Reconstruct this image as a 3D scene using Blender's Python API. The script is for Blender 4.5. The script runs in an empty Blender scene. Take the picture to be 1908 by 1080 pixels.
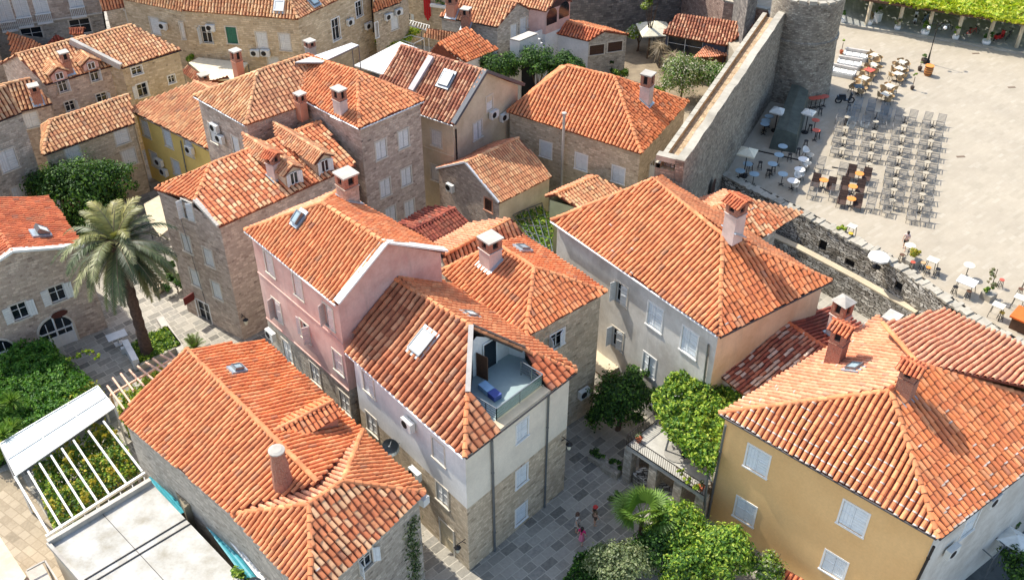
import bpy, math, random
import numpy as np
from mathutils import Vector, Matrix
random.seed(7)
RNG = np.random.default_rng(11)
SC = bpy.context.scene
COL = SC.collection
# ------------------------------------------------------------------ camera model
F, TH, RO, CH = 1900.0, math.radians(38), math.radians(.25), 46.0
ct, st, cr, sr = math.cos(TH), math.sin(TH), math.cos(RO), math.sin(RO)
PZ = 4.0                                   # level of the square above the alleys
def ray(px, py):
    x = (px-954)/F; u = -(py-540)/F
    x, u = x*cr-u*sr, x*sr+u*cr
    return Vector((x, ct+u*st, -st+u*ct))
EYE = Vector((0, 0, CH))
def P(px, py, z=0.0):
    R = ray(px, py); t = (z-CH)/R.z
    return Vector((R.x*t, R.y*t, z))
def Pv(px, py, A, B):
    """point of the sight line on the vertical plane through A and B"""
    n = Vector((B.y-A.y, A.x-B.x, 0)); R = ray(px, py)
    t = n.dot(Vector((A.x, A.y, 0)) - Vector((0, 0, 0)))/n.dot(R)
    return EYE + R*t
def pxy(v):
    Z = v.z-CH; w = v.y*ct-Z*st; x = v.x/w; u = (v.y*st+Z*ct)/w
    x, u = x*cr+u*sr, -x*sr+u*cr
    return 954+x*F, 540-u*F
def ztop(b, py):
    lo, hi = b.z-3, b.z+40
    for _ in range(50):
        m = (lo+hi)/2
        if pxy(Vector((b.x, b.y, m)))[1] > py: lo = m
        else: hi = m
    return lo
# ------------------------------------------------------------------ colours, materials
def L(c):
    return tuple((v/255/12.92 if v/255 <= .04045 else ((v/255+.055)/1.055)**2.4) for v in c)
def C4(c): return (*L(c), 1)
MAT = {}
class N:
    def __init__(s, name):
        s.m = bpy.data.materials.new(name); s.m.use_nodes = True
        s.t = s.m.node_tree; s.b = s.t.nodes['Principled BSDF']
    def n(s, ty, **k):
        o = s.t.nodes.new(ty)
        for a, v in k.items():
            if a[0] == '_': o.inputs[a[1:].replace('_', ' ')].default_value = v
            else: setattr(o, a, v)
        return o
    def l(s, a, b): s.t.links.new(a, b)
    def ramp(s, fac, stops):
        r = s.n('ShaderNodeValToRGB'); e = r.color_ramp.elements
        while len(e) < len(stops): e.new(.5)
        for i, (p, c) in enumerate(stops):
            e[i].position = p; e[i].color = c if len(c) == 4 else (*c, 1)
        s.l(fac, r.inputs[0]); return r.outputs[0]
    def mix(s, a, b, fac, bt='MIX'):
        m = s.n('ShaderNodeMix', data_type='RGBA', blend_type=bt)
        for v, i in ((fac, 0), (a, 6), (b, 7)):
            if hasattr(v, 'is_linked'): s.l(v, m.inputs[i])
            else: m.inputs[i].default_value = v
        return m.outputs[2]
    def noise(s, vec, scale, detail=4, rough=.6):
        o = s.n('ShaderNodeTexNoise', _Scale=scale, _Detail=detail, _Roughness=rough)
        if vec is not None: s.l(vec, o.inputs['Vector'])
        return o.outputs['Fac']
    def bump(s, h, strength, dist=.03):
        o = s.n('ShaderNodeBump', _Strength=strength, _Distance=dist)
        s.l(h, o.inputs['Height']); s.l(o.outputs[0], s.b.inputs['Normal'])
    def obj(s): return s.n('ShaderNodeTexCoord').outputs['Object']
    def uv(s): return s.n('ShaderNodeTexCoord').outputs['UV']
def plain(name, c, rough=.6, metal=0, var=.12, scale=3):
    if name in MAT: return MAT[name]
    k = N(name); v = k.noise(k.obj(), scale)
    lo = tuple(x*(1-var) for x in L(c)); hi = tuple(min(1, x*(1+var)) for x in L(c))
    k.l(k.ramp(v, [(.3, lo), (.7, hi)]), k.b.inputs['Base Color'])
    k.b.inputs['Roughness'].default_value = rough; k.b.inputs['Metallic'].default_value = metal
    MAT[name] = k.m; return k.m
def plaster(name, c, stain=.25, c2=None, rough=.85):
    k = N(name); o = k.obj()
    a = k.noise(o, .55, 6, .65); b = k.noise(o, 7, 5, .7)
    mp = k.n('ShaderNodeMapping'); mp.inputs['Scale'].default_value = (2.2, 2.2, .22); k.l(o, mp.inputs[0])
    s_ = k.noise(mp.outputs[0], 1.3, 5, .7)                        # streaks that run down the wall
    base = L(c); dk = L(c2) if c2 else tuple(x*(1-stain*1.6) for x in base)
    col = k.ramp(a, [(.32, dk), (.58, base), (.8, tuple(min(1, x*1.06) for x in base))])
    col = k.mix(col, (*[x*(1-stain) for x in base], 1), k.ramp(s_, [(.52, (0, 0, 0)), (.78, (.8, .8, .8))]))
    col = k.mix(col, k.ramp(b, [(.3, (.82, .82, .82)), (.7, (1, 1, 1))]), .6, 'MULTIPLY')
    k.l(col, k.b.inputs['Base Color']); k.b.inputs['Roughness'].default_value = rough
    k.bump(b, .25, .02); MAT[name] = k.m; return k.m
def stone(name, c1, c2, mortar, w=.42, h=.2, warp=.05, bump=.7, msize=.018, dark=None):
    """rubble or ashlar masonry in the wall's own metre UV"""
    k = N(name); uv = k.uv()
    nz = k.n('ShaderNodeTexNoise', _Scale=2.2, _Detail=3); k.l(uv, nz.inputs['Vector'])
    sub = k.n('ShaderNodeVectorMath', operation='SUBTRACT'); sub.inputs[1].default_value = (.5, .5, .5); k.l(nz.outputs['Color'], sub.inputs[0])
    sc = k.n('ShaderNodeVectorMath', operation='SCALE'); sc.inputs['Scale'].default_value = warp*3; k.l(sub.outputs[0], sc.inputs[0])
    add = k.n('ShaderNodeVectorMath', operation='ADD'); k.l(uv, add.inputs[0]); k.l(sc.outputs[0], add.inputs[1])
    def br(bw, rh, off):
        b = k.n('ShaderNodeTexBrick', offset=off, squash=.7, squash_frequency=3)
        for nm, v in (('Scale', 1), ('Mortar Size', msize), ('Mortar Smooth', .35), ('Bias', 0), ('Brick Width', bw), ('Row Height', rh)): b.inputs[nm].default_value = v
        b.inputs['Color1'].default_value = (0, 0, 0, 1); b.inputs['Color2'].default_value = (1, 1, 1, 1); b.inputs['Mortar'].default_value = (.5, .5, .5, 1)
        k.l(add.outputs[0], b.inputs['Vector']); return b
    b1 = br(w, h, .5); b2 = br(w*1.7, h*2, .37)
    v = k.mix(b1.outputs['Color'], b2.outputs['Color'], .35)
    n2 = k.noise(add.outputs[0], 9, 5, .7); n3 = k.noise(uv, .35, 5, .6)
    v = k.mix(v, n2, .4)
    A, B = L(c1), L(c2); D = L(dark) if dark else tuple(x*.45 for x in A)
    col = k.ramp(v, [(.16, D), (.3, A), (.55, tuple((x+y)/2 for x, y in zip(A, B))), (.74, B)])
    col = k.mix(col, C4(mortar), b1.outputs['Fac'])
    col = k.mix(col, k.ramp(n3, [(.3, (.76, .74, .72)), (.62, (1, 1, 1))]), .7, 'MULTIPLY')
    k.l(col, k.b.inputs['Base Color']); k.b.inputs['Roughness'].default_value = .9
    inv = k.n('ShaderNodeMath', operation='SUBTRACT'); inv.inputs[0].default_value = 1; k.l(b1.outputs['Fac'], inv.inputs[1])
    ad = k.n('ShaderNodeMath', operation='MULTIPLY_ADD'); k.l(n2, ad.inputs[0]); ad.inputs[1].default_value = .9; k.l(inv.outputs[0], ad.inputs[2])
    k.bump(ad.outputs[0], bump, .05); MAT[name] = k.m; return k.m
def tinted(name, rough=.8, noise=.35, nscale=6, trans=0, spec=.3, bump=0, moss=None):
    """colour comes from the face attribute 'tint' (each tile or leaf its own), weathered by noise"""
    k = N(name); a = k.n('ShaderNodeAttribute', attribute_name='tint').outputs['Color']
    o = k.obj(); nz = k.noise(o, nscale, 5, .7); big = k.noise(o, .9, 7, .75)
    col = k.mix(a, k.ramp(nz, [(.25, (1-noise,)*3), (.7, (1.0,)*3)]), 1.0, 'MULTIPLY')
    if moss: col = k.mix(col, C4(moss), k.ramp(big, [(.5, (0, 0, 0)), (.75, (.55, .55, .55))]))
    k.l(col, k.b.inputs['Base Color']); k.b.inputs['Roughness'].default_value = rough
    k.b.inputs['Specular IOR Level'].default_value = spec
    if bump: k.bump(nz, bump, .01)
    if trans:
        tb = k.n('ShaderNodeBsdfTranslucent'); mx = k.n('ShaderNodeMixShader'); mx.inputs[0].default_value = trans
        k.l(k.mix(col, (1.25, 1.3, .55, 1), 1.0, 'MULTIPLY'), tb.inputs[0]); k.l(k.b.outputs[0], mx.inputs[1]); k.l(tb.outputs[0], mx.inputs[2])
        k.l(mx.outputs[0], k.t.nodes['Material Output'].inputs[0])
    MAT[name] = k.m; return k.m
def paving(name, cols, joint, bw, rh, rot, msize=.02, bump=.4, uvmap=False, wear=.5, off=.5, jf=1.0):
    k = N(name); o = k.obj()
    mp = k.n('ShaderNodeMapping'); mp.inputs['Rotation'].default_value = (0, 0, rot); k.l(o, mp.inputs[0])
    b = k.n('ShaderNodeTexBrick', offset=off, squash=.75, squash_frequency=2)
    for nm, v in (('Scale', 1), ('Mortar Size', msize), ('Mortar Smooth', .3), ('Bias', 0), ('Brick Width', bw), ('Row Height', rh)): b.inputs[nm].default_value = v
    b.inputs['Color1'].default_value = (0, 0, 0, 1); b.inputs['Color2'].default_value = (1, 1, 1, 1); b.inputs['Mortar'].default_value = (.5, .5, .5, 1)
    k.l(mp.outputs[0], b.inputs['Vector'])
    v = k.mix(b.outputs['Color'], k.noise(o, 5, 6, .7), .45)
    col = k.ramp(v, [(.2+i*.6/max(1, len(cols)-1), L(c)) for i, c in enumerate(cols)])
    mk = k.n('ShaderNodeMath', operation='MULTIPLY'); mk.inputs[1].default_value = jf; k.l(b.outputs['Fac'], mk.inputs[0])
    col = k.mix(col, C4(joint), mk.outputs[0])
    col = k.mix(col, k.ramp(k.noise(o, .25, 6, .65), [(.3, (1-wear*.5,)*3), (.65, (1, 1, 1))]), .8, 'MULTIPLY')
    k.l(col, k.b.inputs['Base Color']); k.b.inputs['Roughness'].default_value = .8
    inv = k.n('ShaderNodeMath', operation='SUBTRACT'); inv.inputs[0].default_value = 1; k.l(b.outputs['Fac'], inv.inputs[1])
    k.bump(inv.outputs[0], bump, .02); MAT[name] = k.m; return k.m
def shutter_mat(name, c, horiz=False):
    k = N(name); uv = k.uv(); w = k.n('ShaderNodeTexWave', bands_direction='Y' if horiz else 'X', _Scale=3.2 if horiz else 1.7, _Distortion=.1)
    k.l(uv, w.inputs['Vector']); nz = k.noise(k.obj(), 4, 5, .7)
    base = L(c)
    col = k.ramp(nz, [(.3, tuple(x*.82 for x in base)), (.65, base)])
    col = k.mix(col, (*[x*.72 for x in base], 1), k.ramp(w.outputs['Fac'], [(.0, (1, 1, 1)), (.09, (0, 0, 0))]))
    k.l(col, k.b.inputs['Base Color']); k.b.inputs['Roughness'].default_value = .5
    k.bump(w.outputs['Fac'], .5, .02); MAT[name] = k.m; return k.m
def glass_dark(name, c=(28, 36, 42), rough=.12):
    k = N(name); k.b.inputs['Base Color'].default_value = C4(c); k.b.inputs['Roughness'].default_value = rough
    k.b.inputs['Specular IOR Level'].default_value = .6; MAT[name] = k.m; return k.m
TILE = tinted('roof_tiles', .85, .26, 5, bump=.3, moss=(132, 108, 84))
UNDER = plain('tile_channels', (112, 58, 40), .9, 0, .3)
LEAF = tinted('leaves', .55, .25, 3, trans=.3, spec=.35)
PALM = tinted('palm_fronds', .5, .3, 3, trans=.18, spec=.4)
BARK = plain('bark', (92, 72, 54), .95, 0, .35, 9)
WHITE = plain('white_paint', (228, 226, 218), .5, 0, .06)
TRIM = plain('stone_trim', (206, 196, 178), .8, 0, .12, 6)
SHUT = shutter_mat('white_shutter', (226, 226, 220))
SHUTP = shutter_mat('pinkish_shutter', (224, 208, 198))
SHUTB = shutter_mat('pale_blue_shutter', (226, 232, 232))
SHUTL = shutter_mat('louvred_shutter', (226, 230, 228), True)
SHUTG = shutter_mat('green_shutter', (28, 104, 84))
SHUTD = shutter_mat('brown_shutter', (72, 44, 34), True)
CREAM = shutter_mat('cream_boards', (214, 196, 160), True)
GLASS = glass_dark('window_glass')
ROOFGLASS = glass_dark('skylight_glass', (150, 168, 172), .08)
BLIND = plain('skylight_blind', (214, 214, 206), .45, 0, .06)
DARK = plain('dark_inside', (22, 22, 24), .9)
METAL = plain('grey_metal', (120, 124, 126), .4, .6)
DMETAL = plain('dark_metal', (44, 42, 42), .5, .5)
ZINC = plain('zinc_flashing', (168, 178, 182), .4, .3)
GUT = plain('white_gutter', (214, 216, 214), .45, .1)
BGUT = plain('dark_gutter', (70, 66, 64), .5, .2)
ACW = plain('ac_casing', (216, 216, 208), .5, 0, .05)
WOODB = plain('brown_wood', (92, 62, 42), .7, 0, .3, 8)
WOODL = plain('light_wood', (196, 156, 112), .7, 0, .2, 8)
CONC = plaster('pale_concrete', (196, 188, 174), .25)
CONCW = plaster('white_concrete', (228, 228, 222), .16)
PINKR = plaster('pale_pink_render', (222, 202, 188), .2)
TERRA = plain('terracotta', (176, 92, 58), .8, 0, .15)
BRICKC = stone('chimney_brick', (150, 84, 62), (186, 116, 88), (176, 140, 118), .26, .075, .01, .4)
# ------------------------------------------------------------------ mesh builder
class MB:
    def __init__(s): s.v = []; s.f = []; s.uv = []; s.mi = []; s.tint = []
    def face(s, pts, uv=None, mi=0, tint=None):
        b = len(s.v); s.v += [tuple(p) for p in pts]; s.f.append(tuple(range(b, b+len(pts))))
        s.uv.append(uv if uv else [(0, 0)]*len(pts)); s.mi.append(mi); s.tint.append(tint or (.5, .5, .5))
    def quad(s, o, a, b, mi=0, u0=0, v0=0, tint=None):
        la, lb = a.length, b.length
        s.face([o, o+a, o+a+b, o+b], [(u0, v0), (u0+la, v0), (u0+la, v0+lb), (u0, v0+lb)], mi, tint)
    def obox(s, o, a, b, c, mi=0, tint=None):
        """box from corner o with edge vectors a, b, c (right handed)"""
        if a.cross(b).dot(c) < 0: a, b = b, a
        s.quad(o, b, a, mi, tint=tint); s.quad(o+c, a, b, mi, tint=tint)
        s.quad(o, a, c, mi, tint=tint); s.quad(o+b, c, a, mi, tint=tint)
        s.quad(o, c, b, mi, tint=tint); s.quad(o+a, b, c, mi, tint=tint)
    def box(s, cx, cy, z0, sx, sy, sz, ang=0, mi=0, tint=None):
        a = Vector((math.cos(ang)*sx, math.sin(ang)*sx, 0)); b = Vector((-math.sin(ang)*sy, math.cos(ang)*sy, 0))
        s.obox(Vector((cx, cy, z0))-a/2-b/2, a, b, Vector((0, 0, sz)), mi, tint)
    def bar(s, p, q, w, h=None, mi=0, tint=None):
        p, q = Vector(p), Vector(q); d = q-p
        if d.length < 1e-5: return
        up = Vector((0, 0, 1)) if abs(d.normalized().z) < .95 else Vector((1, 0, 0))
        a = d.cross(up).normalized()*w; b = a.cross(d).normalized()*(h or w)
        s.obox(p-a/2-b/2, a, b, d, mi, tint)
    def tube(s, pts, rad, n=8, mi=0, cap=True, tint=None):
        pts = [Vector(p) for p in pts]; rad = rad if isinstance(rad, (list, tuple)) else [rad]*len(pts)
        rings = []; prev = None
        for i, p in enumerate(pts):
            d = (pts[min(i+1, len(pts)-1)]-pts[max(i-1, 0)]).normalized()
            if prev is None:
                up = Vector((0, 0, 1)) if abs(d.z) < .9 else Vector((1, 0, 0)); a = d.cross(up).normalized()
            else: a = (prev-d*prev.dot(d)).normalized()
            prev = a; b = d.cross(a)
            rings.append([p+(a*math.cos(2*math.pi*k/n)+b*math.sin(2*math.pi*k/n))*rad[i] for k in range(n)])
        for i in range(len(rings)-1):
            for k in range(n):
                j = (k+1) % n
                s.face([rings[i][k], rings[i][j], rings[i+1][j], rings[i+1][k]], None, mi, tint)
        if cap: s.face(rings[0][::-1], None, mi, tint); s.face(rings[-1], None, mi, tint)
    def lathe(s, c, prof, n=16, mi=0, tint=None):
        c = Vector(c); R = [[c+Vector((r*math.cos(2*math.pi*k/n), r*math.sin(2*math.pi*k/n), z)) for k in range(n)] for r, z in prof]
        for i in range(len(R)-1):
            for k in range(n):
                j = (k+1) % n; q = 6.28*max(prof[i][0], .2)/n; s.face([R[i][k], R[i][j], R[i+1][j], R[i+1][k]], [(k*q, prof[i][1]), (k*q+q, prof[i][1]), (k*q+q, prof[i+1][1]), (k*q, prof[i+1][1])], mi, tint)
        if prof[-1][0] > .001: s.face(R[-1], None, mi, tint)
        if prof[0][0] > .001: s.face(R[0][::-1], None, mi, tint)
    def prism(s, poly, z0, z1, mi=0, uvs=True):
        n = len(poly); lo = [Vector((p[0], p[1], z0)) for p in poly]; hi = [Vector((p[0], p[1], z1)) for p in poly]
        s.face(hi, [(p.x, p.y) for p in hi], mi); s.face(lo[::-1], [(p.x, p.y) for p in lo[::-1]], mi)
        u = 0
        for i in range(n):
            j = (i+1) % n; d = (lo[j]-lo[i]).length
            s.face([lo[i], lo[j], hi[j], hi[i]], [(u, z0), (u+d, z0), (u+d, z1), (u, z1)], mi); u += d
    def add_np(s, V, Fq, T):
        b = len(s.v); s.v += V.tolist() if hasattr(V, 'tolist') else V
        s.f += (Fq+b).tolist(); s.uv += [None]*len(Fq); s.mi += [0]*len(Fq); s.tint += T.tolist()
def link(o, parent=None):
    COL.objects.link(o)
    if parent is not None: o.parent = parent
    return o
def origin(o):
    x = Vector((0, 0, 0))
    while o is not None: x += o.location; o = o.parent
    return x
def obj(name, mb, mats, parent=None, smooth=False, base=None, tint=False):
    """link the builder's faces as ONE mesh object; coordinates are world ones unless base is given"""
    off = origin(parent) if parent is not None else Vector((0, 0, 0))
    loc = Vector((0, 0, 0))
    if base is not None: loc = Vector(base)-off; off = Vector(base)
    V = np.array(mb.v, dtype=np.float64).reshape(-1, 3)-np.array(off)
    me = bpy.data.meshes.new(name); me.from_pydata(V.tolist(), [], mb.f)
    if any(u is not None for u in mb.uv):
        ul = me.uv_layers.new(name='UVMap'); flat = []
        for f, u in zip(mb.f, mb.uv):
            flat += [c for p in (u or [(0, 0)]*len(f)) for c in p]
        ul.data.foreach_set('uv', flat)
    if not isinstance(mats, (list, tuple)): mats = [mats]
    for m in mats: me.materials.append(m)
    if len(mats) > 1: me.polygons.foreach_set('material_index', mb.mi)
    if tint:
        at = me.attributes.new('tint', 'FLOAT_COLOR', 'FACE')
        at.data.foreach_set('color', np.concatenate([np.array(mb.tint), np.ones((len(mb.tint), 1))], 1).ravel())
    if smooth: me.polygons.foreach_set('use_smooth', [True]*len(me.polygons))
    me.update()
    o = bpy.data.objects.new(name, me); o.location = loc
    return link(o, parent)
def tag(o, label=None, cat=None, group=None, kind=None):
    for k, v in (('label', label), ('category', cat), ('group', group), ('kind', kind)):
        if v: o[k] = v
    return o
def empty(name, loc, label, cat, group=None, rz=0):
    o = bpy.data.objects.new(name, None); o.empty_display_size = .3
    o.location = Vector(loc); o.rotation_euler = (0, 0, rz); link(o)
    return tag(o, label, cat, group)
def copy_tree(o, parent=None):
    c = o.copy(); link(c); c.parent = parent
    for ch in [x for x in o.children]: copy_tree(ch, c)
    return c
# ------------------------------------------------------------------ roof tiles
PAL = {
 'orange': [(229, 140, 93), (222, 135, 90), (234, 148, 101), (215, 129, 86), (236, 156, 107), (225, 143, 97)],
 'deep': [(215, 122, 82), (207, 116, 81), (221, 129, 88), (199, 112, 78), (226, 138, 96)],
 'fresh': [(234, 142, 91), (239, 147, 96), (229, 136, 89), (241, 153, 104), (223, 133, 89), (243, 164, 115)],
 'tan': [(225, 165, 117), (230, 175, 129), (215, 150, 107), (235, 184, 139), (206, 141, 102), (221, 158, 114)],
 'ridgebrown': [(196, 122, 86), (188, 114, 80), (206, 134, 96), (178, 106, 74), (212, 146, 108)],
 'tanred': [(226, 158, 115), (231, 169, 124), (218, 148, 108), (236, 179, 134), (210, 143, 105)],
 'mixed': [(226, 134, 91), (237, 177, 133), (217, 126, 86), (234, 151, 105), (239, 185, 142), (221, 131, 89)],
 'brown': [(178, 112, 85), (165, 103, 79), (199, 139, 108), (154, 95, 75), (211, 158, 125)],
 'mottle': [(192, 117, 91), (215, 174, 150), (171, 96, 76), (228, 197, 176), (160, 90, 73), (203, 133, 104)],
 'darkred': [(159, 79, 62), (142, 69, 57), (172, 91, 71), (133, 66, 55)],
 'salmon': [(229, 147, 112), (234, 155, 119), (224, 141, 105), (237, 161, 125)],
}
PALN = {k: np.array([L(c) for c in v])*np.array([1.0, .97, .9] if k in ('fresh', 'deep') else [1.0, 1.06, 1.02]) for k, v in PAL.items()}
def newell(p):
    n = Vector((0, 0, 0))
    for i in range(len(p)):
        a, b = p[i], p[(i+1) % len(p)]
        n += Vector(((a.y-b.y)*(a.z+b.z), (a.z-b.z)*(a.x+b.x), (a.x-b.x)*(a.y+b.y)))
    n.normalize()
    return n if n.z > 0 else -n
def pitch_of(poly): return math.degrees(math.acos(newell(poly).z))
def tile_slope(mb, poly, pal='orange', pitch=.29, LEN=.40, mort=0.0, wob=1.0, skirt=.13):
    poly = [Vector(p) for p in poly]; n = newell(poly)
    up = (Vector((0, 0, 1))-n*n.z).normalized(); u = up.cross(n).normalized()
    O = sum(poly, Vector((0, 0, 0)))/len(poly)
    q = [((p-O).dot(u), (p-O).dot(up)) for p in poly]
    flat = [O+u*a+up*b for a, b in q]
    fl = flat if (flat[1]-flat[0]).cross(flat[2]-flat[1]).dot(n) > 0 else flat[::-1]
    mb.face(fl, None, 1, (.5, .5, .5))
    dn = Vector((0, 0, -skirt))
    for i in range(len(flat)):
        a, b = flat[i], flat[(i+1) % len(flat)]
        mb.face([a, b, b+dn, a+dn], None, 1)
    us = [a for a, b in q]; vmin = min(b for a, b in q); umin, umax = min(us), max(us)
    ncol = max(1, round((umax-umin)/pitch)); pc = (umax-umin)/ncol
    T = []
    for i in range(ncol):
        uc = umin+(i+.5)*pc; xs = []
        for k in range(len(q)):
            (a0, b0), (a1, b1) = q[k], q[(k+1) % len(q)]
            if (a0 <= uc) != (a1 <= uc): xs.append(b0+(b1-b0)*(uc-a0)/(a1-a0))
        xs.sort(); cj = random.gauss(0, .02*wob)
        for v0, v1 in zip(xs[::2], xs[1::2]):
            k = math.floor((v0-vmin)/LEN)
            while vmin+k*LEN < v1:
                lo, hi = max(v0, vmin+k*LEN+cj), min(v1, vmin+(k+1)*LEN+cj); k += 1
                if hi-lo < .07: continue
                if lo <= v0+1e-6: lo -= .05
                T.append((uc, lo, hi, lo-vmin))
    if not T: return
    T = np.array(T); m = len(T)
    uc = T[:, 0]+RNG.normal(0, .007*wob, m); lo = T[:, 1]+RNG.normal(0, .010*wob, m)-.05; hi = T[:, 2]
    skew = RNG.normal(0, .008*wob, m); lift = np.abs(RNG.normal(0, .005*wob, m))
    ang = np.linspace(0, math.pi, 6); ca, sa = np.cos(ang), np.sin(ang)
    rb, rt = pc*.38, pc*.35
    rings = []
    for (vv, rr, off, du) in ((lo, rb, .027+lift, skew), (lo+.075, rb*.99, .025+lift, skew*.7), (hi, rt, .004, -skew)):
        U = (uc+du)[:, None]+ca[None]*rr; H = sa[None]*rr*1.02+np.broadcast_to(np.asarray(off), (m,))[:, None]; VV = np.repeat(vv[:, None], 6, 1)
        rings.append((U, VV, H))
    U = uc[:, None]+skew[:, None]+ca[None]*rb*.8; H = sa[None]*rb*.62+0*U; rings.insert(0, (U, np.repeat((lo+.004)[:, None], 6, 1), H))
    Uu, Vv, Hh = (np.stack([r[i] for r in rings], 1) for i in range(3))        # m,4,6
    un, upn, nn, On = map(np.array, (u, up, n, O)); ph = RNG.uniform(0, 6.28, 3)
    sag = .035*np.sin(.9*Uu+ph[0])*np.sin(1.1*Vv+ph[1])+.022*np.sin(2.3*Uu+1.3*Vv+ph[2]); Hh = Hh+sag+.012; Uu = Uu+.02*np.sin(1.6*Vv+.7*Uu+ph[1])
    V = On+Uu[..., None]*un+Vv[..., None]*upn+Hh[..., None]*nn
    idx = []
    for r in range(3):
        for k in range(5): idx.append((r*6+k, r*6+k+1, (r+1)*6+k+1, (r+1)*6+k))
    idx = np.array(idx)[:, ::-1]
    Fq = (idx[None]+np.arange(m)[:, None, None]*24).reshape(-1, 4)
    p = PALN[pal]; col = p[RNG.integers(0, len(p), m)]*RNG.uniform(.86, 1.1, (m, 1))
    old = RNG.random(m) < .03; col[old] = col[old]*.6+np.array([.25, .2, .15])*.4
    tt = np.repeat(col[:, None], 15, 1)
    if mort:
        pr = mort*np.clip(1.15-T[:, 3]/2.6, .06, 1)
        w = RNG.random(m) < pr
        tt[w, 5:10] = np.array(L((222, 206, 190)))*RNG.uniform(.75, 1.05, (w.sum(), 1, 1))
    mb.add_np(V.reshape(-1, 3), Fq, tt.reshape(-1, 3))
def ridge_caps(mb, p, q, pal='orange', r=.145, ln=.42, lift=.05):
    p, q = Vector(p), Vector(q); d = q-p
    if d.z < 0: p, q = q, p; d = -d
    n = max(1, round(d.length/ln)); dd = d.normalized(); a = dd.cross(Vector((0, 0, 1))).normalized(); b = a.cross(dd)
    P_ = PALN[pal]
    for i in range(n):
        s0, s1 = p+d*(i/n)-dd*.06, p+d*((i+1)/n)
        c = tuple(P_[random.randrange(len(P_))]*random.uniform(.85, 1.1)); j = random.gauss(0, .012)
        R = []
        for cpt, rr, off in ((s0, r*.8, lift-.02), (s0, r*1.06, lift+.035), (s1, r*.9, lift)):
            R.append([cpt+a*(math.cos(t)*rr+j)+b*(math.sin(t)*rr*.8+off-.05) for t in (math.radians(x) for x in (-15, 20, 55, 90, 125, 160, 195))])
        for k in range(2):
            for m in range(6): mb.face([R[k][m], R[k+1][m], R[k+1][m+1], R[k][m+1]], None, 0, c)
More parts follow.
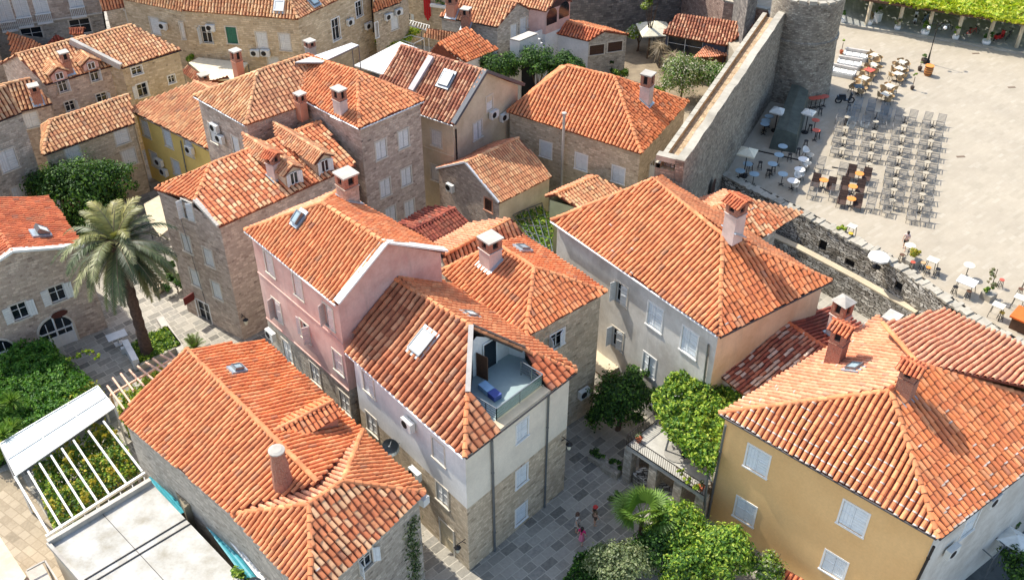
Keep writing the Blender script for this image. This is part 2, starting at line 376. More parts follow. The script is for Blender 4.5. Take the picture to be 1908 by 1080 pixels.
# ------------------------------------------------------------------ houses
def inset(poly, d):
    n = len(poly); out = []
    for i in range(n):
        a, b, c = poly[i-1], poly[i], poly[(i+1) % n]
        t1 = (b-a).normalized(); t2 = (c-b).normalized()
        n1 = Vector((-t1.y, t1.x)); n2 = Vector((-t2.y, t2.x))
        k = 1+n1.dot(n2); out.append(b+(n1+n2)*(d/max(k, .3)))
    return out
class House:
    def __init__(s, name, label, corners, ze, ins=.22, zb=0.0, group=None, cat='house'):
        s.ze, s.zb = ze, zb
        s.C = [Vector((c.x, c.y, ze)) for c in corners]
        s.fp = inset([Vector((c.x, c.y)) for c in corners], ins)
        m = sum(s.fp, Vector((0, 0)))/len(s.fp)
        s.root = empty(name, (m.x, m.y, zb), label, cat, group)
        s.hol = [[] for _ in s.fp]; s.slopes = []; s.caps = []; s.extra = []; s.roofobj = None
    def wall(s, i):
        a, b = s.fp[i], s.fp[(i+1) % len(s.fp)]; t = (b-a); ln = t.length; t = t/ln
        return Vector((a.x, a.y, 0)), Vector((t.x, t.y, 0)), Vector((t.y, -t.x, 0)), ln
    def hit(s, i, px, py):
        a, t, n, ln = s.wall(i); w = Pv(px, py, a, a+t); return (w-a).dot(t), w.z
    def opening(s, i, u, z, w, h): s.hol[i].append((u-w/2, z-h/2, u+w/2, z+h/2))
    def slope(s, *pts, pal=None, **k): s.slopes.append(([Vector(p) for p in pts], pal, k))
    def roof(s, pal='orange', name='roof', **kw):
        mb = MB()
        for p, pl, k in s.slopes: tile_slope(mb, p, pl or pal, **{**kw, **k})
        s.roofobj = obj(name, mb, [TILE, UNDER], s.root, tint=True)
        s.all = getattr(s, 'all', [])+[p for p, _, _ in s.slopes]
        if s.caps:
            for a, b in s.caps: mc = MB(); ridge_caps(mc, a, b, pal); obj('ridge_tiles', mc, TILE, s.roofobj, tint=True)
        s.slopes, s.caps = [], []
    def roofhit(s, px, py):
        R = ray(px, py); best = None
        for p in s.all:
            n = newell(p); t = (p[0]-EYE).dot(n)/R.dot(n); w = EYE+R*t
            ins = False
            for k in range(len(p)):
                a, b = p[k], p[(k+1) % len(p)]
                if (a.y > w.y) != (b.y > w.y) and w.x < (b.x-a.x)*(w.y-a.y)/(b.y-a.y)+a.x: ins = not ins
            if ins and (best is None or t < best[0]): best = (t, w, n)
        if best is None:
            p = min(s.all, key=lambda p: abs((p[0]-EYE).dot(newell(p))/R.dot(newell(p))-50)); n = newell(p)
            best = (0, EYE+R*((p[0]-EYE).dot(n)/R.dot(n)), n)
        return best[1], best[2]
    def walls(s, mats, split=None, gables={}, top=0.0, name='wall', side={}):
        """mats: one material or [upper, lower] with split height; gables: side -> roof peak point(s)"""
        mats = mats if isinstance(mats, list) else [mats]; mb = MB(); U0 = 0
        for i in range(len(s.fp)):
            a, t, n, ln = s.wall(i); hs = s.hol[i]; zt = s.ze-.03+top
            us = sorted({0, ln, *[x for h in hs for x in (h[0], h[2])]}); zs = sorted({s.zb-.3, zt, *([split] if split else []), *[x for h in hs for x in (h[1], h[3])]})
            us = [x for x in us if 0 <= x <= ln]; zs = [x for x in zs if s.zb-.3 <= x <= zt]
            for u0, u1 in zip(us, us[1:]):
                for z0, z1 in zip(zs, zs[1:]):
                    if u1-u0 < 1e-4 or z1-z0 < 1e-4: continue
                    um, zm = (u0+u1)/2, (z0+z1)/2
                    if any(h[0] < um < h[2] and h[1] < zm < h[3] for h in hs): continue
                    mi = 1 if (split and zm < split and len(mats) > 1) else side.get(i, 0)
                    z = Vector((0, 0, 1))
                    mb.face([a+t*u0+z*z0, a+t*u1+z*z0, a+t*u1+z*z1, a+t*u0+z*z1], [(U0+u0, z0), (U0+u1, z0), (U0+u1, z1), (U0+u0, z1)], mi)
            D = n*-.22
            for h in hs:
                z = Vector((0, 0, 1)); A, B, Cc, Dd = a+t*h[0]+z*h[1], a+t*h[2]+z*h[1], a+t*h[2]+z*h[3], a+t*h[0]+z*h[3]
                mi = 1 if (split and h[3] < split+.3 and len(mats) > 1) else side.get(i, 0)
                for p, q in ((A, B), (B, Cc), (Cc, Dd), (Dd, A)):
                    mb.face([p, p+D, q+D, q], [(0, 0), (0, .22), ((q-p).length, .22), ((q-p).length, 0)], mi)
            if i in gables:
                pk = gables[i] if isinstance(gables[i], list) else [gables[i]]
                pts = [(0, zt), (ln, zt)]+[((p-a).dot(t), p.z-.1) for p in pk]
                mb.face([a+t*x+Vector((0, 0, zz)) for x, zz in pts], [(U0+x, zz) for x, zz in pts], side.get(i, 0))
            U0 += ln
        obj(name, mb, mats, s.root)
    def local(s, i, u, z, d=0):
        a, t, n, ln = s.wall(i); return a+t*u+n*d+Vector((0, 0, z))
    def window(s, i, px, py, w=.95, h=1.45, kind='closed', mat=None, trim=None, ang=(0, 0), frame=True, arch=False, part='window', uz=None):
        u, z = uz if uz else s.hit(i, px, py); a, t, n, ln = s.wall(i); Z = Vector((0, 0, 1))
        w = min(w, max(.3, 2*(u-.1), .3)) if u < w/2 else w
        s.opening(i, u, z, w, h); mat = mat or SHUT; trim = trim or TRIM
        c = s.local(i, u, z)
        mb = MB(); fw = .1
        o = c-t*(w/2)-Z*(h/2)
        if frame:
            mb.obox(o-t*fw-n*.02, t*fw, n*.05, Z*h); mb.obox(o+t*w-n*.02, t*fw, n*.05, Z*h)
            mb.obox(o-t*fw+Z*h-n*.02, t*(w+2*fw), n*.055, Z*fw)
        mb.obox(o-t*(fw+.04)-Z*.09-n*.02, t*(w+2*fw+.08), n*.1, Z*.088)
        ob = obj(part, mb, trim, s.root, base=c)
        m2 = MB(); m2.quad(o-n*.2, t*w, Z*h)
        obj('pane', m2, GLASS if kind != 'closed' else DARK, ob)
        def leaf(side, ang, depth):
            hg = o+(t*0 if side < 0 else t*w)+n*depth; dirv = (t if side < 0 else -t); r = math.radians(ang)
            e = dirv*math.cos(r)+n*math.sin(r); th = (n*math.cos(r)-dirv*math.sin(r))
            lw = w/2-.006; m = MB(); m.obox(hg+Z*.01, e*lw, th*.035, Z*(h-.02))
            q = hg+Z*.01+th*.035
            for zz in (.12, h*.5, h-.2): m.obox(q+Z*zz+e*.02, e*(lw-.04), th*.018, Z*.075)
            obj('shutter', m, mat, ob)
        if kind == 'closed':
            leaf(-1, ang[0], -.07); leaf(1, ang[1], -.07)
        elif kind == 'open':
            leaf(-1, 172, .045); leaf(1, 172, .045)
        elif kind == 'swung':
            leaf(-1, ang[0], -.02); leaf(1, ang[1], -.02)
        if kind in ('open', 'swung', 'glass'):
            m = MB(); f = .055; b = o-n*.15
            for q, e1, e2 in ((b, t*w, Z*f), (b+Z*(h-f), t*w, Z*f), (b+Z*f, t*f, Z*(h-2*f)), (b+t*(w-f)+Z*f, t*f, Z*(h-2*f)), (b+t*(w/2-f/2)+Z*f, t*f, Z*(h-2*f))): m.obox(q, e1, n*.05, e2)
            m.obox(b+Z*(h*.6)+n*.01, t*w, n*.03, Z*.035)
            obj('sash', m, WHITE, ob)
        return ob
    def ac(s, i, px, py, w=.85, dark=False):
        u, z = s.hit(i, px, py); a, t, n, ln = s.wall(i); c = s.local(i, u, z); Z = Vector((0, 0, 1)); mb = MB()
        o = c-t*(w/2)-Z*.3+n*.1; mb.obox(o, t*w, n*.3, Z*.6)
        mb.obox(c-t*.3-Z*.38, t*.05, n*.4, Z*.05); mb.obox(c+t*.25-Z*.38, t*.05, n*.4, Z*.05)
        ob = obj('air_conditioner', mb, ACW, s.root, base=c)
        m = MB(); cc = c+n*.405-t*.12; k = 14
        m.face([cc+(t*math.cos(2*math.pi*j/k)+Z*math.sin(2*math.pi*j/k))*.22 for j in range(k)])
        m.tube([cc+(t*math.cos(2*math.pi*j/12)+Z*math.sin(2*math.pi*j/12))*.23 for j in range(13)], .014, 4)
        obj('fan_grille', m, DMETAL, ob); return ob
    def pipe(s, pts, r=.055, mat=None, part='drainpipe'):
        """pts: (side, px, py[, z]) on a wall; the run follows the wall face"""
        w = []
        for i, px, py, z in pts:
            u, zz = s.hit(i, px, py); w.append(s.local(i, u, z if z is not None else zz, r+.03))
        mb = MB(); mb.tube(w, r, 8)
        for a, b in zip(w, w[1:]):
            for k in (.25, .75): c = a.lerp(b, k); mb.lathe((c.x, c.y, c.z-.03), [(r+.02, 0), (r+.02, .06)], 8)
        return obj(part, mb, mat or METAL, s.root)
    def gutter(s, edges, mat=None, r=.06):
        mb = MB()
        for a, b in edges:
            a, b = Vector(a), Vector(b); d = (b-a).normalized(); n = Vector((d.y, -d.x, 0)); n.normalize()
            if n.dot(Vector((*(sum(s.fp, Vector((0, 0)))/len(s.fp)), 0))-a) > 0: n = -n
            off = n*.1-Vector((0, 0, .09)); mb.tube([a+off, b+off], r, 8)
        return obj('gutter', mb, mat or GUT, s.root)
    def skylight(s, px, py, w=.7, h=.95, mat=None, up=.1, tilt=0):
        c, n = s.roofhit(px, py); upv = (Vector((0, 0, 1))-n*n.z).normalized(); t = upv.cross(n)
        mb = MB(); o = c+n*.1-t*(w/2)-upv*(h/2); f = .075
        n2 = (n-upv*tilt).normalized() if tilt else n; up2 = (upv+n*tilt).normalized() if tilt else upv
        mb.obox(o-t*.1-upv*.2, t*(w+.2), n*.14, upv*(h+.4), 1)
        for q, e1, e2 in ((o, t*w, up2*f), (o+up2*(h-f), t*w, up2*f), (o+up2*f, t*f, up2*(h-2*f)), (o+t*(w-f)+up2*f, t*f, up2*(h-2*f))): mb.obox(q, e1, n2*(.19+up), e2, 0)
        ob = obj('skylight', mb, [METAL if mat else WHITE, ZINC], s.root, base=c)
        m = MB(); m.quad(o+t*f+up2*f+n2*(.16+up), t*(w-2*f), up2*(h-2*f)); obj('pane', m, mat or BLIND, ob)
        return ob
    def chimney(s, bx, by, tx, ty, w=.55, kind='slab', mat=None, d=None, part='chimney', base=None):
        c, n = (base, None) if base is not None else s.roofhit(bx, by); zt = ztop(c, ty); ang = math.atan2(*(s.wall(0)[1].yx)); d = d or w
        mat = mat or CONC; mb = MB(); H = zt-c.z; Z = Vector((0, 0, 1))
        A = Vector((math.cos(ang), math.sin(ang), 0)); B = Vector((-A.y, A.x, 0))
        def bx_(m, z0, sx, sy, sz, mi=0): m.box(c.x, c.y, z0, sx, sy, sz, ang, mi)
        if kind == 'round':
            mb.lathe((c.x, c.y, c.z-.4), [(w*.62, 0), (w*.6, .7), (w*.5, .8+(H-.6)*.35), (w*.56, .8+(H-.6)*.4), (w*.46, H*.8+.2), (w*.42, H+.28)], 14)
            ob = obj(part, mb, mat, s.root, base=c); m = MB(); m.lathe((c.x, c.y, zt-.12), [(w*.5, 0), (w*.5, .07), (w*.3, .13)], 14); obj('chimney_cap', m, CONC, ob)
        else:
            cap = .34 if kind in ('slab', 'tent', 'pyramid') else .12
            bx_(mb, c.z-.5, w, d, H*.55+.5)
            bx_(mb, c.z+H*.55, w*1.12, d*1.12, .06)
            q = c.z+H*.55+.06; hh = zt-.12-q if kind == 'slab' else zt-.3-q
            bx_(mb, q, w*1.0, d*1.0, hh*.25, 1)
            for sx in (-1, 1):
                for sy in (-1, 1):
                    cc = c+A*(sx*w*.36)+B*(sy*d*.36); mb.box(cc.x, cc.y, q+hh*.25, w*.3, d*.3, hh*.75, ang, 1)
            for sx, sy in ((1, 0), (-1, 0), (0, 1), (0, -1)):
                cc = c+A*(sx*w*.3)+B*(sy*d*.3)
            ob = obj(part, mb, [mat, BRICKC], s.root, base=c); m = MB(); bx_(m, q+hh*.25, w*.7, d*.7, hh*.7); obj('flue', m, DARK, ob)
            m = MB()
            if kind == 'slab': bx_(m, zt-.1, w*1.2, d*1.2, .1); obj('chimney_cap', m, CONC, ob)
            elif kind == 'pyramid':
                z0 = zt-.3; k = .62
                pts = [c+A*(x*w*k)+B*(y*d*k) for x, y in ((-1, -1), (1, -1), (1, 1), (-1, 1))]; pts = [Vector((p.x, p.y, z0)) for p in pts]
                for i in range(4): m.face([pts[i], pts[(i+1) % 4], Vector((c.x, c.y, zt))])
                m.face(pts[::-1]); obj('chimney_cap', m, CONC, ob)
            else:
                z0 = zt-.32; k = .72; r0 = Vector((c.x, c.y, zt-.05)); e = A*(w*.78)
                for sgn in (-1, 1):
                    lo1, lo2 = r0+B*(sgn*d*k)-e-Z*.3, r0+B*(sgn*d*k)+e-Z*.3
                    tile_slope(m, [lo1, lo2, r0+e, r0-e] if sgn < 0 else [lo2, lo1, r0-e, r0+e], 'deep', .2, .36, skirt=.05)
                ridge_caps(m, r0-e, r0+e, 'deep', .09); obj('chimney_cap', m, [TILE, UNDER], ob, tint=True)
        if n is not None and kind != 'round':
            up = (Z-n*n.z).normalized(); t = up.cross(n); m = MB(); m.obox(c+n*.08-t*(w*.68)-up*(w*.72), t*(w*1.36), n*.07, up*(w*1.36)); obj('flashing', m, ZINC, ob)
        return ob
    def band(s, i, z, u0, u1, h=.1, d=.04, mat=None, part='string_course'):
        a, t, n, ln = s.wall(i); mb = MB(); mb.obox(s.local(i, u0, z)-n*.02, t*(u1-u0), n*(d+.02), Vector((0, 0, h))); return obj(part, mb, mat or TRIM, s.root)
def plane_z(p, x, y):
    n = newell(p); return p[0].z-(n.x*(x-p[0].x)+n.y*(y-p[0].y))/n.z
# ------------------------------------------------------------------ leaves
GREENS = {'dark': [(38, 66, 26), (52, 84, 32), (66, 100, 40), (44, 74, 30)], 'mid': [(70, 108, 38), (92, 130, 46), (56, 92, 34), (112, 148, 56)],
          'bright': [(140, 170, 50), (166, 190, 62), (112, 150, 44), (186, 200, 80), (88, 126, 38)], 'lime': [(176, 190, 48), (196, 204, 60), (150, 176, 44), (214, 212, 84)],
          'olive': [(122, 136, 88), (146, 156, 108), (98, 114, 70), (166, 172, 128)], 'yellow': [(196, 180, 60), (176, 170, 58), (120, 140, 50), (214, 190, 76)],
          'flower': [(206, 204, 176), (150, 160, 100), (104, 128, 62), (226, 218, 196), (128, 146, 80)], 'dry': [(150, 132, 104), (126, 110, 84), (172, 156, 128)],
          'hedge': [(74, 122, 38), (94, 144, 46), (58, 102, 32), (120, 160, 56)]}
GN = {k: np.array([L(c) for c in v]) for k, v in GREENS.items()}
def leaf_pts(mb, pts, nrm, size, pal, asp=.55):
    m = len(pts); a = RNG.normal(size=(m, 3)); a -= nrm*(a*nrm).sum(1, keepdims=True); a /= np.linalg.norm(a, axis=1, keepdims=True)
    b = np.cross(nrm, a); s = size*RNG.uniform(.6, 1.35, (m, 1))
    V = np.stack([pts-a*s*.5, pts+b*s*asp*.5+nrm*s*.06, pts+a*s*.5-nrm*s*.1, pts-b*s*asp*.5+nrm*s*.06], 1)
    p = np.concatenate([GN[k] for k in pal.split('+')]); col = p[RNG.integers(0, len(p), m)]*RNG.uniform(.8, 1.15, (m, 1))
    mb.add_np(V.reshape(-1, 3), np.arange(m*4).reshape(m, 4), col)
def blob(mb, c, r, n, size, pal, flat=.35, asp=.55):
    """leaves through an uneven ellipsoid made of many clumps, denser outside"""
    c = np.array(c); r = np.array(r); k = max(5, int(n/90)); d = RNG.normal(size=(k, 3)); d /= np.linalg.norm(d, axis=1, keepdims=True)
    d[:, 2] = np.where(d[:, 2] < -.5, -d[:, 2], d[:, 2])
    cc = c+d*r*RNG.uniform(.35, .86, (k, 1)); cr_ = RNG.uniform(.2, .4, k)*r.mean()
    w = RNG.integers(0, k, n); e = RNG.normal(size=(n, 3)); e /= np.linalg.norm(e, axis=1, keepdims=True)
    pts = cc[w]+e*cr_[w][:, None]*RNG.uniform(.4, 1.1, (n, 1))*np.array([1, 1, .8])
    nr = e*.7+d[w]*.6+np.array([0, 0, flat])+RNG.normal(size=(n, 3))*.45; nr /= np.linalg.norm(nr, axis=1, keepdims=True)
    leaf_pts(mb, pts, nr, size, pal, asp)
def mat_sheet(mb, poly, z0, z1, n, size, pal, zfun=None, asp=.6, lump=.25):
    """leaves spread over a polygon seen from above (vine roofs, hedges, ground cover)"""
    xs = np.array([[p[0], p[1]] for p in poly]); lo, hi = xs.min(0), xs.max(0); out = []
    ks = RNG.uniform(lo, hi, (max(6, int(n/60)), 2)); kz = RNG.uniform(0, 1, len(ks))
    while len(out) < n:
        q = RNG.uniform(lo, hi, (n, 2))
        ins = np.zeros(n, bool)
        for i in range(len(xs)):
            a, b = xs[i], xs[(i+1) % len(xs)]
            cnd = (a[1] > q[:, 1]) != (b[1] > q[:, 1])
            ins ^= cnd & (q[:, 0] < (b[0]-a[0])*(q[:, 1]-a[1])/(b[1]-a[1]+1e-9)+a[0])
        out += q[ins].tolist()
    q = np.array(out[:n]); d2 = ((q[:, None]-ks[None])**2).sum(2); w = d2.argmin(1); dm = np.sqrt(d2.min(1))
    top = z0+(z1-z0)*(.55+.45*kz[w]-lump*dm); z = z0+(np.maximum(top, z0+.05)-z0)*np.sqrt(RNG.random(n))
    pts = np.column_stack([q, z]); nr = np.column_stack([(q-ks[w])*.8, np.ones(n)*.8])+RNG.normal(size=(n, 3))*.45; nr /= np.linalg.norm(nr, axis=1, keepdims=True)
    leaf_pts(mb, pts, nr, size, pal, asp)
# ------------------------------------------------------------------ wall materials
ST_TAN = stone('tan_stone', (184, 164, 136), (228, 210, 180), (190, 174, 148), .36, .17)
ST_PINK = stone('pink_grey_stone', (174, 152, 134), (222, 202, 180), (188, 170, 152), .36, .17)
ST_GREY = stone('grey_stone', (164, 154, 138), (214, 204, 186), (176, 166, 150), .36, .16)
ST_WARM = stone('warm_stone', (194, 170, 134), (232, 212, 176), (200, 180, 150), .42, .19)
ST_FORT = stone('fortress_stone', (128, 118, 104), (188, 178, 158), (142, 132, 116), .3, .15, .1, 1.0, .02, (84, 76, 66))
ST_RUB = stone('rough_rubble', (138, 130, 116), (238, 232, 218), (74, 68, 58), .5, .2, .22, 1.0, .03, (54, 48, 42))
PL_WHITE = plaster('white_plaster', (232, 229, 221), .12)
PL_CREAM = plaster('cream_plaster', (214, 198, 168), .2, (190, 172, 142))
PL_PINK = plaster('faded_pink_plaster', (224, 186, 170), .26, (200, 152, 138))
PL_GREY = plaster('grey_plaster', (216, 211, 200), .28, (184, 176, 162))
PL_OCHRE = plaster('ochre_plaster', (232, 188, 126), .05, (226, 180, 118))
PL_YEL = plaster('yellow_plaster', (242, 210, 120), .06)
PL_GREEN = plaster('pale_green_plaster', (196, 198, 158), .15)
PL_SALM = plaster('salmon_plaster', (206, 146, 116), .15)
PL_BLUE = plaster('pale_blue_plaster', (198, 204, 206), .12)
def mid(a, b): return (a+b)/2
def perp(a, b):                     # unit horizontal vector left of a->b
    d = (b-a); d = Vector((d.x, d.y, 0)).normalized(); return Vector((-d.y, d.x, 0))
def Ppl(px, py, p0, n):
    R = ray(px, py); return EYE+R*((p0-EYE).dot(n)/R.dot(n))
def at(v, z): return Vector((v.x, v.y, z))
def slab(h, pts, z0, z1, mat, name):
    mb = MB(); mb.prism([(p.x, p.y) for p in pts], z0, z1); return obj(name, mb, mat, h.root)
def strip(h, p, q, w, t, mat, name, up=Vector((0, 0, 1))):
    """coping or board laid along p-q"""
    mb = MB(); mb.bar(p, q, w, t); return obj(name, mb, mat, h.root)
def dormer(h, px, py, w, hg, pal, wallm, shutter=None, rise=None, wz=.55, part='dormer'):
    c, n = h.roofhit(px, py); f = Vector((n.x, n.y, 0)).normalized(); t = Vector((-f.y, f.x, 0)); Z = Vector((0, 0, 1))
    rise = rise or w*.32; slp = math.tan(math.acos(n.z)); D = (hg+rise)/slp+.2; d1 = hg/slp+.15
    A, B = c-t*(w/2)-Z*.1, c+t*(w/2)-Z*.1; At, Bt = c-t*(w/2)+Z*hg, c+t*(w/2)+Z*hg; pk = c+Z*(hg+rise)
    mb = MB(); mb.face([A, B, Bt, pk, At], [(0, 0), (w, 0), (w, hg), (w/2, hg+rise), (0, hg)])
    for s, lo, hi in ((-1, A, At), (1, B, Bt)): mb.face([lo, hi, hi-f*d1], [(0, 0), (0, hg), (d1, hg)])
    ob = obj(part, mb, wallm, h.root, base=c); m = MB(); o = .16; sl = Z*(rise/(w/2)*o)
    tile_slope(m, [At-t*o-sl+f*o, At-t*o-sl-f*d1, pk-f*D, pk+f*o], pal, .24, .36, skirt=.08)
    tile_slope(m, [Bt+t*o-sl+f*o, Bt+t*o-sl-f*d1, pk-f*D, pk+f*o], pal, .24, .36, skirt=.08)
    ridge_caps(m, pk-f*D+Z*.02, pk+f*o+Z*.03, pal, .11, .36); obj('dormer_roof', m, [TILE, UNDER], ob, tint=True)
    ww, wh = w*.5, hg*.8; q = c+f*.03-t*(ww/2)+Z*.12; m = MB(); m.quad(q, t*ww, Z*wh); obj('pane', m, GLASS, ob)
    m = MB()
    for a0, e1, e2 in ((q, t*ww, Z*.05), (q+Z*(wh-.05), t*ww, Z*.05), (q, t*.05, Z*wh), (q+t*(ww-.05), t*.05, Z*wh), (q+t*(ww/2-.025), t*.05, Z*wh)): m.obox(a0+f*.001, e1, f*.06, e2)
    obj('sash', m, WHITE, ob)
    if shutter:
        for s in (-1, 1):
            e = (t*s*math.cos(math.radians(25))+f*math.sin(math.radians(25))); hgp = c+f*.06+t*(s*ww/2)+Z*.1
            m = MB(); m.obox(hgp, e*(ww*.5), e.cross(Z)*.04, Z*(wh)); obj('shutter', m, shutter, ob)
    return ob
def gable_house(*a, **k): return House(*a, **k)
# ------------------------------------------------------------------ 1 white house with the roof terrace
ze = 9.35; C = [P(647, 655, ze), P(866, 850, ze), P(1072, 691, ze)]; C.append(C[0]+C[2]-C[1]); C[3] = C[3]-perp(C[0], C[1])*0
h = H1 = House('terrace_house', 'white plastered house over stone with a terrace cut into its tiled roof corner', C, ze)
M = mid(C[1], C[2]); R1 = Pv(878, 608, M, M+C[0]-C[1]); R0 = Pv(735, 518, M, M+C[0]-C[1])
zz = (R1.z+R0.z)/2; R1, R0 = P(878, 608, zz), P(735, 518, zz)
Hc = C[1].lerp(R1, .47); E1 = C[1].lerp(C[2], .30); E2 = C[1].lerp(C[2], .757); X = C[2].lerp(R1, .5)
S_l = [C[0], C[1], R1, R0+(R0-R1)*.12]; S_b = [C[2], C[3], R0+(R0-R1)*.12, R1]
h.slope(*S_l, pal='ridgebrown', pitch=.38, LEN=.46, mort=.03); h.slope(*S_b, pitch=.36); h.slope(C[1], E1, Hc, pal='ridgebrown', pitch=.42); h.slope(E2, C[2], X, pal='deep', pitch=.4)
h.caps = [(C[1], Hc), (R1, R0), (C[2], R1)]; h.roof('orange')
SPL = h.hit(0, 860, 938)[1]
for px, py, hh in ((687, 716, 1.35), (817, 841, 1.45)): h.window(0, px, py, .95, hh, 'closed', ang=(0, 6))
for px, py in ((693, 790), (824, 921)): h.window(0, px, py, .95, 1.4, 'closed', ang=(4, 0))
for px, py in ((973, 801), (972, 886), (971, 956)): h.window(1, px, py, .85, 1.3, 'closed', SHUTB, WHITE)
d = h.window(0, 833, 1003, 1.15, 2.35, 'closed', CREAM, TRIM, part='door')
h.walls([PL_WHITE, ST_TAN, plaster('white_plaster_warm_lit', (236, 226, 204), .1)], split=SPL, side={1: 2})  # right side: same white plaster, with its warmer light put into the colour
h.gutter([(C[0], C[1])], GUT); h.gutter([(C[1], C[2])], BGUT, .05)
h.ac(0, 767, 786); h.ac(0, 780, 878)
h.pipe([(1, 914, 818, None), (1, 920, 1040, None)], .07, METAL); h.pipe([(1, 1020, 735, None), (1, 1012, 955, None)], .06, METAL)
a_, t_, n_, ln_ = h.wall(0); Z = Vector((0, 0, 1))
# terrace cut
zf = ze-.1
fl = [P(873, 746, zf), P(928, 793, zf), P(1021, 730, zf), P(978, 668, zf), P(948, 659, zf), P(881, 702, zf)]
terr = slab(h, fl, zf-.15, zf, plain('terrace_floor', (150, 166, 164), .5, 0, .06), 'terrace')
mb = MB()
def rise_wall(p, q):
    k = 8
    for i in range(k):
        a, b = p.lerp(q, i/k), p.lerp(q, (i+1)/k)
        za, zb = (min(plane_z(S_l, v.x, v.y), plane_z(S_b, v.x, v.y))-.06 for v in (a, b))
        mb.face([a, b, at(b, max(zb, zf)), at(a, max(za, zf))])
rise_wall(fl[5], fl[4]); rise_wall(fl[4], fl[3]); obj('terrace_wall', mb, PL_WHITE, terr)
mb = MB(); mb.bar(R1+Z*.06, Hc+Z*.06, .26, .24); obj('hip_beam', mb, plain('pale_beam', (176, 168, 158), .7), terr)
mb = MB(); mb.bar(R1-Z*.02, X-Z*.02, .12, .4); obj('eave_beam', mb, plain('dark_beam', (84, 68, 58), .7), terr)
mb = MB(); mb.bar(E1-Z*.02+perp(E1, E2)*.28, E2-Z*.02+perp(E1, E2)*.28, .6, .1); obj('terrace_ledge', mb, PL_CREAM, terr)
e = (fl[4]-fl[5]).normalized(); f = Vector((e.y, -e.x, 0)); f = f if f.y < 0 else -f
mb = MB(); mb.obox(fl[5].lerp(fl[4], .30)+f*.02, e*.85, f*.05, Z*1.75); obj('terrace_door', mb, GLASS, terr)
mb = MB(); q = fl[5].lerp(fl[4], .28)+f*.06; mb.bar(q, q+Z*1.85, .07); mb.bar(q+e*.95, q+e*.95+Z*1.85, .07); mb.bar(q+Z*1.82, q+e*.98+Z*1.82, .07); obj('door_frame', mb, WHITE, terr)
mb = MB(); q = fl[5].lerp(fl[4], .08)+f*.05; mb.obox(q, f*.7+e*.15, e*.05, Z*1.6); obj('open_door_leaf', mb, WOODB, terr)
G0, G1, G2, G3 = P(885, 737, zf+.95), P(925, 761, zf+.95), P(1011, 697, zf+.95), P(971, 673, zf+.95)
mb = MB()
for a, b in ((G0, G1), (G1, G2), (G2, G3)):
    mb.bar(a, b, .06, .05)
    for k in range(1, 5): mb.bar(a-Z*.17*k, b-Z*.17*k, .03)
    for k in (0, .5, 1): p = a.lerp(b, k); mb.bar(p, p-Z*.95, .045)
obj('railing', mb, METAL, terr)
mb = MB(); mb.obox(G1-Z*.9+perp(G1, G2)*.03, G2-G1, perp(G1, G2)*.02, Z*.8)
gp = N('green_glass'); gp.b.inputs['Base Color'].default_value = C4((96, 150, 128)); gp.b.inputs['Alpha'].default_value = .55; gp.b.inputs['Roughness'].default_value = .1
obj('glass_panel', mb, gp.m, terr)
mb = MB(); q = P(902, 733, zf+.02); u = (fl[1]-fl[0]).normalized(); v = Vector((-u.y, u.x, 0))
mb.obox(q-u*.5, u*.75, v*.5, Z*.3, 0); mb.obox(q+u*.28, u*.55, v*.5, Z*.3, 1); o = obj('lounger_mattress', mb, [plain('sky_blue_cloth', (150, 186, 214)), plain('navy_cloth', (62, 80, 150))])
tag(o, 'blue and navy cushion lying on the terrace cut into the tiled roof', 'cushion')
h.skylight(790, 641, 1.0, 1.35, BLIND, .1); h.skylight(874, 591, .6, .75, BLIND, .03)
def dish(h, i, px, py, r, part='satellite_dish', d=.55, yaw=.5):
    u, z = h.hit(i, px, py); a, t, n, ln = h.wall(i); c = h.local(i, u, z, d); ax = (n*.6+t*yaw+Vector((0, 0, .45))).normalized()
    e1 = ax.cross(Vector((0, 0, 1))).normalized(); e2 = ax.cross(e1); mb = MB(); rings = []
    for k in range(4): rr = r*k/3; rings.append([c+(e1*math.cos(j*math.pi/9)+e2*math.sin(j*math.pi/9))*rr+ax*(rr*rr*.45/r) for j in range(18)])
    for k in range(3):
        for j in range(18): mb.face([rings[k][j], rings[k][(j+1) % 18], rings[k+1][(j+1) % 18], rings[k+1][j]])
    ob = obj(part, mb, plain('dish_grey', (96, 104, 104), .5, .2), h.root, smooth=True); m = MB()
    m.bar(c, h.local(i, u, z-.1, .02), .05); m.bar(c-e2*r*.9, c+ax*r*1.1-e2*r*.2, .03); m.box(*(c+ax*r*1.1-e2*r*.2), .1, .1, .1); obj('dish_arm', m, METAL, ob)
dish(h, 0, 745, 822, .5)
def lantern(h, i, px, py, out=.55):
    u, z = h.hit(i, px, py); b = h.local(i, u, z+.75, 0); a, t, n, ln = h.wall(i); e = b+n*out; mb = MB()
    mb.tube([b-Z*.35, b+n*out*.4-Z*.02, e], .025, 6); mb.tube([b, e], .02, 6); mb.bar(e, e-Z*.15, .02)
    ob = obj('wall_lantern', mb, DMETAL, h.root, base=b); m = MB(); m.lathe(e-Z*.62, [(.09, 0), (.17, .36), (.17, .38)], 6); obj('lamp_glass', m, plain('frosted_glass', (220, 214, 190), .3), ob)
    m = MB(); m.lathe(e-Z*.25, [(.21, 0), (.05, .14), (.02, .2)], 6); obj('lamp_hood', m, DMETAL, ob)
lantern(h, 0, 868, 1020); lantern(h, 1, 1046, 830)
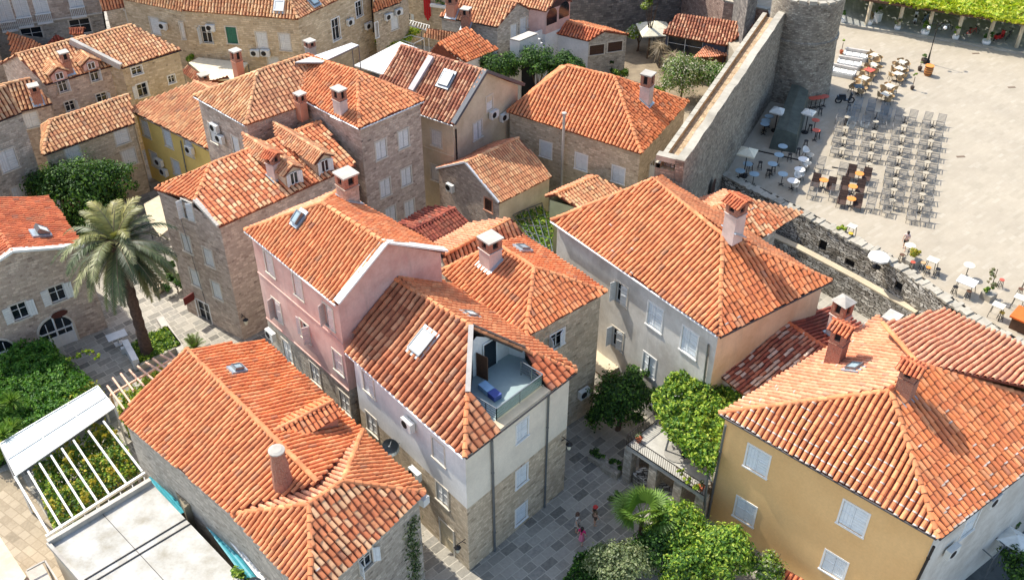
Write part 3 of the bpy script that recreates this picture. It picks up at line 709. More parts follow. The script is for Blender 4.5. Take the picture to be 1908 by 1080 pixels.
# ------------------------------------------------------------------ 2 faded pink house
ze = 12.5; C = [P(458, 428, ze), P(627, 565, ze), P(830, 467, ze), P(627, 357, ze)]
h = H2 = House('pink_house', 'faded pink plastered house with a white coped gable above the terrace house', C, ze, .18)
R1 = Pv(718, 452, C[1], C[2]); M = mid(C[1], C[2]); M2 = mid(C[0], C[3]); R0 = P(600, 378, R1.z)
h.slope(C[0], C[1], R1, R0); h.slope(C[2], C[3], R0, R1, pal='fresh'); h.slope(C[3], C[0], R0, pal='salmon')
h.caps = [(R1, R0), (C[0], R0), (C[3], R0)]; h.roof('orange', pitch=.27)
SPL = h.hit(0, 580, 665)[1]; BND = h.hit(0, 565, 578)[1]
for px, py, k in ((502, 492, 'closed'), (555, 534, 'closed'), (613, 590, 'swung'), (517, 578, 'swung'), (630, 675, 'closed')): h.window(0, px, py, .85, 1.5, k, SHUTP, TRIM, ang=(75, 8) if k == 'swung' else (0, 5))
h.window(0, 569, 617, .85, 1.3, 'swung', SHUTP, TRIM, ang=(170, 70))
for px, py in ((536, 653), (588, 697), (643, 750)): h.window(0, px, py, .95, 1.45, 'closed', SHUT, TRIM, ang=(3, 0))
h.walls([PL_PINK, ST_GREY], split=SPL, gables={1: R1})
h.band(0, BND, 0, h.wall(0)[3], .07, .05, PL_PINK); h.band(0, SPL-.05, 0, h.wall(0)[3], .1, .06, PL_PINK)
n1 = perp(C[1], C[2])*-.02
strip(h, C[1]+n1+Z*.1, R1+n1+Z*.1, .5, .1, WHITE, 'gable_coping'); strip(h, R1+n1+Z*.1, C[2]+n1+Z*.1, .5, .1, WHITE, 'gable_coping')
h.gutter([(C[0], C[1])], GUT); h.ac(0, 511, 620); h.ac(0, 519, 658)
h.skylight(561, 409, .5, .75, ROOFGLASS, .16, .12)
h.chimney(650, 374, 648, 321, .95, 'slab', ST_PINK)
# ------------------------------------------------------------------ 3 hipped house at the bottom left
ze = 7.2; C = [P(219, 773, ze), P(434, 957, ze), P(675, 802, ze), P(489, 633, ze)]; D = [C[1], P(580, 1120, ze), P(790, 917, ze), C[2]]
h = H3 = House('stone_house', 'low stone house with a long ridge, a hipped front wing and a round brick chimney', [C[0], D[0], D[1], D[2], D[3], C[3]], ze)
M, M2 = mid(C[1], C[2]), mid(C[0], C[3]); r1 = Pv(592, 897, M, M2); r0 = Pv(348, 651, M, M2); 
zr = 8.85; r0, r1 = P(348, 651, zr), P(592, 897, zr)
h.slope(C[0], C[1], r1, r0, pal='orange'); h.slope(C[2], C[3], r0, r1, pal='fresh')
Ma, Mb = mid(D[0], D[1]), mid(D[3], D[2]); k1 = Pv(577, 938, Ma, Mb); k2 = Pv(640, 895, Ma, Mb); 
zk = 9.0; k1, k2 = P(577, 938, zk), P(640, 895, zk)
h.slope(D[0], D[1], k1, pal='orange'); h.slope(D[1], D[2], k2, k1, pal='mixed', pitch=.33, LEN=.45, mort=.04, wob=1.4); h.slope(D[2], D[3], k2, pal='orange'); h.slope(D[3], D[0], k1, k2, pal='salmon', mort=.04)
h.caps = [(r0, r1), (k1, k2), (k1, D[0]), (k1, D[1]), (k2, D[2]), (k2, D[3])]; h.roof('orange', pitch=.29)
h.window(2, 682, 1045, .85, 1.05, 'swung', SHUTB, TRIM, ang=(105, 140))
h.walls(ST_GREY, gables={5: r0})
u, z = h.hit(2, 780, 940); q = h.local(2, u, z); mb = MB(); mb.obox(q, h.wall(2)[1]*.45, h.wall(2)[2]*.35, Z*.5); ob = obj('vent_box', mb, ACW, h.root)
h.chimney(527, 898, 512, 836, .8, 'round', BRICKC); h.skylight(441, 692, .5, .55, ROOFGLASS, .12)
# dormer whose ridge runs out to the upper right
b, n = h.roofhit(512, 803); zd = b.z+.05; r_o = P(621, 746, zd); dr = (r_o-b); dd = Vector((dr.x, dr.y, 0)).normalized(); sd = Vector((dd.y, -dd.x, 0)); b2 = at(b, zd)
mb = MB(); w_ = .8; dz = .42
for s in (1, -1):
    q = [b2+dd*(.2), r_o, r_o+sd*(s*w_)-Z*dz, b2+dd*1.1+sd*(s*w_)-Z*dz]; tile_slope(mb, [q[3], q[2], q[1], q[0]], 'fresh', .26, .38, skirt=.08)
ridge_caps(mb, b2, r_o+Z*.03, 'orange', .12); dm = MB(); e_ = r_o-dd*.22
for s in (1, -1): dm.obox(b2+dd*.6+sd*(s*w_*.8)-Z*1.6, e_-(b2+dd*.6), sd*(-s*.12), Z*(1.6-dz+.03))
dm.face([e_+sd*(w_*.8)-Z*1.6, e_+sd*(w_*.8)-Z*dz, e_-Z*.1, e_-sd*(w_*.8)-Z*dz, e_-sd*(w_*.8)-Z*1.6])
dob = obj('dormer', dm, PL_SALM, h.root); obj('dormer_roof', mb, [TILE, UNDER], dob, tint=True)
dish(h, 1, 497, 1075, .45)
# ------------------------------------------------------------------ 4 tall stone house with two dormers
ze = 9.6; c1, c2 = P(408, 422, ze), P(663, 307, ze); pv = perp(c1, c2); V = Pv(363, 373, c1, c1+pv); W = P(287, 352, V.z-.1)
nn = (c2-c1).cross(V-c1).normalized(); nn = nn if nn.z > 0 else -nn
r1 = Ppl(597, 228, c1, nn); r0 = Ppl(392, 306, c1, nn)
zr = (r0.z+r1.z)/2
C = [at(W, ze), c1, c2, c2+at(W, ze)-c1]
h = H4 = House('stone_house', 'tall grey stone house beside the palm with two small dormers and a tent capped chimney', C, ze, .15)
h.slope(V, c1, c2, r1, r0, pal='mixed', pitch=.33, LEN=.42); h.slope(W, V, r0, pal='orange'); h.slope(c2+W-c1, W, r0, r1)
h.caps = [(r0, r1), (V, r0)]; h.roof('orange'); mb = MB()
for k in range(12): mb.bar(V.lerp(c1, k/12)+Z*.04, V.lerp(c1, (k+.93)/12)+Z*.04, .3, .2)
obj('verge_mortar', mb, CONC, h.root)
h.window(0, 351, 392, .9, 1.35, 'swung', SHUT, TRIM, ang=(100, 25))
for px, py in ((348, 454), (389, 480), (364, 518), (404, 541)): h.window(0, px, py, .85, 1.4, 'closed', SHUT, TRIM)
h.window(0, 381, 585, 1.3, 2.2, 'glass', None, WHITE, part='door')
h.walls(ST_PINK, gables={0: [at(V, V.z-.1), at(W, W.z-.1)]})
u, z = h.hit(0, 361, 550); q = h.local(0, u, z); mb = MB(); mb.obox(q-Z*.3, h.wall(0)[1]*.06, h.wall(0)[2]*.9, Z*.6); obj('hanging_sign', mb, plain('sign_red', (112, 40, 34)), h.root)
lantern(h, 1, 452, 600, .5)
h.pipe([(0, 330, 380, None), (0, 395, 600, None)], .02, METAL, 'cable')
h.chimney(513, 330, 505, 281, .72, 'tent', PINKR)
dormer(h, 549, 345, 1.25, 1.15, 'tanred', PL_CREAM, SHUT); dormer(h, 606, 322, 1.25, 1.15, 'tanred', PL_CREAM, SHUT)
# small lean-to roof behind the dormer house
# ------------------------------------------------------------------ 5 stone tower house and its lower wing
ze = 12.0; C = [P(578, 191, ze), P(670, 238, ze), P(788, 187, ze)]; C[0] = C[1]+(C[0]-C[1])*1.35; C.append(C[0]+C[2]-C[1])
h = H5 = House('tower_house', 'tall stone tower house with six white shuttered windows and a pale slab capped chimney', C, ze, .15)
M = mid(C[1], C[2]); R1 = P(665, 133, 13.5); R0 = P(568, 103, R1.z)
h.slope(C[0], C[1], R1, R0, pal='orange', pitch=.27); h.slope(C[1], C[2], R1, pal='orange', pitch=.3); h.slope(C[2], C[3], R0, R1)
h.caps = [(R1, R0), (R1, C[1]), (R1, C[2])]; h.roof('orange')
for px, py in ((710, 279), (752, 259), (718, 350), (757, 329), (763, 389), (728, 401)): h.window(1, px, py, .9, 1.4, 'closed', SHUT, TRIM, ang=(0, 4))
h.walls(ST_PINK); h.gutter([(C[0], C[1]), (C[1], C[2])], GUT, .05); h.chimney(636, 213, 633, 164, .8, 'slab', PINKR, .65)
ze = 11.7; C = [P(362, 178, ze), P(458, 232, ze), P(585, 188, ze)]; C.append(C[0]+C[2]-C[1])
h = H5b = House('stone_house', 'stone house with hipped tan roof and two stacked air conditioners, left of the tower house', C, ze, .15)
M, M2 = mid(C[0], C[1]), mid(C[3], C[2]); k1 = Pv(480, 133, M, M2); k2 = P(568, 103, k1.z)
h.slope(C[0], C[1], k1, pal='tan'); h.slope(C[1], C[2], k2, k1, pal='tanred', pitch=.3); h.slope(C[3], C[0], k1, k2)
h.caps = [(k1, k2), (k1, C[1]), (k1, C[0])]; h.roof('tan')
h.window(0, 397, 249, .8, 1.5, 'closed'); h.window(0, 440, 271, .8, 1.3, 'closed', ang=(0, 10)); h.walls(ST_PINK)
h.ac(0, 405, 236); h.ac(0, 415, 256); h.gutter([(C[0], C[1])], GUT, .05)
h.chimney(568, 215, 563, 173, .6, 'slab', PL_SALM, base=h.local(1, h.hit(1, 561, 225)[0], 11.2, .35))
h.chimney(0, 0, 440, 93, .6, 'slab', PL_SALM, base=P(446, 140, 11.9)); h.chimney(0, 0, 575, 75, .6, 'slab', CONC, base=P(580, 104, 12.6))
# ------------------------------------------------------------------ 6 house with striped brown roof
ze = 9.0; c1, c2 = P(845, 232, ze), P(975, 158, ze); pv = perp(c1, c2); R1 = Pv(905, 133, c1, c2); m = mid(c1, c2); R0 = P(747, 85, R1.z)
off = at(R0, 0)-at(R1, 0); C = [c1+off, c1, c2, c2+off]
h = H6 = House('gabled_house', 'cream plastered house with a brown striped roof, a dark bargeboard gable and one skylight', C, ze, .3)
h.slope(C[0], C[1], R1, R0, pal='brown', pitch=.3); h.slope(C[2], C[3], R0, R1, pal='brown'); h.caps = [(R1, R0)]; h.roof('brown')
h.window(1, 912, 192, .7, 1.2, 'closed'); h.window(1, 890, 243, 1.0, 1.45, 'closed', ang=(6, 12)); h.window(0, 813, 258, .95, 1.4, 'closed'); h.window(0, 812, 323, .9, 1.4, 'closed')
h.walls(PL_CREAM, gables={1: R1, 3: R0}); h.ac(1, 916, 211); h.ac(1, 935, 216)
n1 = perp(c1, c2)*.02; BARG = plain('dark_bargeboard', (74, 78, 84), .6)
strip(h, c1+n1+Z*.05, R1+n1+Z*.05, .4, .24, BARG, 'bargeboard'); strip(h, R1+n1+Z*.05, c2+n1+Z*.05, .4, .24, BARG, 'bargeboard')
a, n = h.roofhit(806, 108); b, _ = h.roofhit(768, 171); mb = MB(); mb.bar(a+n*.15, b+n*.15, .5, .35); obj('roof_upstand', mb, plain('pale_upstand', (178, 168, 166)), h.root)
h.skylight(833, 150, .95, 1.15, BLIND, .08); h.pipe([(1, 848, 240, None), (1, 850, 300, None)], .06, DMETAL); h.gutter([(C[0], C[1])], GUT, .05)
h.band(0, h.hit(0, 820, 285)[1], 0, h.wall(0)[3], .1, .05, PL_CREAM)
# ------------------------------------------------------------------ 7 stone house beside the rampart
ze = 7.5; C = [P(945, 208, ze), P(1195, 285, ze), P(1282, 190, ze)]; C.append(C[0]+C[2]-C[1])
h = H7 = House('stone_house', 'wide stone house with hipped orange roof and three louvred windows, beside the curtain wall', C, ze, .15)
M, M2 = mid(C[1], C[2]), mid(C[0], C[3]); R1 = Pv(1145, 143, M, M2); R0 = P(1057, 123, R1.z)
h.slope(C[0], C[1], R1, R0, pal='orange', pitch=.3); h.slope(C[1], C[2], R1, pal='fresh', pitch=.32, wob=2.2); h.slope(C[2], C[3], R0, R1); h.slope(C[3], C[0], R0)
h.caps = [(R0, R1), (R1, C[1]), (R1, C[2]), (R0, C[0])]; h.roof('orange')
for px, py in ((1017, 279), (1083, 302), (1152, 326)): h.window(0, px, py, 1.0, 1.35, 'closed', SHUTL, WHITE)
h.window(1, 1214, 315, .9, 1.3, 'swung', SHUT, TRIM, ang=(90, 120)); h.walls(ST_TAN)
u, z = h.hit(0, 1050, 335); mb = MB(); q = h.local(0, u, 0, .3); zt = ztop(q, 212); mb.tube([at(q, .0), at(q, zt)], .11, 10); mb.lathe((q.x, q.y, zt), [(.2, 0), (.2, .08), (.1, .12)], 10); obj('flue_pipe', mb, CONC, h.root)
h.chimney(1203, 190, 1205, 136, .8, 'slab', PINKR)
# ------------------------------------------------------------------ 8 small gabled stone house
ze = 5.0; C = [P(813, 315, ze), P(930, 378, ze), P(1028, 328, ze)]; C.append(C[0]+C[2]-C[1])
h = H8 = House('cottage', 'small stone gabled cottage with a brown shuttered window and yellowish side wall', C, ze, .12)
R0 = Pv(867, 303, C[0], C[1]); R1 = R0+(C[2]-C[1])
h.slope(C[1], C[2], R1, R0, pal='tanred', pitch=.22, LEN=.46, wob=.5); h.slope(C[3], C[0], R0, R1, pal='salmon', pitch=.24); h.caps = [(R0, R1)]; h.roof('tanred')
h.window(0, 910, 382, .75, 1.05, 'closed', SHUTD, PL_SALM); h.walls([ST_PINK, PL_CREAM], gables={0: R0, 2: R1}, side={1: 1}); h.ac(0, 843, 347, .7)
n1 = perp(C[0], C[1])*-.03
strip(h, C[0]+n1+Z*.05, R0+n1+Z*.05, .14, .14, GUT, 'verge_trim'); strip(h, R0+n1+Z*.05, C[1]+n1+Z*.05, .14, .14, GUT, 'verge_trim')
# ------------------------------------------------------------------ 9 big grey plastered house
ze = 10.0; C = [P(1028, 410, ze), P(1340, 625, ze), P(1547, 522, ze)]; C.append(C[0]+C[2]-C[1])
h = H9 = House('plastered_house', 'large grey plastered house under a broad hipped orange roof between the alley and the rampart', C, ze, .25)
M, M2 = mid(C[1], C[2]), mid(C[0], C[3]); R1 = Pv(1347, 438, M, M2); R1, R0 = P(1347, 438, 12.7), P(1217, 335, 12.7)
h.slope(C[0], C[1], R1, R0, pal='orange', pitch=.31, mort=.02); h.slope(C[1], C[2], R1, pal='fresh', pitch=.31, LEN=.45, mort=.03, wob=1.3); h.slope(C[2], C[3], R0, R1, pal='orange', wob=1.5); h.slope(C[3], C[0], R0, pal='salmon')
h.caps = [(R0, R1), (R1, C[1]), (R1, C[2]), (R0, C[0])]; h.roof('orange')
h.window(0, 1158, 548, .95, 1.45, 'swung', SHUT, TRIM, ang=(100, 12)); h.window(0, 1220, 591, 1.15, 1.65, 'closed', SHUTB, WHITE); h.window(0, 1284, 638, 1.15, 1.7, 'closed', SHUTB, WHITE)
h.window(0, 1150, 631, .95, 1.5, 'swung', SHUT, TRIM, ang=(95, 14)); h.window(0, 1209, 680, 1.0, 1.5, 'closed', SHUTL, WHITE, ang=(10, 0)); h.window(0, 1268, 725, 1.0, 1.5, 'closed', SHUTB, WHITE)
h.walls([PL_GREY, plaster('peeling_plaster', (224, 204, 172), .22, (206, 180, 144))], side={1: 1}); h.gutter([(C[0], C[1])], GUT); h.gutter([(C[1], C[2])], BGUT); h.pipe([(0, 1322, 640, None), (0, 1312, 720, None)], .06, METAL)
h.chimney(1365, 434, 1374, 366, .85, 'tent', PINKR)
u, z = h.hit(0, 1125, 665); q = h.local(0, u, z, 0); mb = MB(); mb.obox(q-h.wall(0)[1]*1.6, h.wall(0)[1]*3.0, h.wall(0)[2]*1.4, Z*.14); obj('door_canopy', mb, PL_CREAM, h.root)
# small roof behind
h = House('stone_house', 'small low tiled house squeezed between the grey plastered house and the rampart', [P(1298, 376, 8.9), P(1423, 440, 8.7), P(1461, 415, 8.7), P(1352, 354, 8.9)], 8.7, .3)
g0, g1 = P(1314, 394, 10.1), P(1387, 366, 10.1)
h.slope(P(1352, 354, 8.9), P(1298, 375, 8.9), g0, g1, pal='salmon'); h.slope(P(1423, 440, 8.7), P(1461, 415, 8.7), g1, g0, pal='mixed', mort=.06, wob=1.5); h.slope(P(1461, 415, 8.7), P(1495, 395, 8.7), g1, pal='tanred'); h.caps = [(g0, g1), (P(1461, 415, 8.7), g1)]; h.roof('orange'); h.walls(ST_GREY)
# ------------------------------------------------------------------ 10 stone house behind the terrace house
ze = 9.6; C = [P(820, 505, ze), P(980, 626, ze), P(1129, 543, ze), P(978, 440, ze)]
h = H10 = House('stone_house', 'square stone house with hipped bright orange roof and pale square chimney behind the roof terrace', C, ze, .2)
M, M2 = mid(C[1], C[2]), mid(C[0], C[3]); R1 = Pv(995, 498, M, M2); R0 = P(925, 455, R1.z)
h.slope(C[0], C[1], R1, R0, pal='orange', pitch=.29); h.slope(C[1], C[2], R1, pal='fresh', pitch=.27, LEN=.42, wob=1.2); h.slope(C[2], C[3], R0, R1, pal='fresh'); h.slope(C[3], C[0], R0, pal='salmon')
h.caps = [(R0, R1), (R1, C[1]), (R1, C[2]), (R0, C[0])]; h.roof('orange')
h.window(1, 1038, 632, 1.05, 1.1, 'swung', SHUTB, WHITE, ang=(110, 25)); h.walls(ST_TAN); h.ac(1, 1083, 728, .8)
h.chimney(914, 490, 919, 441, .95, 'slab', PINKR); h.skylight(972, 467, .6, .7, ROOFGLASS, .06)
h = House('stone_house', 'narrow tiled house with a pale weathered roof slope behind the pink gable', [P(826, 498, 9.4), P(975, 440, 9.4), P(875, 418, 9.4), P(805, 460, 9.4)][:4], 9.2, .3)
j0, j1 = P(829, 474, 10.4), P(950, 409, 10.4)
h.slope(P(875, 416, 9.6), P(806, 459, 9.6), j0, j1, pal='salmon', pitch=.24); h.slope(P(826, 500, 9.5), P(985, 442, 9.5), j1, j0, pal='tanred', pitch=.3); h.caps = [(j0, j1)]; h.roof('orange'); h.walls(ST_GREY)
# dark low roof
h = House('shed', 'low shed with a dark red tiled roof below the tower house', [P(749, 418, 5.9), P(811, 456, 5.9), P(878, 419, 5.9), P(802, 388, 5.9)], 5.9, .2)
g0, g1 = P(769, 428, 6.6), P(848, 387, 6.6)
h.slope(P(811, 456, 5.9), P(878, 419, 5.9), g1, g0, pal='darkred', pitch=.26); h.slope(P(802, 385, 6.0), P(745, 415, 6.0), g0, g1, pal='darkred'); h.caps = [(g0, g1)]; h.roof('darkred'); h.walls(ST_PINK)
h = House('shed', 'pale green plastered shed with a small orange roof under the louvred windows', [P(1018, 372, 4.6), P(1085, 392, 4.6), P(1160, 354, 4.6), P(1100, 330, 4.6)], 4.6, .15)
g0, g1 = P(1035, 362, 5.3), P(1112, 328, 5.3); h.slope(P(1085, 392, 4.6), P(1162, 354, 4.6), g1, g0, pal='tanred'); h.slope(P(1098, 328, 4.7), P(1016, 366, 4.7), g0, g1, pal='salmon'); h.caps = [(g0, g1)]; h.roof('orange'); h.walls(PL_GREEN)
# ------------------------------------------------------------------ 11 ochre house
ze = 8.4; C = [P(1342, 768, ze), P(1748, 1000, ze), None, P(1640, 593, ze)]; C[2] = C[1]+(C[3]-C[0])*1.02
h = H11 = House('ochre_house', 'ochre plastered house with a large hipped orange roof and two brick chimneys with tile tents', C, ze, .2)
M, M2 = mid(C[0], C[1]), mid(C[3], C[2]); R0 = Pv(1660, 727, M, M2); R0, R1 = P(1660, 727, 11.6), P(1710, 677, 11.6)
h.slope(C[0], C[1], R0, pal='orange', pitch=.31, LEN=.46, mort=.75, wob=.6); h.slope(C[1], C[2], R1, R0, pal='fresh', pitch=.32, LEN=.5, mort=.35, wob=1.2); h.slope(C[3], C[0], R0, R1, pal='salmon', pitch=.33, mort=.10, wob=.5)
e1 = P(1755, 575, 8.1); dA = (C[1]-C[0]).normalized(); e2 = e1+dA*12; nn = (e2-e1).cross(R1-e1).normalized(); nn = nn if nn.z > 0 else -nn
c3p = Ppl(1646, 603, e1, nn); c2p = Vector((C[2].x, C[2].y, 0)); c2p.z = e1.z-(nn.x*(c2p.x-e1.x)+nn.y*(c2p.y-e1.y))/nn.z
h.slope(e1, e2, c2p, R1, c3p, pal='salmon', pitch=.3, LEN=.45, wob=.8)
h.caps = [(R0, C[0]), (R0, C[1]), (R0, R1), (R1, C[2]), (R1, c3p)]; h.roof('orange')
mb = MB(); mb.lathe(R0+Z*.05, [(.02, 0), (.12, .06), (.15, .15), (.12, .24), (.02, .3)], 12); obj('ridge_finial', mb, TERRA, h.root, smooth=True)
h.window(0, 1411, 858, 1.25, 1.6, 'closed', SHUTB, WHITE); h.window(0, 1388, 952, 1.15, 1.55, 'closed', SHUTL, WHITE); h.window(0, 1590, 965, 1.3, 1.65, 'closed', SHUTB, WHITE); h.window(0, 1554, 1053, 1.2, 1.5, 'closed', SHUTL, WHITE)
for px, py in ((1808, 975),): h.window(1, px, py, 1.1, 1.6, 'closed', SHUTB, WHITE)
h.walls([PL_OCHRE, PL_GREY], side={1: 1}); h.gutter([(C[0], C[1]), (C[1], C[2])], BGUT, .06); h.pipe([(0, 1354, 790, None), (0, 1318, 975, None)], .07, METAL); h.pipe([(0, 1742, 1015, None), (0, 1700, 1100, None)], .07, DMETAL)
h.ac(1, 1843, 925); h.ac(1, 1766, 1020);
h.chimney(1553, 677, 1567, 602, .8, 'tent', BRICKC); h.chimney(1684, 735, 1688, 675, .8, 'tent', BRICKC); h.skylight(1594, 691, .7, .7, ROOFGLASS, .1)
# ------------------------------------------------------------------ 13 mottled low roof between
zr = 7.8; g0, g1 = P(1450, 588, zr), P(1545, 653, zr); lf = [P(1333, 693, 6.2), P(1432, 716, 6.2)]
l0 = P(1333, 693, 6.2); l1 = l0+(g1-g0); rt0 = P(1550, 572, 6.8); rt1 = rt0+(g1-g0)
h = H13 = House('low_house', 'low house with mottled old tile roof between the grey and ochre houses', [at(l0, 6.2), at(l1, 6.2), at(rt1, 6.2), at(rt0, 6.2)], 6.2, .15)
h.slope(l0, l1, g1, g0, pal='mottle', pitch=.27, LEN=.38, wob=1.5); h.slope(rt1, rt0, g0, g1, pal='darkred', pitch=.27); h.caps = [(g0, g1)]; h.roof('deep'); h.walls(PL_CREAM)
h.chimney(1556, 626, 1567, 553, .85, 'pyramid', PINKR)
# ------------------------------------------------------------------ ground
def sheet(name, pts, z, mat):
    mb = MB(); pts = [Vector((p[0], p[1], z)) for p in pts]
    if (pts[1]-pts[0]).cross(pts[2]-pts[1]).z < 0: pts = pts[::-1]
    mb.face(pts, [(p.x, p.y) for p in pts]); o = obj(name, mb, mat); o['kind'] = 'structure'; return o
PAVE = paving('alley_paving', [(112, 108, 98), (150, 144, 130), (176, 168, 152), (132, 128, 118)], (186, 178, 160), .95, .55, math.radians(-43), .03, .4)
sheet('ground', [(-400, -100), (400, -100), (400, 600), (-400, 600)], 0, PAVE)
EARTH = plaster('garden_earth', (150, 134, 108), .3, (112, 98, 78))
PATIO = paving('patio_paving', [(150, 134, 108), (178, 162, 136), (164, 148, 122), (136, 122, 98)], (150, 134, 108), .8, .5, math.radians(35), .03, .4)
sheet('garden_ground', [P(x, y) for x, y in ((880, 60), (1420, 30), (1290, 300), (1230, 330), (1000, 190))], .004, EARTH)
sheet('garden_path', [P(x, y) for x, y in ((1255, 190), (1310, 200), (1275, 300), (1225, 330))], .012, PATIO)
sheet('patio', [P(x, y) for x, y in ((-60, 900), (30, 870), (110, 1000), (200, 1180), (-80, 1180))], .004, PATIO)
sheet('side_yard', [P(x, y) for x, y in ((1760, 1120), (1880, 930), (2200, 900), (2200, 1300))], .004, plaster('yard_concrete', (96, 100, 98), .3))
PLZ = paving('square_paving', [(162, 151, 130), (173, 161, 140), (167, 155, 134), (178, 167, 147)], (162, 151, 130), .9, .3, math.radians(-40), .016, .12, wear=.35, jf=.3)
K = [P(1257, 297, 11.3), P(1343, 325, 4.45), P(1480, 395, 4.4), P(1640, 480, 4.4), P(1800, 590, 4.4), P(1908, 655, 4.4), P(2120, 800, 4.4)]
tw0, tw1 = P(1343, 323, 4), Vector((22.3, 82.0, 4))
mb = MB(); mb.prism([(k.x+.25, k.y+.25) for k in K[1:]]+[(300, -40), (400, 400), (0, 400), (18, 130), (tw1.x-.5, tw1.y), (tw0.x-.5, tw0.y)], 0, PZ)
o = obj('square', mb, PLZ); o['kind'] = 'structure'
# ------------------------------------------------------------------ ramparts
def off_poly(pts, d):
    out = []
    for i, p in enumerate(pts):
        t = (pts[min(i+1, len(pts)-1)]-pts[max(i-1, 0)]); n = Vector((t.y, -t.x, 0)).normalized(); out.append(p+n*d)
    return out
CAPST = plaster('weathered_coping', (180, 172, 154), .3, (146, 138, 122))
kk = [K[1]]+[v for a, b in zip(K[1:], K[2:]) for v in (a.lerp(b, .5), b)]
h = RAMP = House('rampart_wall', 'rough stone rampart wall that edges the sunlit square, with dark embrasures', [at(v, 0) for v in kk]+[at(v, 0) for v in off_poly(kk, -.9)][::-1], 4.4, 0, cat='wall')
h.hol_back = []
for px, py in ((1533, 457), (1583, 490), (1674, 533), (1776, 586), (1853, 628)):
    best = None
    for i in range(len(kk)-1):
        u, z = h.hit(i, px, py); ln = h.wall(i)[3]
        if .5 < u < ln-.5: best = (i, u, z)
    if best and best[2] > .8:
        i, u, z = best; h.opening(i, u, z, random.uniform(.5, .9), random.uniform(.5, .85)); mb = MB(); c = h.local(i, u, z, -.2); t = h.wall(i)[1]
        mb.quad(c-t*.5-Z*.5, t*1.0, Z*1.0); obj('embrasure', mb, DARK, h.root)
h.walls(ST_RUB)
mb = MB()
for a, b in zip(kk, kk[1:]):
    m = max(1, int((b-a).length/.3)); t = (b-a).normalized(); n = Vector((-t.y, t.x, 0))
    for j in range(m):
        p, q = a.lerp(b, j/m), a.lerp(b, (j+.97)/m); mb.obox(at(p, 4.36)-n*random.uniform(-.06, .1), (q-p)*1.02, n*random.uniform(.55, .95), Z*random.uniform(.05, .2))
obj('coping', mb, CAPST, h.root)
# ramp of wall climbing to the tall rampart
mb = MB(); a, b = K[0], K[1]; t = (b-a); t.z = 0; t.normalize(); n = Vector((t.y, -t.x, 0)); m = 14
for j in range(m):
    p, q = a.lerp(b, j/m), a.lerp(b, (j+1)/m); zt = p.z; w = .7
    for s, f in ((0, 1), (-w, -1)):
        o_ = n*s; pts = [at(p, 0)+o_, at(q, 0)+o_, at(q, q.z)+o_, at(p, p.z)+o_]; L0 = (p-a).length; L1 = (q-a).length
        mb.face(pts if f > 0 else pts[::-1], [(L0, 0), (L1, 0), (L1, q.z), (L0, p.z)] if f > 0 else [(L0, p.z), (L1, q.z), (L1, 0), (L0, 0)], 0)
    mb.obox(p-n*(w+.05), q-p, n*(w+.12), Z*random.uniform(.1, .2), 1)
mb.face([at(a, 0)-n*w, at(a, 0), a, a-n*w], [(0, 0), (w, 0), (w, 11.3), (0, 11.3)])
tag(obj('ramp_wall', mb, [ST_RUB, CAPST]), 'sloping rubble wall that climbs from the square rampart to the tall curtain wall', 'wall')
# tall curtain wall with its wall walk
E0, E1_ = P(1275, 303, 11.5), P(1466, 20, 11.9); d = (E1_-E0); d.z = 0; d.normalize(); n = Vector((d.y, -d.x, 0))
mb = MB(); m = 26; jz = [random.uniform(-.12, .12) for _ in range(m+1)]
for j in range(m):
    p, q = E0.lerp(E1_, j/m), E0.lerp(E1_, (j+1)/m); zp, zq = p.z+jz[j], q.z+jz[j+1]; u0, u1 = (p-E0).length, (q-E0).length
    def qd(a, b, c, e, uv, mi=0): mb.face([a, b, c, e], uv, mi)
    qd(at(p, 0)+n*.25, at(q, 0)+n*.25, at(q, zq), at(p, zp), [(u0, 0), (u1, 0), (u1, zq), (u0, zp)])
    qd(at(p, zp), at(q, zq), at(q, zq)-n*.6, at(p, zp)-n*.6, [(u0, 0), (u1, 0), (u1, .6), (u0, .6)], 1)
    zw = p.z-.85; qd(at(p, zp)-n*.6, at(q, zq)-n*.6, at(q, zw)-n*.6, at(p, zw)-n*.6, [(u0, zp), (u1, zq), (u1, zw), (u0, zw)], 2)
    qd(at(p, zw)-n*.6, at(q, zw)-n*.6, at(q, zw)-n*1.6, at(p, zw)-n*1.6, [(u0, 0), (u1, 0), (u1, 1), (u0, 1)], 2)
    zk = zw+.35; qd(at(p, zw)-n*1.6, at(q, zw)-n*1.6, at(q, zk)-n*1.6, at(p, zk)-n*1.6, [(u0, 0), (u1, 0), (u1, .4), (u0, .4)], 2)
    qd(at(p, zk)-n*1.6, at(q, zk)-n*1.6, at(q, zk)-n*1.95, at(p, zk)-n*1.95, [(u0, 0), (u1, 0), (u1, .3), (u0, .3)], 1)
    qd(at(q, 0)-n*1.95, at(p, 0)-n*1.95, at(p, zk)-n*1.95, at(q, zk)-n*1.95, [(u1, 0), (u0, 0), (u0, zk), (u1, zk)])
mb.obox(at(E0, E0.z-.3)-n*1.95, n*1.95, d*.6, Z*.38, 1); p = E0; mb.face([at(p, 0)-n*1.95, at(p, 0)+n*.25, at(p, p.z), at(p, p.z)-n*.6, at(p, p.z-.85)-n*.6, at(p, p.z-.85)-n*1.95], [(0, 0), (2.6, 0), (1.6, 9.7), (1, 9.7), (1, 8.5), (0, 8.5)])
ob = obj('curtain_wall', mb, [ST_FORT, CAPST, stone('brown_walkway', (170, 144, 110), (206, 180, 144), (170, 148, 118))]); tag(ob, 'tall stone curtain wall with a wall walk running from the round tower towards the houses', 'wall')
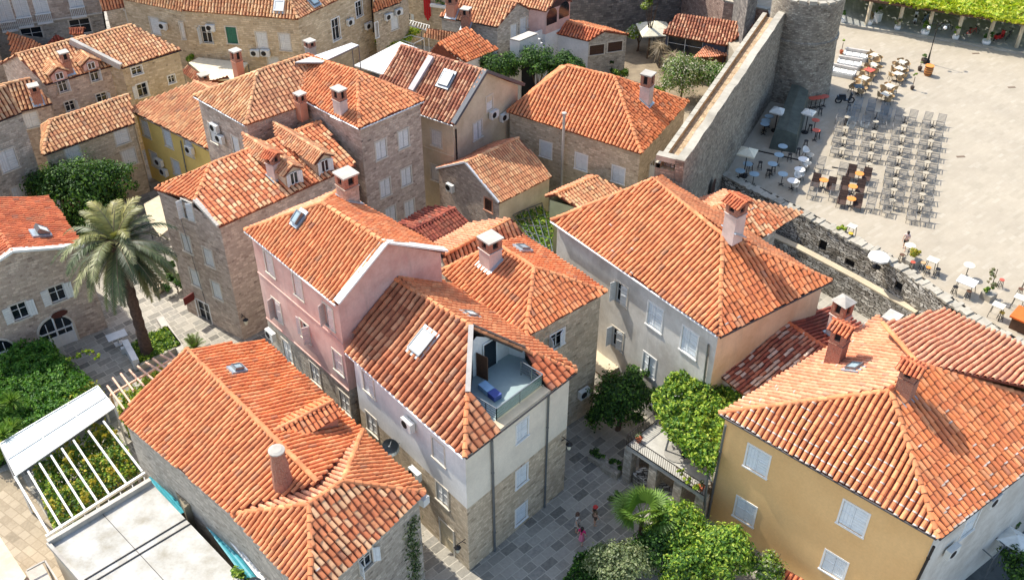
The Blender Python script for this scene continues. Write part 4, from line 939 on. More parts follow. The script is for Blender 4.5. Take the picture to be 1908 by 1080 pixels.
# arched gate in the curtain wall
mb = MB(); gc = Pv(1331, 306, E0+n*.2, E1_+n*.2); g0 = Vector((gc.x, gc.y, PZ))+n*.18
pts = [g0-d*.55, g0+d*.55]+[g0+d*(.55*math.cos(a))+Z*(1.5+.55*math.sin(a)) for a in [k*math.pi/8 for k in range(9)]]
mb.face(pts); o = obj('arched_gate', mb, SHUTD, ob)
# round tower
tc = Vector((25.0, 83.2, 0)); r = 2.95; mb = MB(); nseg = 48; prof = [(r+.35, 3.6), (r+.02, 9.3), (r+.12, 9.35), (r+.12, 9.6), (r-.02, 9.65), (r+.05, 13.0)]
rings = [[tc+Vector((rr*math.cos(2*math.pi*k/nseg), rr*math.sin(2*math.pi*k/nseg), zz)) for k in range(nseg)] for rr, zz in prof]
for a in range(len(prof)-1):
    for k in range(nseg):
        j = (k+1) % nseg; u0, u1 = 2*math.pi*r*k/nseg, 2*math.pi*r*(k+1)/nseg
        mb.face([rings[a][k], rings[a][j], rings[a+1][j], rings[a+1][k]], [(u0, prof[a][1]), (u1, prof[a][1]), (u1, prof[a+1][1]), (u0, prof[a+1][1])])
mb.face(rings[-1]); tob = obj('round_tower', mb, ST_FORT, smooth=True); tag(tob, 'round stone fortress tower with a string course at the corner of the square', 'tower')
mb = MB()
for k in range(22):
    a = 2*math.pi*k/22; c = tc+Vector((math.cos(a)*(r-.2), math.sin(a)*(r-.2), 0)); mb.box(c.x, c.y, 13.0, .45, .62, random.uniform(.1, .35), a)
obj('parapet', mb, CAPST, tob)
# fortress wall at the back of the gardens
BW = [P(1050, 78), P(1150, 70), P(1262, 50), Vector((21.5, 108, 0)), Vector((22.0, 92, 0))]
h = House('fortress_wall', 'dark streaked fortress wall closing the gardens at the top', BW+[v+Vector((1.5, 2.5, 0)) for v in BW[::-1]], 11.2, 0, cat='wall'); h.walls(stone('streaked_wall', (104, 98, 92), (158, 150, 140), (112, 106, 98), .5, .24, .07, .9))
mb = MB(); 
for a, b in zip(BW[1:], BW[2:]): mb.bar(at(a, 11.25), at(b, 11.25), .9, .2)
obj('coping', mb, CAPST, h.root)
GW = [P(1215, 48), P(1262, 46), P(1350, 0, 6.4), P(1432, 25, 6.0), Vector((24.6, 88, 0))]; GW = [at(v, 0) for v in GW]
h = House('garden_wall', 'curved reddish rubble wall with a pale coping behind the tavern roof', GW+[at(v, 0) for v in off_poly(GW, -.8)][::-1], 6.2, 0, cat='wall'); h.walls(stone('reddish_rubble', (140, 112, 98), (186, 158, 140), (128, 110, 98), .4, .2, .1, .9)); mb = MB()
for a, b in zip(GW, GW[1:]): mb.bar(at(a, 6.25)+Vector((.2, .3, 0)), at(b, 6.25)+Vector((.2, .3, 0)), .6, .16)
obj('coping', mb, CAPST, h.root)
# lower ledge wall on the town side
LW = [P(1395, 418, 2.6), P(1480, 462, 2.4), P(1590, 520, 2.4), P(1705, 585, 2.4)]
h = House('ledge_wall', 'low rubble wall with a beige coping running below the rampart', [at(v, 0) for v in LW]+[at(v, 0) for v in off_poly(LW, -.5)][::-1], 2.4, 0, cat='wall'); h.walls(ST_RUB)
mb = MB()
for a, b in zip(LW, LW[1:]): mb.bar(at(a, 2.43)+Vector((.2, .2, 0)), at(b, 2.43)+Vector((.2, .2, 0)), .55, .12)
obj('coping', mb, plaster('beige_coping', (206, 190, 160), .15), h.root)
h = House('ledge_wall', 'short rubble wall with a pale coping behind the small tiled house', [P(1245, 345, 0), P(1305, 378, 0), P(1310, 374, 0), P(1250, 341, 0)], 3.2, 0, cat='wall'); h.walls(ST_RUB)
a, b = P(1245, 343, 3.2), P(1303, 375, 3.2); mb = MB(); mb.bar(a, b, .5, .12); obj('coping', mb, CAPST, h.root)
# vents on the rampart
c = P(1822, 628, 3.2); mb = MB(); mb.box(c.x, c.y, 2.0, .95, .95, 1.3, .7); ob = obj('vent_shaft', mb, PL_PINK, base=(c.x, c.y, 2)); tag(ob, 'pinkish vent shaft with a white barrel hood on the rampart face', 'vent')
mb = MB(); k = 9; ax = Vector((math.cos(.7), math.sin(.7), 0)); ay = Vector((-ax.y, ax.x, 0))
R_ = [[Vector((c.x, c.y, 3.3))+ax*s*.6+ay*(.55*math.cos(math.pi*j/k))+Z*(.55*math.sin(math.pi*j/k)) for j in range(k+1)] for s in (-1, 1)]
for j in range(k): mb.face([R_[0][j], R_[1][j], R_[1][j+1], R_[0][j+1]])
mb.face(R_[1]); obj('vent_hood', mb, WHITE, ob); mb = MB(); mb.face([p+ax*.25 for p in R_[0]]); obj('vent_opening', mb, DARK, ob)
c = P(1663, 590, 9.2); mb = MB(); mb.box(c.x, c.y, 6.5, .9, .7, 2.7, .8); mb.box(c.x, c.y, 9.2, 1.05, .85, .08, .8); tag(obj('stub_chimney', mb, CONC), 'plain white rendered chimney stub at the top corner of the salmon roof', 'chimney')
# ------------------------------------------------------------------ houses further back
def back_house(name, label, c1, c2, ze, rpx, pal, wallm, side='L', hipL=0, hipR=0, wins=(), acs=(), ins=.15, cat='house', pitch=.3, split=None, dormers=(), zb=0, rise=1.7, **k):
    c1, c2 = P(*c1, ze), P(*c2, ze); pv = perp(c1, c2)
    b = c1 if side == 'L' else c2; R = P(*rpx, ze+rise)
    dep = (at(R, 0)-at(b, 0)); R0, R1 = (R, R+(c2-c1)) if side == 'L' else (R-(c2-c1), R)
    h = House(name, label, [c1, c2, c2+dep*2, c1+dep*2], ze, ins, zb, cat=cat); C = h.C
    d = (c2-c1)
    Ra, Rb = R0+d*hipL, R1-d*hipR
    h.slope(c1, c2, Rb, Ra, pal=pal, pitch=pitch, **k); h.slope(C[2], C[3], Ra, Rb, pal=pal)
    if hipL: h.slope(C[3], C[0], Ra, pal=pal)
    if hipR: h.slope(C[1], C[2], Rb, pal=pal)
    h.caps = [(Ra, Rb)]+([(Ra, c1), (Ra, C[3])] if hipL else [])+([(Rb, c2), (Rb, C[2])] if hipR else []); h.roof(pal)
    for w in wins: h.window(w[0], *w[1:5], **(w[5] if len(w) > 5 else {}))
    g = {}
    if not hipR: g[1] = R1
    if not hipL: g[3] = R0
    for a in acs: h.ac(*a)
    h.walls(wallm, gables=g, split=split); h.gutter([(c1, c2)], DMETAL, .04)
    for dd in dormers: dormer(h, *dd)
    return h
SW = {'kind': 'swung', 'ang': (100, 110)}
back_house('stone_house', 'stone house behind the round tree with a hipped tan roof and three white shutters', (80, 288), (251, 228), 6.5, (240, 176), 'tan', ST_TAN, 'R', .13, 0, [(0, 136, 284, 1.1, 1.4), (0, 227, 254, 1.1, 1.3), (0, 241, 293, 1.1, 1.4)], rise=1.3)
h = back_house('yellow_house', 'yellow plastered house with pale shutters and a tan roof sloping to the lane', (237, 202), (402, 284), 6.5, (362, 152), 'tanred', PL_YEL, 'L', 0, 0,
   [(0, 271, 240, .95, 1.5, {'mat': SHUTB}), (0, 313, 259, .95, 1.5, {'mat': SHUTB}), (0, 288, 297, .95, 1.4, {'mat': SHUTB}), (0, 329, 313, .95, 1.4, {'mat': SHUTB}), (0, 352, 275, .9, 1.5)], [(0, 301, 300), (0, 310, 318), (0, 358, 277)], .3)
h.pipe([(0, 338, 262, None), (0, 350, 325, None)], .05, METAL)
h = back_house('stone_house', 'pinkish stone house with two small gabled dormers and a brick chimney', (84, 157), (213, 120), 8.0, (30, 102), 'tan', ST_PINK, 'L', 0, 0, [(0, 190, 182, .9, .8, SW), (0, 131, 198, .8, .9, SW), (0, 117, 160, .7, 1.1, SW), (0, 176, 140, .7, 1.1, SW)], (), .12, dormers=((113, 150, 1.25, .75, 'tan', PL_PINK), (172, 131, 1.25, .75, 'tan', PL_PINK)))
h.chimney(128, 135, 117, 96, .65, 'slab', BRICKC)
h = back_house('stone_house', 'sunlit beige stone house with three small windows and a worn tan roof', (226, 126), (337, 92), 8.0, (246, 46), 'tan', ST_WARM, 'R', 0, 0, [(0, 255, 132, .9, .7, {'kind': 'glass', 'trim': WHITE}), (0, 320, 148, .6, .7, {'kind': 'glass', 'trim': WHITE}), (0, 266, 168, .9, 1.2, {'kind': 'swung', 'ang': (165, 60), 'trim': WHITE})], (), .1)
mb = MB(); a, b = h.C[0], (h.all[0][3]); mb.bar(a+Z*.1, b+Z*.1, .35, .5); obj('fire_wall_coping', mb, CONC, h.root)
h = back_house('stone_house', 'small stone house with tan roof and dark chimney at the left edge', (-45, 226), (97, 192), 7.0, (57, 146), 'tan', ST_PINK, 'R', 0, 0, [(0, 58, 224, 1.1, 1.3)], (), .1); h.chimney(70, 188, 61, 158, .7, 'slab', BRICKC)
back_house('stone_house', 'tall grey stone house cut by the left edge with two white shuttered windows', (-70, 250), (40, 208), 9.8, (10, 160), 'tan', ST_GREY, 'R', 0, 0, [(0, 15, 299, 1.3, 1.7), (0, 38, 362, 1.1, 1.5)], (), .05)
# arch door house by the palm
a, b = P(0, 690), P(203, 610); t = (b-a).normalized(); pk = Pv(23, 468, a, b); c2 = at(b, 7.0); half = (at(pk, 0)-b).length; c1 = c2-t*2*half; back = perp(c1, c2)*7.5
c1 = at(c1, 7.0)
h = H18 = House('stone_house', 'stone house at the left with an arched white double door and open white shutters', [c1, c2, c2+back, c1+back], 7.0, .06)
h.slope(c2, c2+back, pk+back, pk, pal='deep', pitch=.27); h.slope(c1+back, c1, pk, pk+back, pal='deep'); h.caps = [(pk, pk+back)]; h.roof('deep')
h.window(0, 37, 580, 1.0, 1.25, 'open', SHUT, TRIM); h.window(0, 107, 547, 1.0, 1.25, 'open', SHUT, TRIM)
def arched(h, i, px, pbase, w, hh, door=True, side=1.0):
    """white arch: a leaf to the ground and a glazed half beside it"""
    u, z = h.hit(i, px, pbase); t, n = h.wall(i)[1:3]; mb = MB(); c = h.local(i, u, 0, .0); r = w/2; spr = hh-r
    def arc(rr, d): return [c+t*(-rr*math.cos(k*math.pi/12))+Z*(spr+rr*math.sin(k*math.pi/12))+n*d for k in range(13)]
    o1, i1 = [c-t*(r+.14)+n*.07]+arc(r+.14, .07)+[c+t*(r+.14)+n*.07], [c-t*r+n*.07]+arc(r, .07)+[c+t*r+n*.07]
    for k in range(14): mb.face([o1[k], i1[k], i1[k+1], o1[k+1]]); mb.face([o1[k]-n*.07, o1[k], o1[k+1], o1[k+1]-n*.07]); mb.face([i1[k], i1[k]-n*.07, i1[k+1]-n*.07, i1[k+1]])
    ob = obj('arched_door', mb, TRIM, h.root); m = MB(); m.face([p-n*.05 for p in i1]); obj('pane', m, GLASS, ob)
    m = MB(); 
    for x in (-r+.05, 0, r-.05): m.bar(c+t*x+n*.05, c+t*x+n*.05+Z*(hh-.05 if x == 0 else spr+.1), .09)
    for zz in (.9, 1.35, spr): m.bar(c-t*r+n*.05+Z*zz, c+t*r+n*.05+Z*zz, .05)
    for x in (-r/2, r/2): m.bar(c+t*x+n*.05+Z*.9, c+t*x+n*.05+Z*(hh-.35), .04)
    m.obox(c-t*r+n*.03, t*r, n*.05, Z*.9); m.obox(c+n*.03, t*r, n*.04, Z*.9); obj('door_frame', m, WHITE, ob)
    return ob
arched(h, 0, 118, 652, 2.2, 2.5); arched(h, 0, 8, 692, 2.2, 2.4); h.walls(ST_PINK, gables={0: pk, 2: pk+back})
for s, (p, q) in enumerate(((c1, pk), (pk, c2))): strip(h, p+Z*.06, q+Z*.06, .4, .16, WHITE, 'gable_coping')
u, z = h.hit(0, 110, 584); c = h.local(0, u, z, .05); t, n = h.wall(0)[1:3]; mb = MB(); mb.face([c+t*(.55*math.cos(k*math.pi/10))+Z*(.26*math.sin(k*math.pi/10))+n*.03 for k in range(20)]); ob = obj('oval_sign', mb, plain('sign_brown', (84, 40, 30), .5), h.root)
c, n_ = h.roofhit(75, 438); h.skylight(75, 438, .8, .8, BLIND, .1, .45)
# stone palace at the top left
a, b = P(-90, 118, 3), P(203, 74, 3); zt = 19
h = House('stone_palace', 'large stone house at the top left corner with white balustraded windows', [at(a, 0), at(b, 0), at(b, 0)+perp(a, b)*9, at(a, 0)+perp(a, b)*9], zt, 0)
for px, py in ((8, 18), (38, 10), (74, 3), (138, -8)):
    u, z = h.hit(0, px, py+2); ob = h.window(0, px, py, 1.1, 2.3, 'closed', SHUT, WHITE)
    mb = MB(); q = h.local(0, u-.7, z-1.9, .25); t = h.wall(0)[1]; n = h.wall(0)[2]
    mb.bar(q, q+t*1.4, .1, .12); mb.bar(q+Z*.85, q+Z*.85+t*1.4, .12, .1)
    for k in range(9): mb.bar(q+t*(.05+k*.162), q+t*(.05+k*.162)+Z*.85, .06)
    mb.obox(q-Z*.15-n*.25, t*1.4, n*.3, Z*.1); obj('balustrade', mb, WHITE, ob)
for px, py in ((60, 66), (150, 50)): h.window(0, px, py, 1.9, 1.5, 'glass', None, TRIM)
h.walls([ST_PINK, ST_GREY], split=h.hit(0, 100, 38)[1]); h.pipe([(0, 188, 0, None), (0, 197, 52, None)], .08, DMETAL)
sp = h.hit(0, 100, 38)[1]; h.band(0, sp, 0, h.wall(0)[3], .12, .15, TRIM)
a, b = P(-60, 190, 2), P(19, 158, 2)
h = House('stone_house', 'tall plain pinkish stone house cut by the left edge above the tan roof', [at(a, 0), at(b, 0), at(b, 0)+perp(a, b)*5, at(a, 0)+perp(a, b)*5], 15, 0); h.walls(ST_PINK)
h = House('shed', 'low orange tiled lean to in front of the stone palace', [P(20, 96, 5.6), P(86, 92, 5.6), P(120, 72, 5.6), P(16, 62, 5.6)], 5.6, .1)
h.slope(P(20, 100, 5.6), P(88, 92, 5.6), P(60, 72, 6.3), P(14, 62, 6.3), pal='orange', pitch=.3); h.slope(P(80, 90, 5.8), P(128, 76, 5.8), P(104, 64, 6.6), pal='darkred'); h.roof('orange'); h.walls(ST_GREY); h.chimney(0, 0, 148, 52, .8, 'tent', BRICKC, base=P(149, 74, 6.5))
# long house at the top
ze = 9.0; C = [P(225, -3, ze), P(341, 20, ze), P(555, 34, ze), P(697, -33, ze), P(600, -80, ze), P(230, -55, ze)]
h = House('long_house', 'long stone house at the top with white shutters and one green shutter', C, ze, .15)
k1, k0, kc = P(530, -26, 10.9), P(250, -40, 10.9), P(360, -30, 10.9)
h.slope(C[0], C[1], kc, k0, pal='tan'); h.slope(C[1], C[2], k1, kc, pal='tan', pitch=.3); h.slope(C[2], C[3], P(620, -65, 10.9), k1, pal='tanred'); h.caps = [(k1, C[2])]; h.roof('tan')
for s, px, py, k in ((0, 289, 49, {}), (0, 234, 35, {'mat': CREAM}), (1, 340, 58, {}), (1, 385, 65, SW), (1, 432, 66, {'mat': SHUTG}), (1, 488, 76, {}), (1, 531, 79, {}), (1, 510, 122, {})): h.window(s, px, py, 1.0, 1.6, **{'kind': 'closed', **k})
h.window(2, 626, 55, 1.0, 2.1, 'glass', None, WHITE); h.window(2, 669, 17, .9, 1.5, 'glass', None, WHITE)
h.walls(ST_WARM)
for s, px, py in ((0, 307, 47), (1, 394, 50), (1, 477, 97), (1, 496, 97), (2, 649, 40), (2, 683, 47)): h.ac(s, px, py)
h.skylight(522, 14, .9, 1.0); h.skylight(581, 3, .8, 1.1, ROOFGLASS)
h.pipe([(2, 690, -5, None), (2, 695, 60, None)], .08, DMETAL)
back_house('stone_house', 'small stone house with an orange roof beside the long house at the top', (694, 22), (746, 3), 7.0, (700, -20), 'orange', ST_TAN, 'L', 0, 0, [(0, 702, 56, .8, 1.5, {'kind': 'glass', 'trim': WHITE}), (0, 735, 40, .9, 1.7, {'mat': SHUTL})], [(0, 721, 30), (0, 740, 21)], .1)
a, b = P(742, 62, 1), P(850, 78, 1)
h = House('stone_house', 'rough stone house at the top with a red cloth hanging from its wall', [at(a, 0), at(b, 0), at(b, 0)+perp(a, b)*6, at(a, 0)+perp(a, b)*6], 12, 0); h.window(0, 757, 36, .9, 1.3, 'swung', SHUTB, TRIM, ang=(110, 170)); h.walls(ST_TAN)
u, z = h.hit(0, 797, 8); mb = MB(); t, n = h.wall(0)[1:3]; c = h.local(0, u, z, .12)
for k in range(6): mb.obox(c+t*(k*.13-.4)+n*(.05*(k % 2))-Z*(1.2+.25*min(k, 5-k)), t*.13, n*.02, Z*(2.2+.25*min(k, 5-k)))
tag(obj('red_cloth', mb, plain('red_cloth', (186, 28, 34), .8)), 'red cloth hanging down the rough stone wall at the top', 'cloth')
u, z = h.hit(0, 820, 8); c = h.local(0, u, z, .25); mb = MB(); mb.obox(c-t*.9-Z*.2, t*1.8, n*.3, Z*.3); ob = obj('flower_box', mb, WHITE, base=c); tag(ob, 'white flower box fixed high on the rough stone wall', 'planter'); mb = MB(); blob(mb, c+Z*.3+n*.1, (.9, .3, .3), 300, .16, 'mid+flower'); obj('flowers', mb, LEAF, ob, tint=True)
h = back_house('stone_house', 'grey stone house at the top with tan roof and white doors on its gable', (819, 30), (927, 50), 6.6, (965, 5), 'tanred', ST_GREY, 'R', 0, 0, [(1, 975, 52, .8, 2.0), (1, 957, 59, .75, 1.4), (1, 985, 42, .5, .9)], (), .1)
h.chimney(843, 26, 847, -8, .9, 'slab', PL_SALM); h.chimney(869, 50, 869, 15, .75, 'slab', BRICKC)
u, z = h.hit(1, 975, 68); q = h.local(1, u, z-.2); t, n = h.wall(1)[1:3]; mb = MB(); mb.obox(q-t*1.6, t*3.4, n*1.3, Z*.15); mb.obox(q-t*1.6+n*1.2, t*3.4, n*.12, Z*.95); obj('balcony', mb, PL_WHITE, h.root)
ze = 5.6
h = House('low_house', 'low white walled house with bright orange roof facing the orange trees', [P(867, 116, ze), P(929, 90, ze), P(869, 51, ze), P(817, 80, ze)], ze, .1)
h.slope(P(867, 116, ze), P(929, 90, ze), P(869, 51, 7.2), P(815, 80, 7.2), pal='fresh', pitch=.3, LEN=.45); h.slope(P(800, 100, 5.6), P(862, 118, ze), P(815, 80, 7.15), pal='deep'); h.slope(P(790, 67, 5.6), P(832, 76, 5.6), P(850, 60, 6.4), P(797, 53, 6.4), pal='tanred', pitch=.28); h.roof('orange'); h.walls(PL_WHITE)
# white house with arches and its red roofed wing
ze = 4.6; C = [P(1010, 56, ze), P(1097, 76, ze), P(1172, 66, ze), P(1085, 40, ze)]
h = House('garden_house', 'low stone garden house with two brown shuttered windows and a red tiled roof', C, ze, .1)
pk = Pv(1128, 57, C[1], C[2]); pk.z = max(pk.z, 5.4); pk = P(1128, 57, pk.z); kb = pk+(C[0]-C[1])
h.slope(C[0], C[1], pk, kb, pal='deep', pitch=.3); h.slope(C[2], C[3], kb, pk, pal='orange'); h.caps = [(pk, kb)]; h.roof('orange')
h.window(1, 1112, 93, 1.5, 1.0, 'closed', SHUTD, TRIM); h.window(1, 1146, 87, 1.5, 1.0, 'closed', SHUTD, TRIM); h.walls([ST_GREY, PL_WHITE], gables={1: pk}, side={0: 1})
ze = 7.4; a, b = P(948, 8, ze), P(1018, 21, ze); c = P(1066, 2, ze)
h = House('arcade_house', 'whitewashed house with two dark arched openings under a tan roof at the top', [a, b, c, c+(a-b)], ze, .1)
h.slope(a, b, b.lerp(c, .5)+Z*1.1+(a-b)*0, a.lerp(c+(a-b), .5)+Z*1.1, pal='tanred'); h.slope(c, c+(a-b), a.lerp(c+(a-b), .5)+Z*1.1, b.lerp(c, .5)+Z*1.1, pal='tanred'); h.roof('tanred')
for px, py in ((1028, 30), (1051, 18)):
    u, z = h.hit(1, px, py); t, n = h.wall(1)[1:3]; c0 = h.local(1, u, z-.8, .03); mb = MB(); mb.face([c0-t*.7, c0+t*.7]+[c0+t*(.7*math.cos(k*math.pi/8))+Z*(.9+.7*math.sin(k*math.pi/8)) for k in range(9)]); obj('arched_opening', mb, GLASS, h.root)
h.walls([PL_PINK, PL_WHITE], split=5.0)
h = House('terrace_block', 'white terrace wall with an arch and outside stairs beside the orange trees', [P(950, 74, 6.2), P(968, 78, 6.2), P(1002, 64, 6.2), P(985, 60, 6.2)], 6.2, 0, cat='terrace')
t, n = h.wall(1)[1:3]; c0 = h.local(1, h.wall(1)[3]/2, 0, .02); mb = MB(); mb.face([c0-t*.9, c0+t*.9]+[c0+t*(.9*math.cos(k*math.pi/8))+Z*(3.4+.8*math.sin(k*math.pi/8)) for k in range(9)]); obj('arch', mb, DARK, h.root)
h.walls(PL_WHITE); slab(h, h.C, 6.2, 6.3, CONC, 'terrace_floor')
mb = MB(); a, t, n, ln = h.wall(1)
for k in range(12): mb.obox(a+t*ln+n*(-1.2)+t*(k*.3), t*.3, n*1.0, Z*(6.0-.5*k))
obj('stairs', mb, PL_WHITE, h.root)
# tavern roofs by the rampart
ze = 3.8; c0, c1 = P(1235, 63, ze), P(1352, 84, ze); r0, r1 = P(1262, 25, 5.3), P(1410, 46, 5.3)
h = House('tavern', 'open fronted garden tavern under a long brown tiled roof by the curtain wall', [c0, c1, at(r1, ze), at(r0, ze)], ze, .2); h.slope(c0, c1, r1, r0, pal='brown', pitch=.3); h.roof('brown')
h.window(0, 1275, 90, 3.6, 2.4, 'glass', None, WOODB, frame=False); h.walls(plain('dark_blue_wall', (60, 68, 84)))
ze = 2.7; c0, c1 = P(1291, 109, ze), P(1376, 101, ze); r0, r1 = P(1321, 78, 3.5), P(1400, 56, 3.5)
h = House('shed', 'open shed with a flat salmon coloured tile roof against the curtain wall', [c0, c1, at(r1, ze), at(r0, ze)], ze, .25); h.slope(c0, c1, r1, r0, pal='salmon', pitch=.24, LEN=.34); h.roof('salmon'); h.walls(plain('shed_brown', (92, 52, 40)))

h = House('stone_house', 'orange roofed house glimpsed between the stone palace and the long house', [P(196, 22, 8), P(246, 12, 8), P(236, -20, 8), P(190, -10, 8)], 8, .1); h.slope(P(190, 20, 8), P(248, 10, 8), P(240, -14, 9), P(184, -6, 9), pal='orange'); h.roof('orange'); h.walls(ST_TAN)
# ------------------------------------------------------------------ vegetation
def leaves(name, mb, parent=None, base=None, mat=None): return obj(name, mb, mat or LEAF, parent, base=base, tint=True)
def tree(name, label, cat, base, blobs, size, pal, trunk_r=.16, limbs=5, group=None, part='crown'):
    b = Vector(base); r = empty(name, b, label, cat, group); mb = MB(); top = Vector(blobs[0][0])
    mid_ = b.lerp(top, .45)+Vector((.1, .05, 0)); mb.tube([b-Z*.2, b.lerp(mid_, .5)+Vector((.05, 0, 0)), mid_, top], [trunk_r*1.25, trunk_r, trunk_r*.8, trunk_r*.3], 8)
    for k in range(limbs):
        c, rr = blobs[k % len(blobs)][:2]; e = Vector(c)+Vector((random.uniform(-1, 1)*rr[0]*.6, random.uniform(-1, 1)*rr[1]*.6, random.uniform(-.2, .6)*rr[2])); s = b.lerp(mid_, random.uniform(.6, 1))
        mb.tube([s, s.lerp(e, .5)+Z*.15, e], [trunk_r*.5, trunk_r*.35, trunk_r*.12], 6)
    obj('trunk', mb, BARK, r); m = MB()
    for c, rr, n in blobs: blob(m, c, rr, n, size, pal)
    leaves(part, m, r); return r
def g0(px, py, z=0): return P(px, py, z)
def up(b, h): return (b.x, b.y, b.z+h)
# the round tree by the palm
b = g0(165, 440); tree('broadleaf_tree', 'broad dark green tree with a wide round crown beside the palm', 'tree', b,
  [(P(150, 352, 4.2)[:], (3.6, 3.2, 2.4), 9000), (P(92, 345, 3.8)[:], (2.2, 2.0, 1.9), 3600), (P(208, 340, 4.0)[:], (2.2, 2.0, 1.9), 3600), ((*P(160, 415, 2.0).xy, 1.9), (2.9, 2.2, 1.7), 4200), ((*P(205, 395, 2.4).xy, 2.3), (2.0, 1.8, 1.6), 2800)], .23, 'dark+mid+mid', .22)
# date palm
pb = g0(277, 665); ph = ztop(pb, 452); pr = empty('date_palm', pb, 'tall date palm with a drooping grey green crown growing from a small stone edged bed', 'palm tree')
mb = MB(); n = 22; pts = [pb+Z*(ph*k/n) for k in range(n+1)]
mb.tube(pts, [.42-.1*min(1, k/6)+(.05 if k % 2 else 0)+(.12 if k > n-4 else 0) for k in range(n+1)], 12); obj('trunk', mb, plain('palm_bark', (84, 64, 52), .95, 0, .4, 7), pr)
def frond(mb, o, az, el, ln, droop, pal, nl=46, lw=.62, width=.06):
    d = Vector((math.cos(az)*math.cos(el), math.sin(az)*math.cos(el), math.sin(el))); p = Vector(o); pts = [p.copy()]; stp = ln/14
    for k in range(14):
        d = (d-Z*(droop*(.35+k/9.0))).normalized(); p = p+d*stp; pts.append(p.copy())
    c0 = [PALN_[random.randrange(len(PALN_))] for _ in range(1)][0] if False else None
    pc = GN[pal]; base = pc[random.randrange(len(pc))]*random.uniform(.8, 1.15)
    mb.tube(pts, [.04-.0022*k for k in range(15)], 4, tint=tuple(GN['dry'][0]*.8))
    for k in range(nl):
        s = .12+.88*k/nl; q = s*14; i = min(13, int(q)); a = pts[i].lerp(pts[i+1], q-i); t = (pts[i+1]-pts[i]).normalized()
        sd = t.cross(Z); sd = sd.normalized() if sd.length > .05 else Vector((math.sin(az), -math.cos(az), 0)); nrm = sd.cross(t)
        l = lw*math.sin(math.pi*min(.97, s*.86+.12))**.6
        for sg in (-1, 1):
            e = (t*.75+sd*sg*.8-Z*.28+nrm*random.uniform(-.1, .25)).normalized(); tip = a+e*l*random.uniform(.85, 1.1); w = t*width*.5
            mb.face([a-w, a+w, tip], None, 0, tuple(base*random.uniform(.8, 1.2)))
PALN_ = [0]
GREENS_ = {'palm': [(108, 118, 74), (134, 138, 90), (84, 96, 58), (156, 154, 108), (70, 84, 54)], 'palmy': [(158, 150, 86), (138, 136, 76)], 'fan': [(110, 142, 54), (134, 162, 66), (92, 122, 46)], 'yucca': [(126, 160, 62), (104, 140, 52), (150, 178, 84)]}
for k_, v_ in GREENS_.items(): GN[k_] = np.array([L(c) for c in v_])
m = MB(); top = pb+Z*ph
for k in range(84):
    ring = random.random(); el = math.radians(72-135*ring**.9); frond(m, top+Vector((random.uniform(-.2, .2), random.uniform(-.2, .2), .1-.5*ring)), random.uniform(0, 6.283), el, random.uniform(3.7, 4.7)*(1 if ring > .15 else .7), .085+.05*random.random(), 'palmy' if ring < .1 else 'palm', 30, .7, .15)
leaves('crown', m, pr, None, PALM); m = MB()
for k in range(30): frond(m, top-Z*.5, random.uniform(0, 6.283), math.radians(random.uniform(-70, -40)), random.uniform(2.0, 3.2), .06, 'dry', 22, .4, .1)
leaves('dry_fronds', m, pr, None, PALM)
# palm bed
bed = [P(x, y, 0) for x, y in ((238, 655), (312, 618), (338, 652), (262, 690))]; mb = MB()
for a, c in zip(bed, bed[1:]+bed[:1]): mb.bar(a+Z*.25, c+Z*.25, .22, .5)
ob = obj('stone_planter', mb, CAPST); tag(ob, 'low stone edged bed full of grass around the foot of the date palm', 'planter'); m = MB(); mat_sheet(m, [v.xy for v in bed], .2, .9, 2600, .2, 'mid+bright'); leaves('grass', m, ob)
b = P(240, 668); mb = MB(); mb.obox(P(232, 652)+Z*0, P(252, 690)-P(232, 652), Vector((.35, .2, 0)), Z*.85); mb.obox(P(228, 660), Vector((.7, .3, 0)), Vector((-.1, .25, 0)), Z*.45); tag(obj('stone_bench', mb, CONCW), 'white rendered bench wall beside the palm bed', 'bench')
b = P(222, 640); mb = MB(); mb.box(b.x, b.y, .72, 1.3, .8, .05, .6); mb.box(b.x, b.y, 0, .1, .1, .72); mb.box(b.x, b.y, 0, .6, .5, .05, .6); tag(obj('table', mb, CONCW), 'white topped table standing in the dappled shade left of the palm trunk', 'table')
# bed along the lane, pots and shrubs behind the palm
mb = MB(); a, c = P(300, 600), P(345, 668); mb.bar(a+Z*.25, c+Z*.25, .5, .5); tag(obj('low_wall', mb, CONC), 'low grey stone kerb wall running along the lane right of the palm', 'wall')
b = P(366, 655); r = empty('spiky_plant', b, 'low fan leaved plant at the roof edge beside the lane', 'plant'); m = MB()
for k in range(34): frond(m, b+Z*.35, random.uniform(0, 6.283), math.radians(random.uniform(5, 75)), random.uniform(.8, 1.15), .05, 'fan', 14, .3)
leaves('fronds', m, r, None, PALM)
for i, (px, py, rr, lab) in enumerate(((330, 545, .9, 'dark leafy shrub against the foot of the grey stone house'), (318, 515, .7, 'small glossy shrub in the pot group behind the palm fronds'))):
    b = P(px, py); tree('shrub', lab, 'shrub', b, [(up(b, rr*.9), (rr, rr, rr*1.1), 1300)], .2, 'dark+mid', .05, 3)
for i, (px, py, lab) in enumerate(((294, 545, 'largest pale clay pot near the palm fronds'), (306, 538, 'second pale clay pot beside the largest one near the palm'), (288, 530, 'pale clay pot farthest back behind the palm fronds'))):
    b = P(px, py); mb = MB(); mb.lathe(b, [(.22, 0), (.36, .25), (.38, .5), (.3, .6), (.34, .66), (.28, .64), (.26, .55)], 14); ob = obj('clay_pot', mb, plain('pale_clay', (212, 196, 170), .8), base=b, smooth=True); tag(ob, lab, 'pot', 'clay pots behind the palm')
pts = [P(x, y, 3.2) for x, y in ((268, 380), (300, 362), (316, 385), (322, 420), (298, 440), (276, 410))]
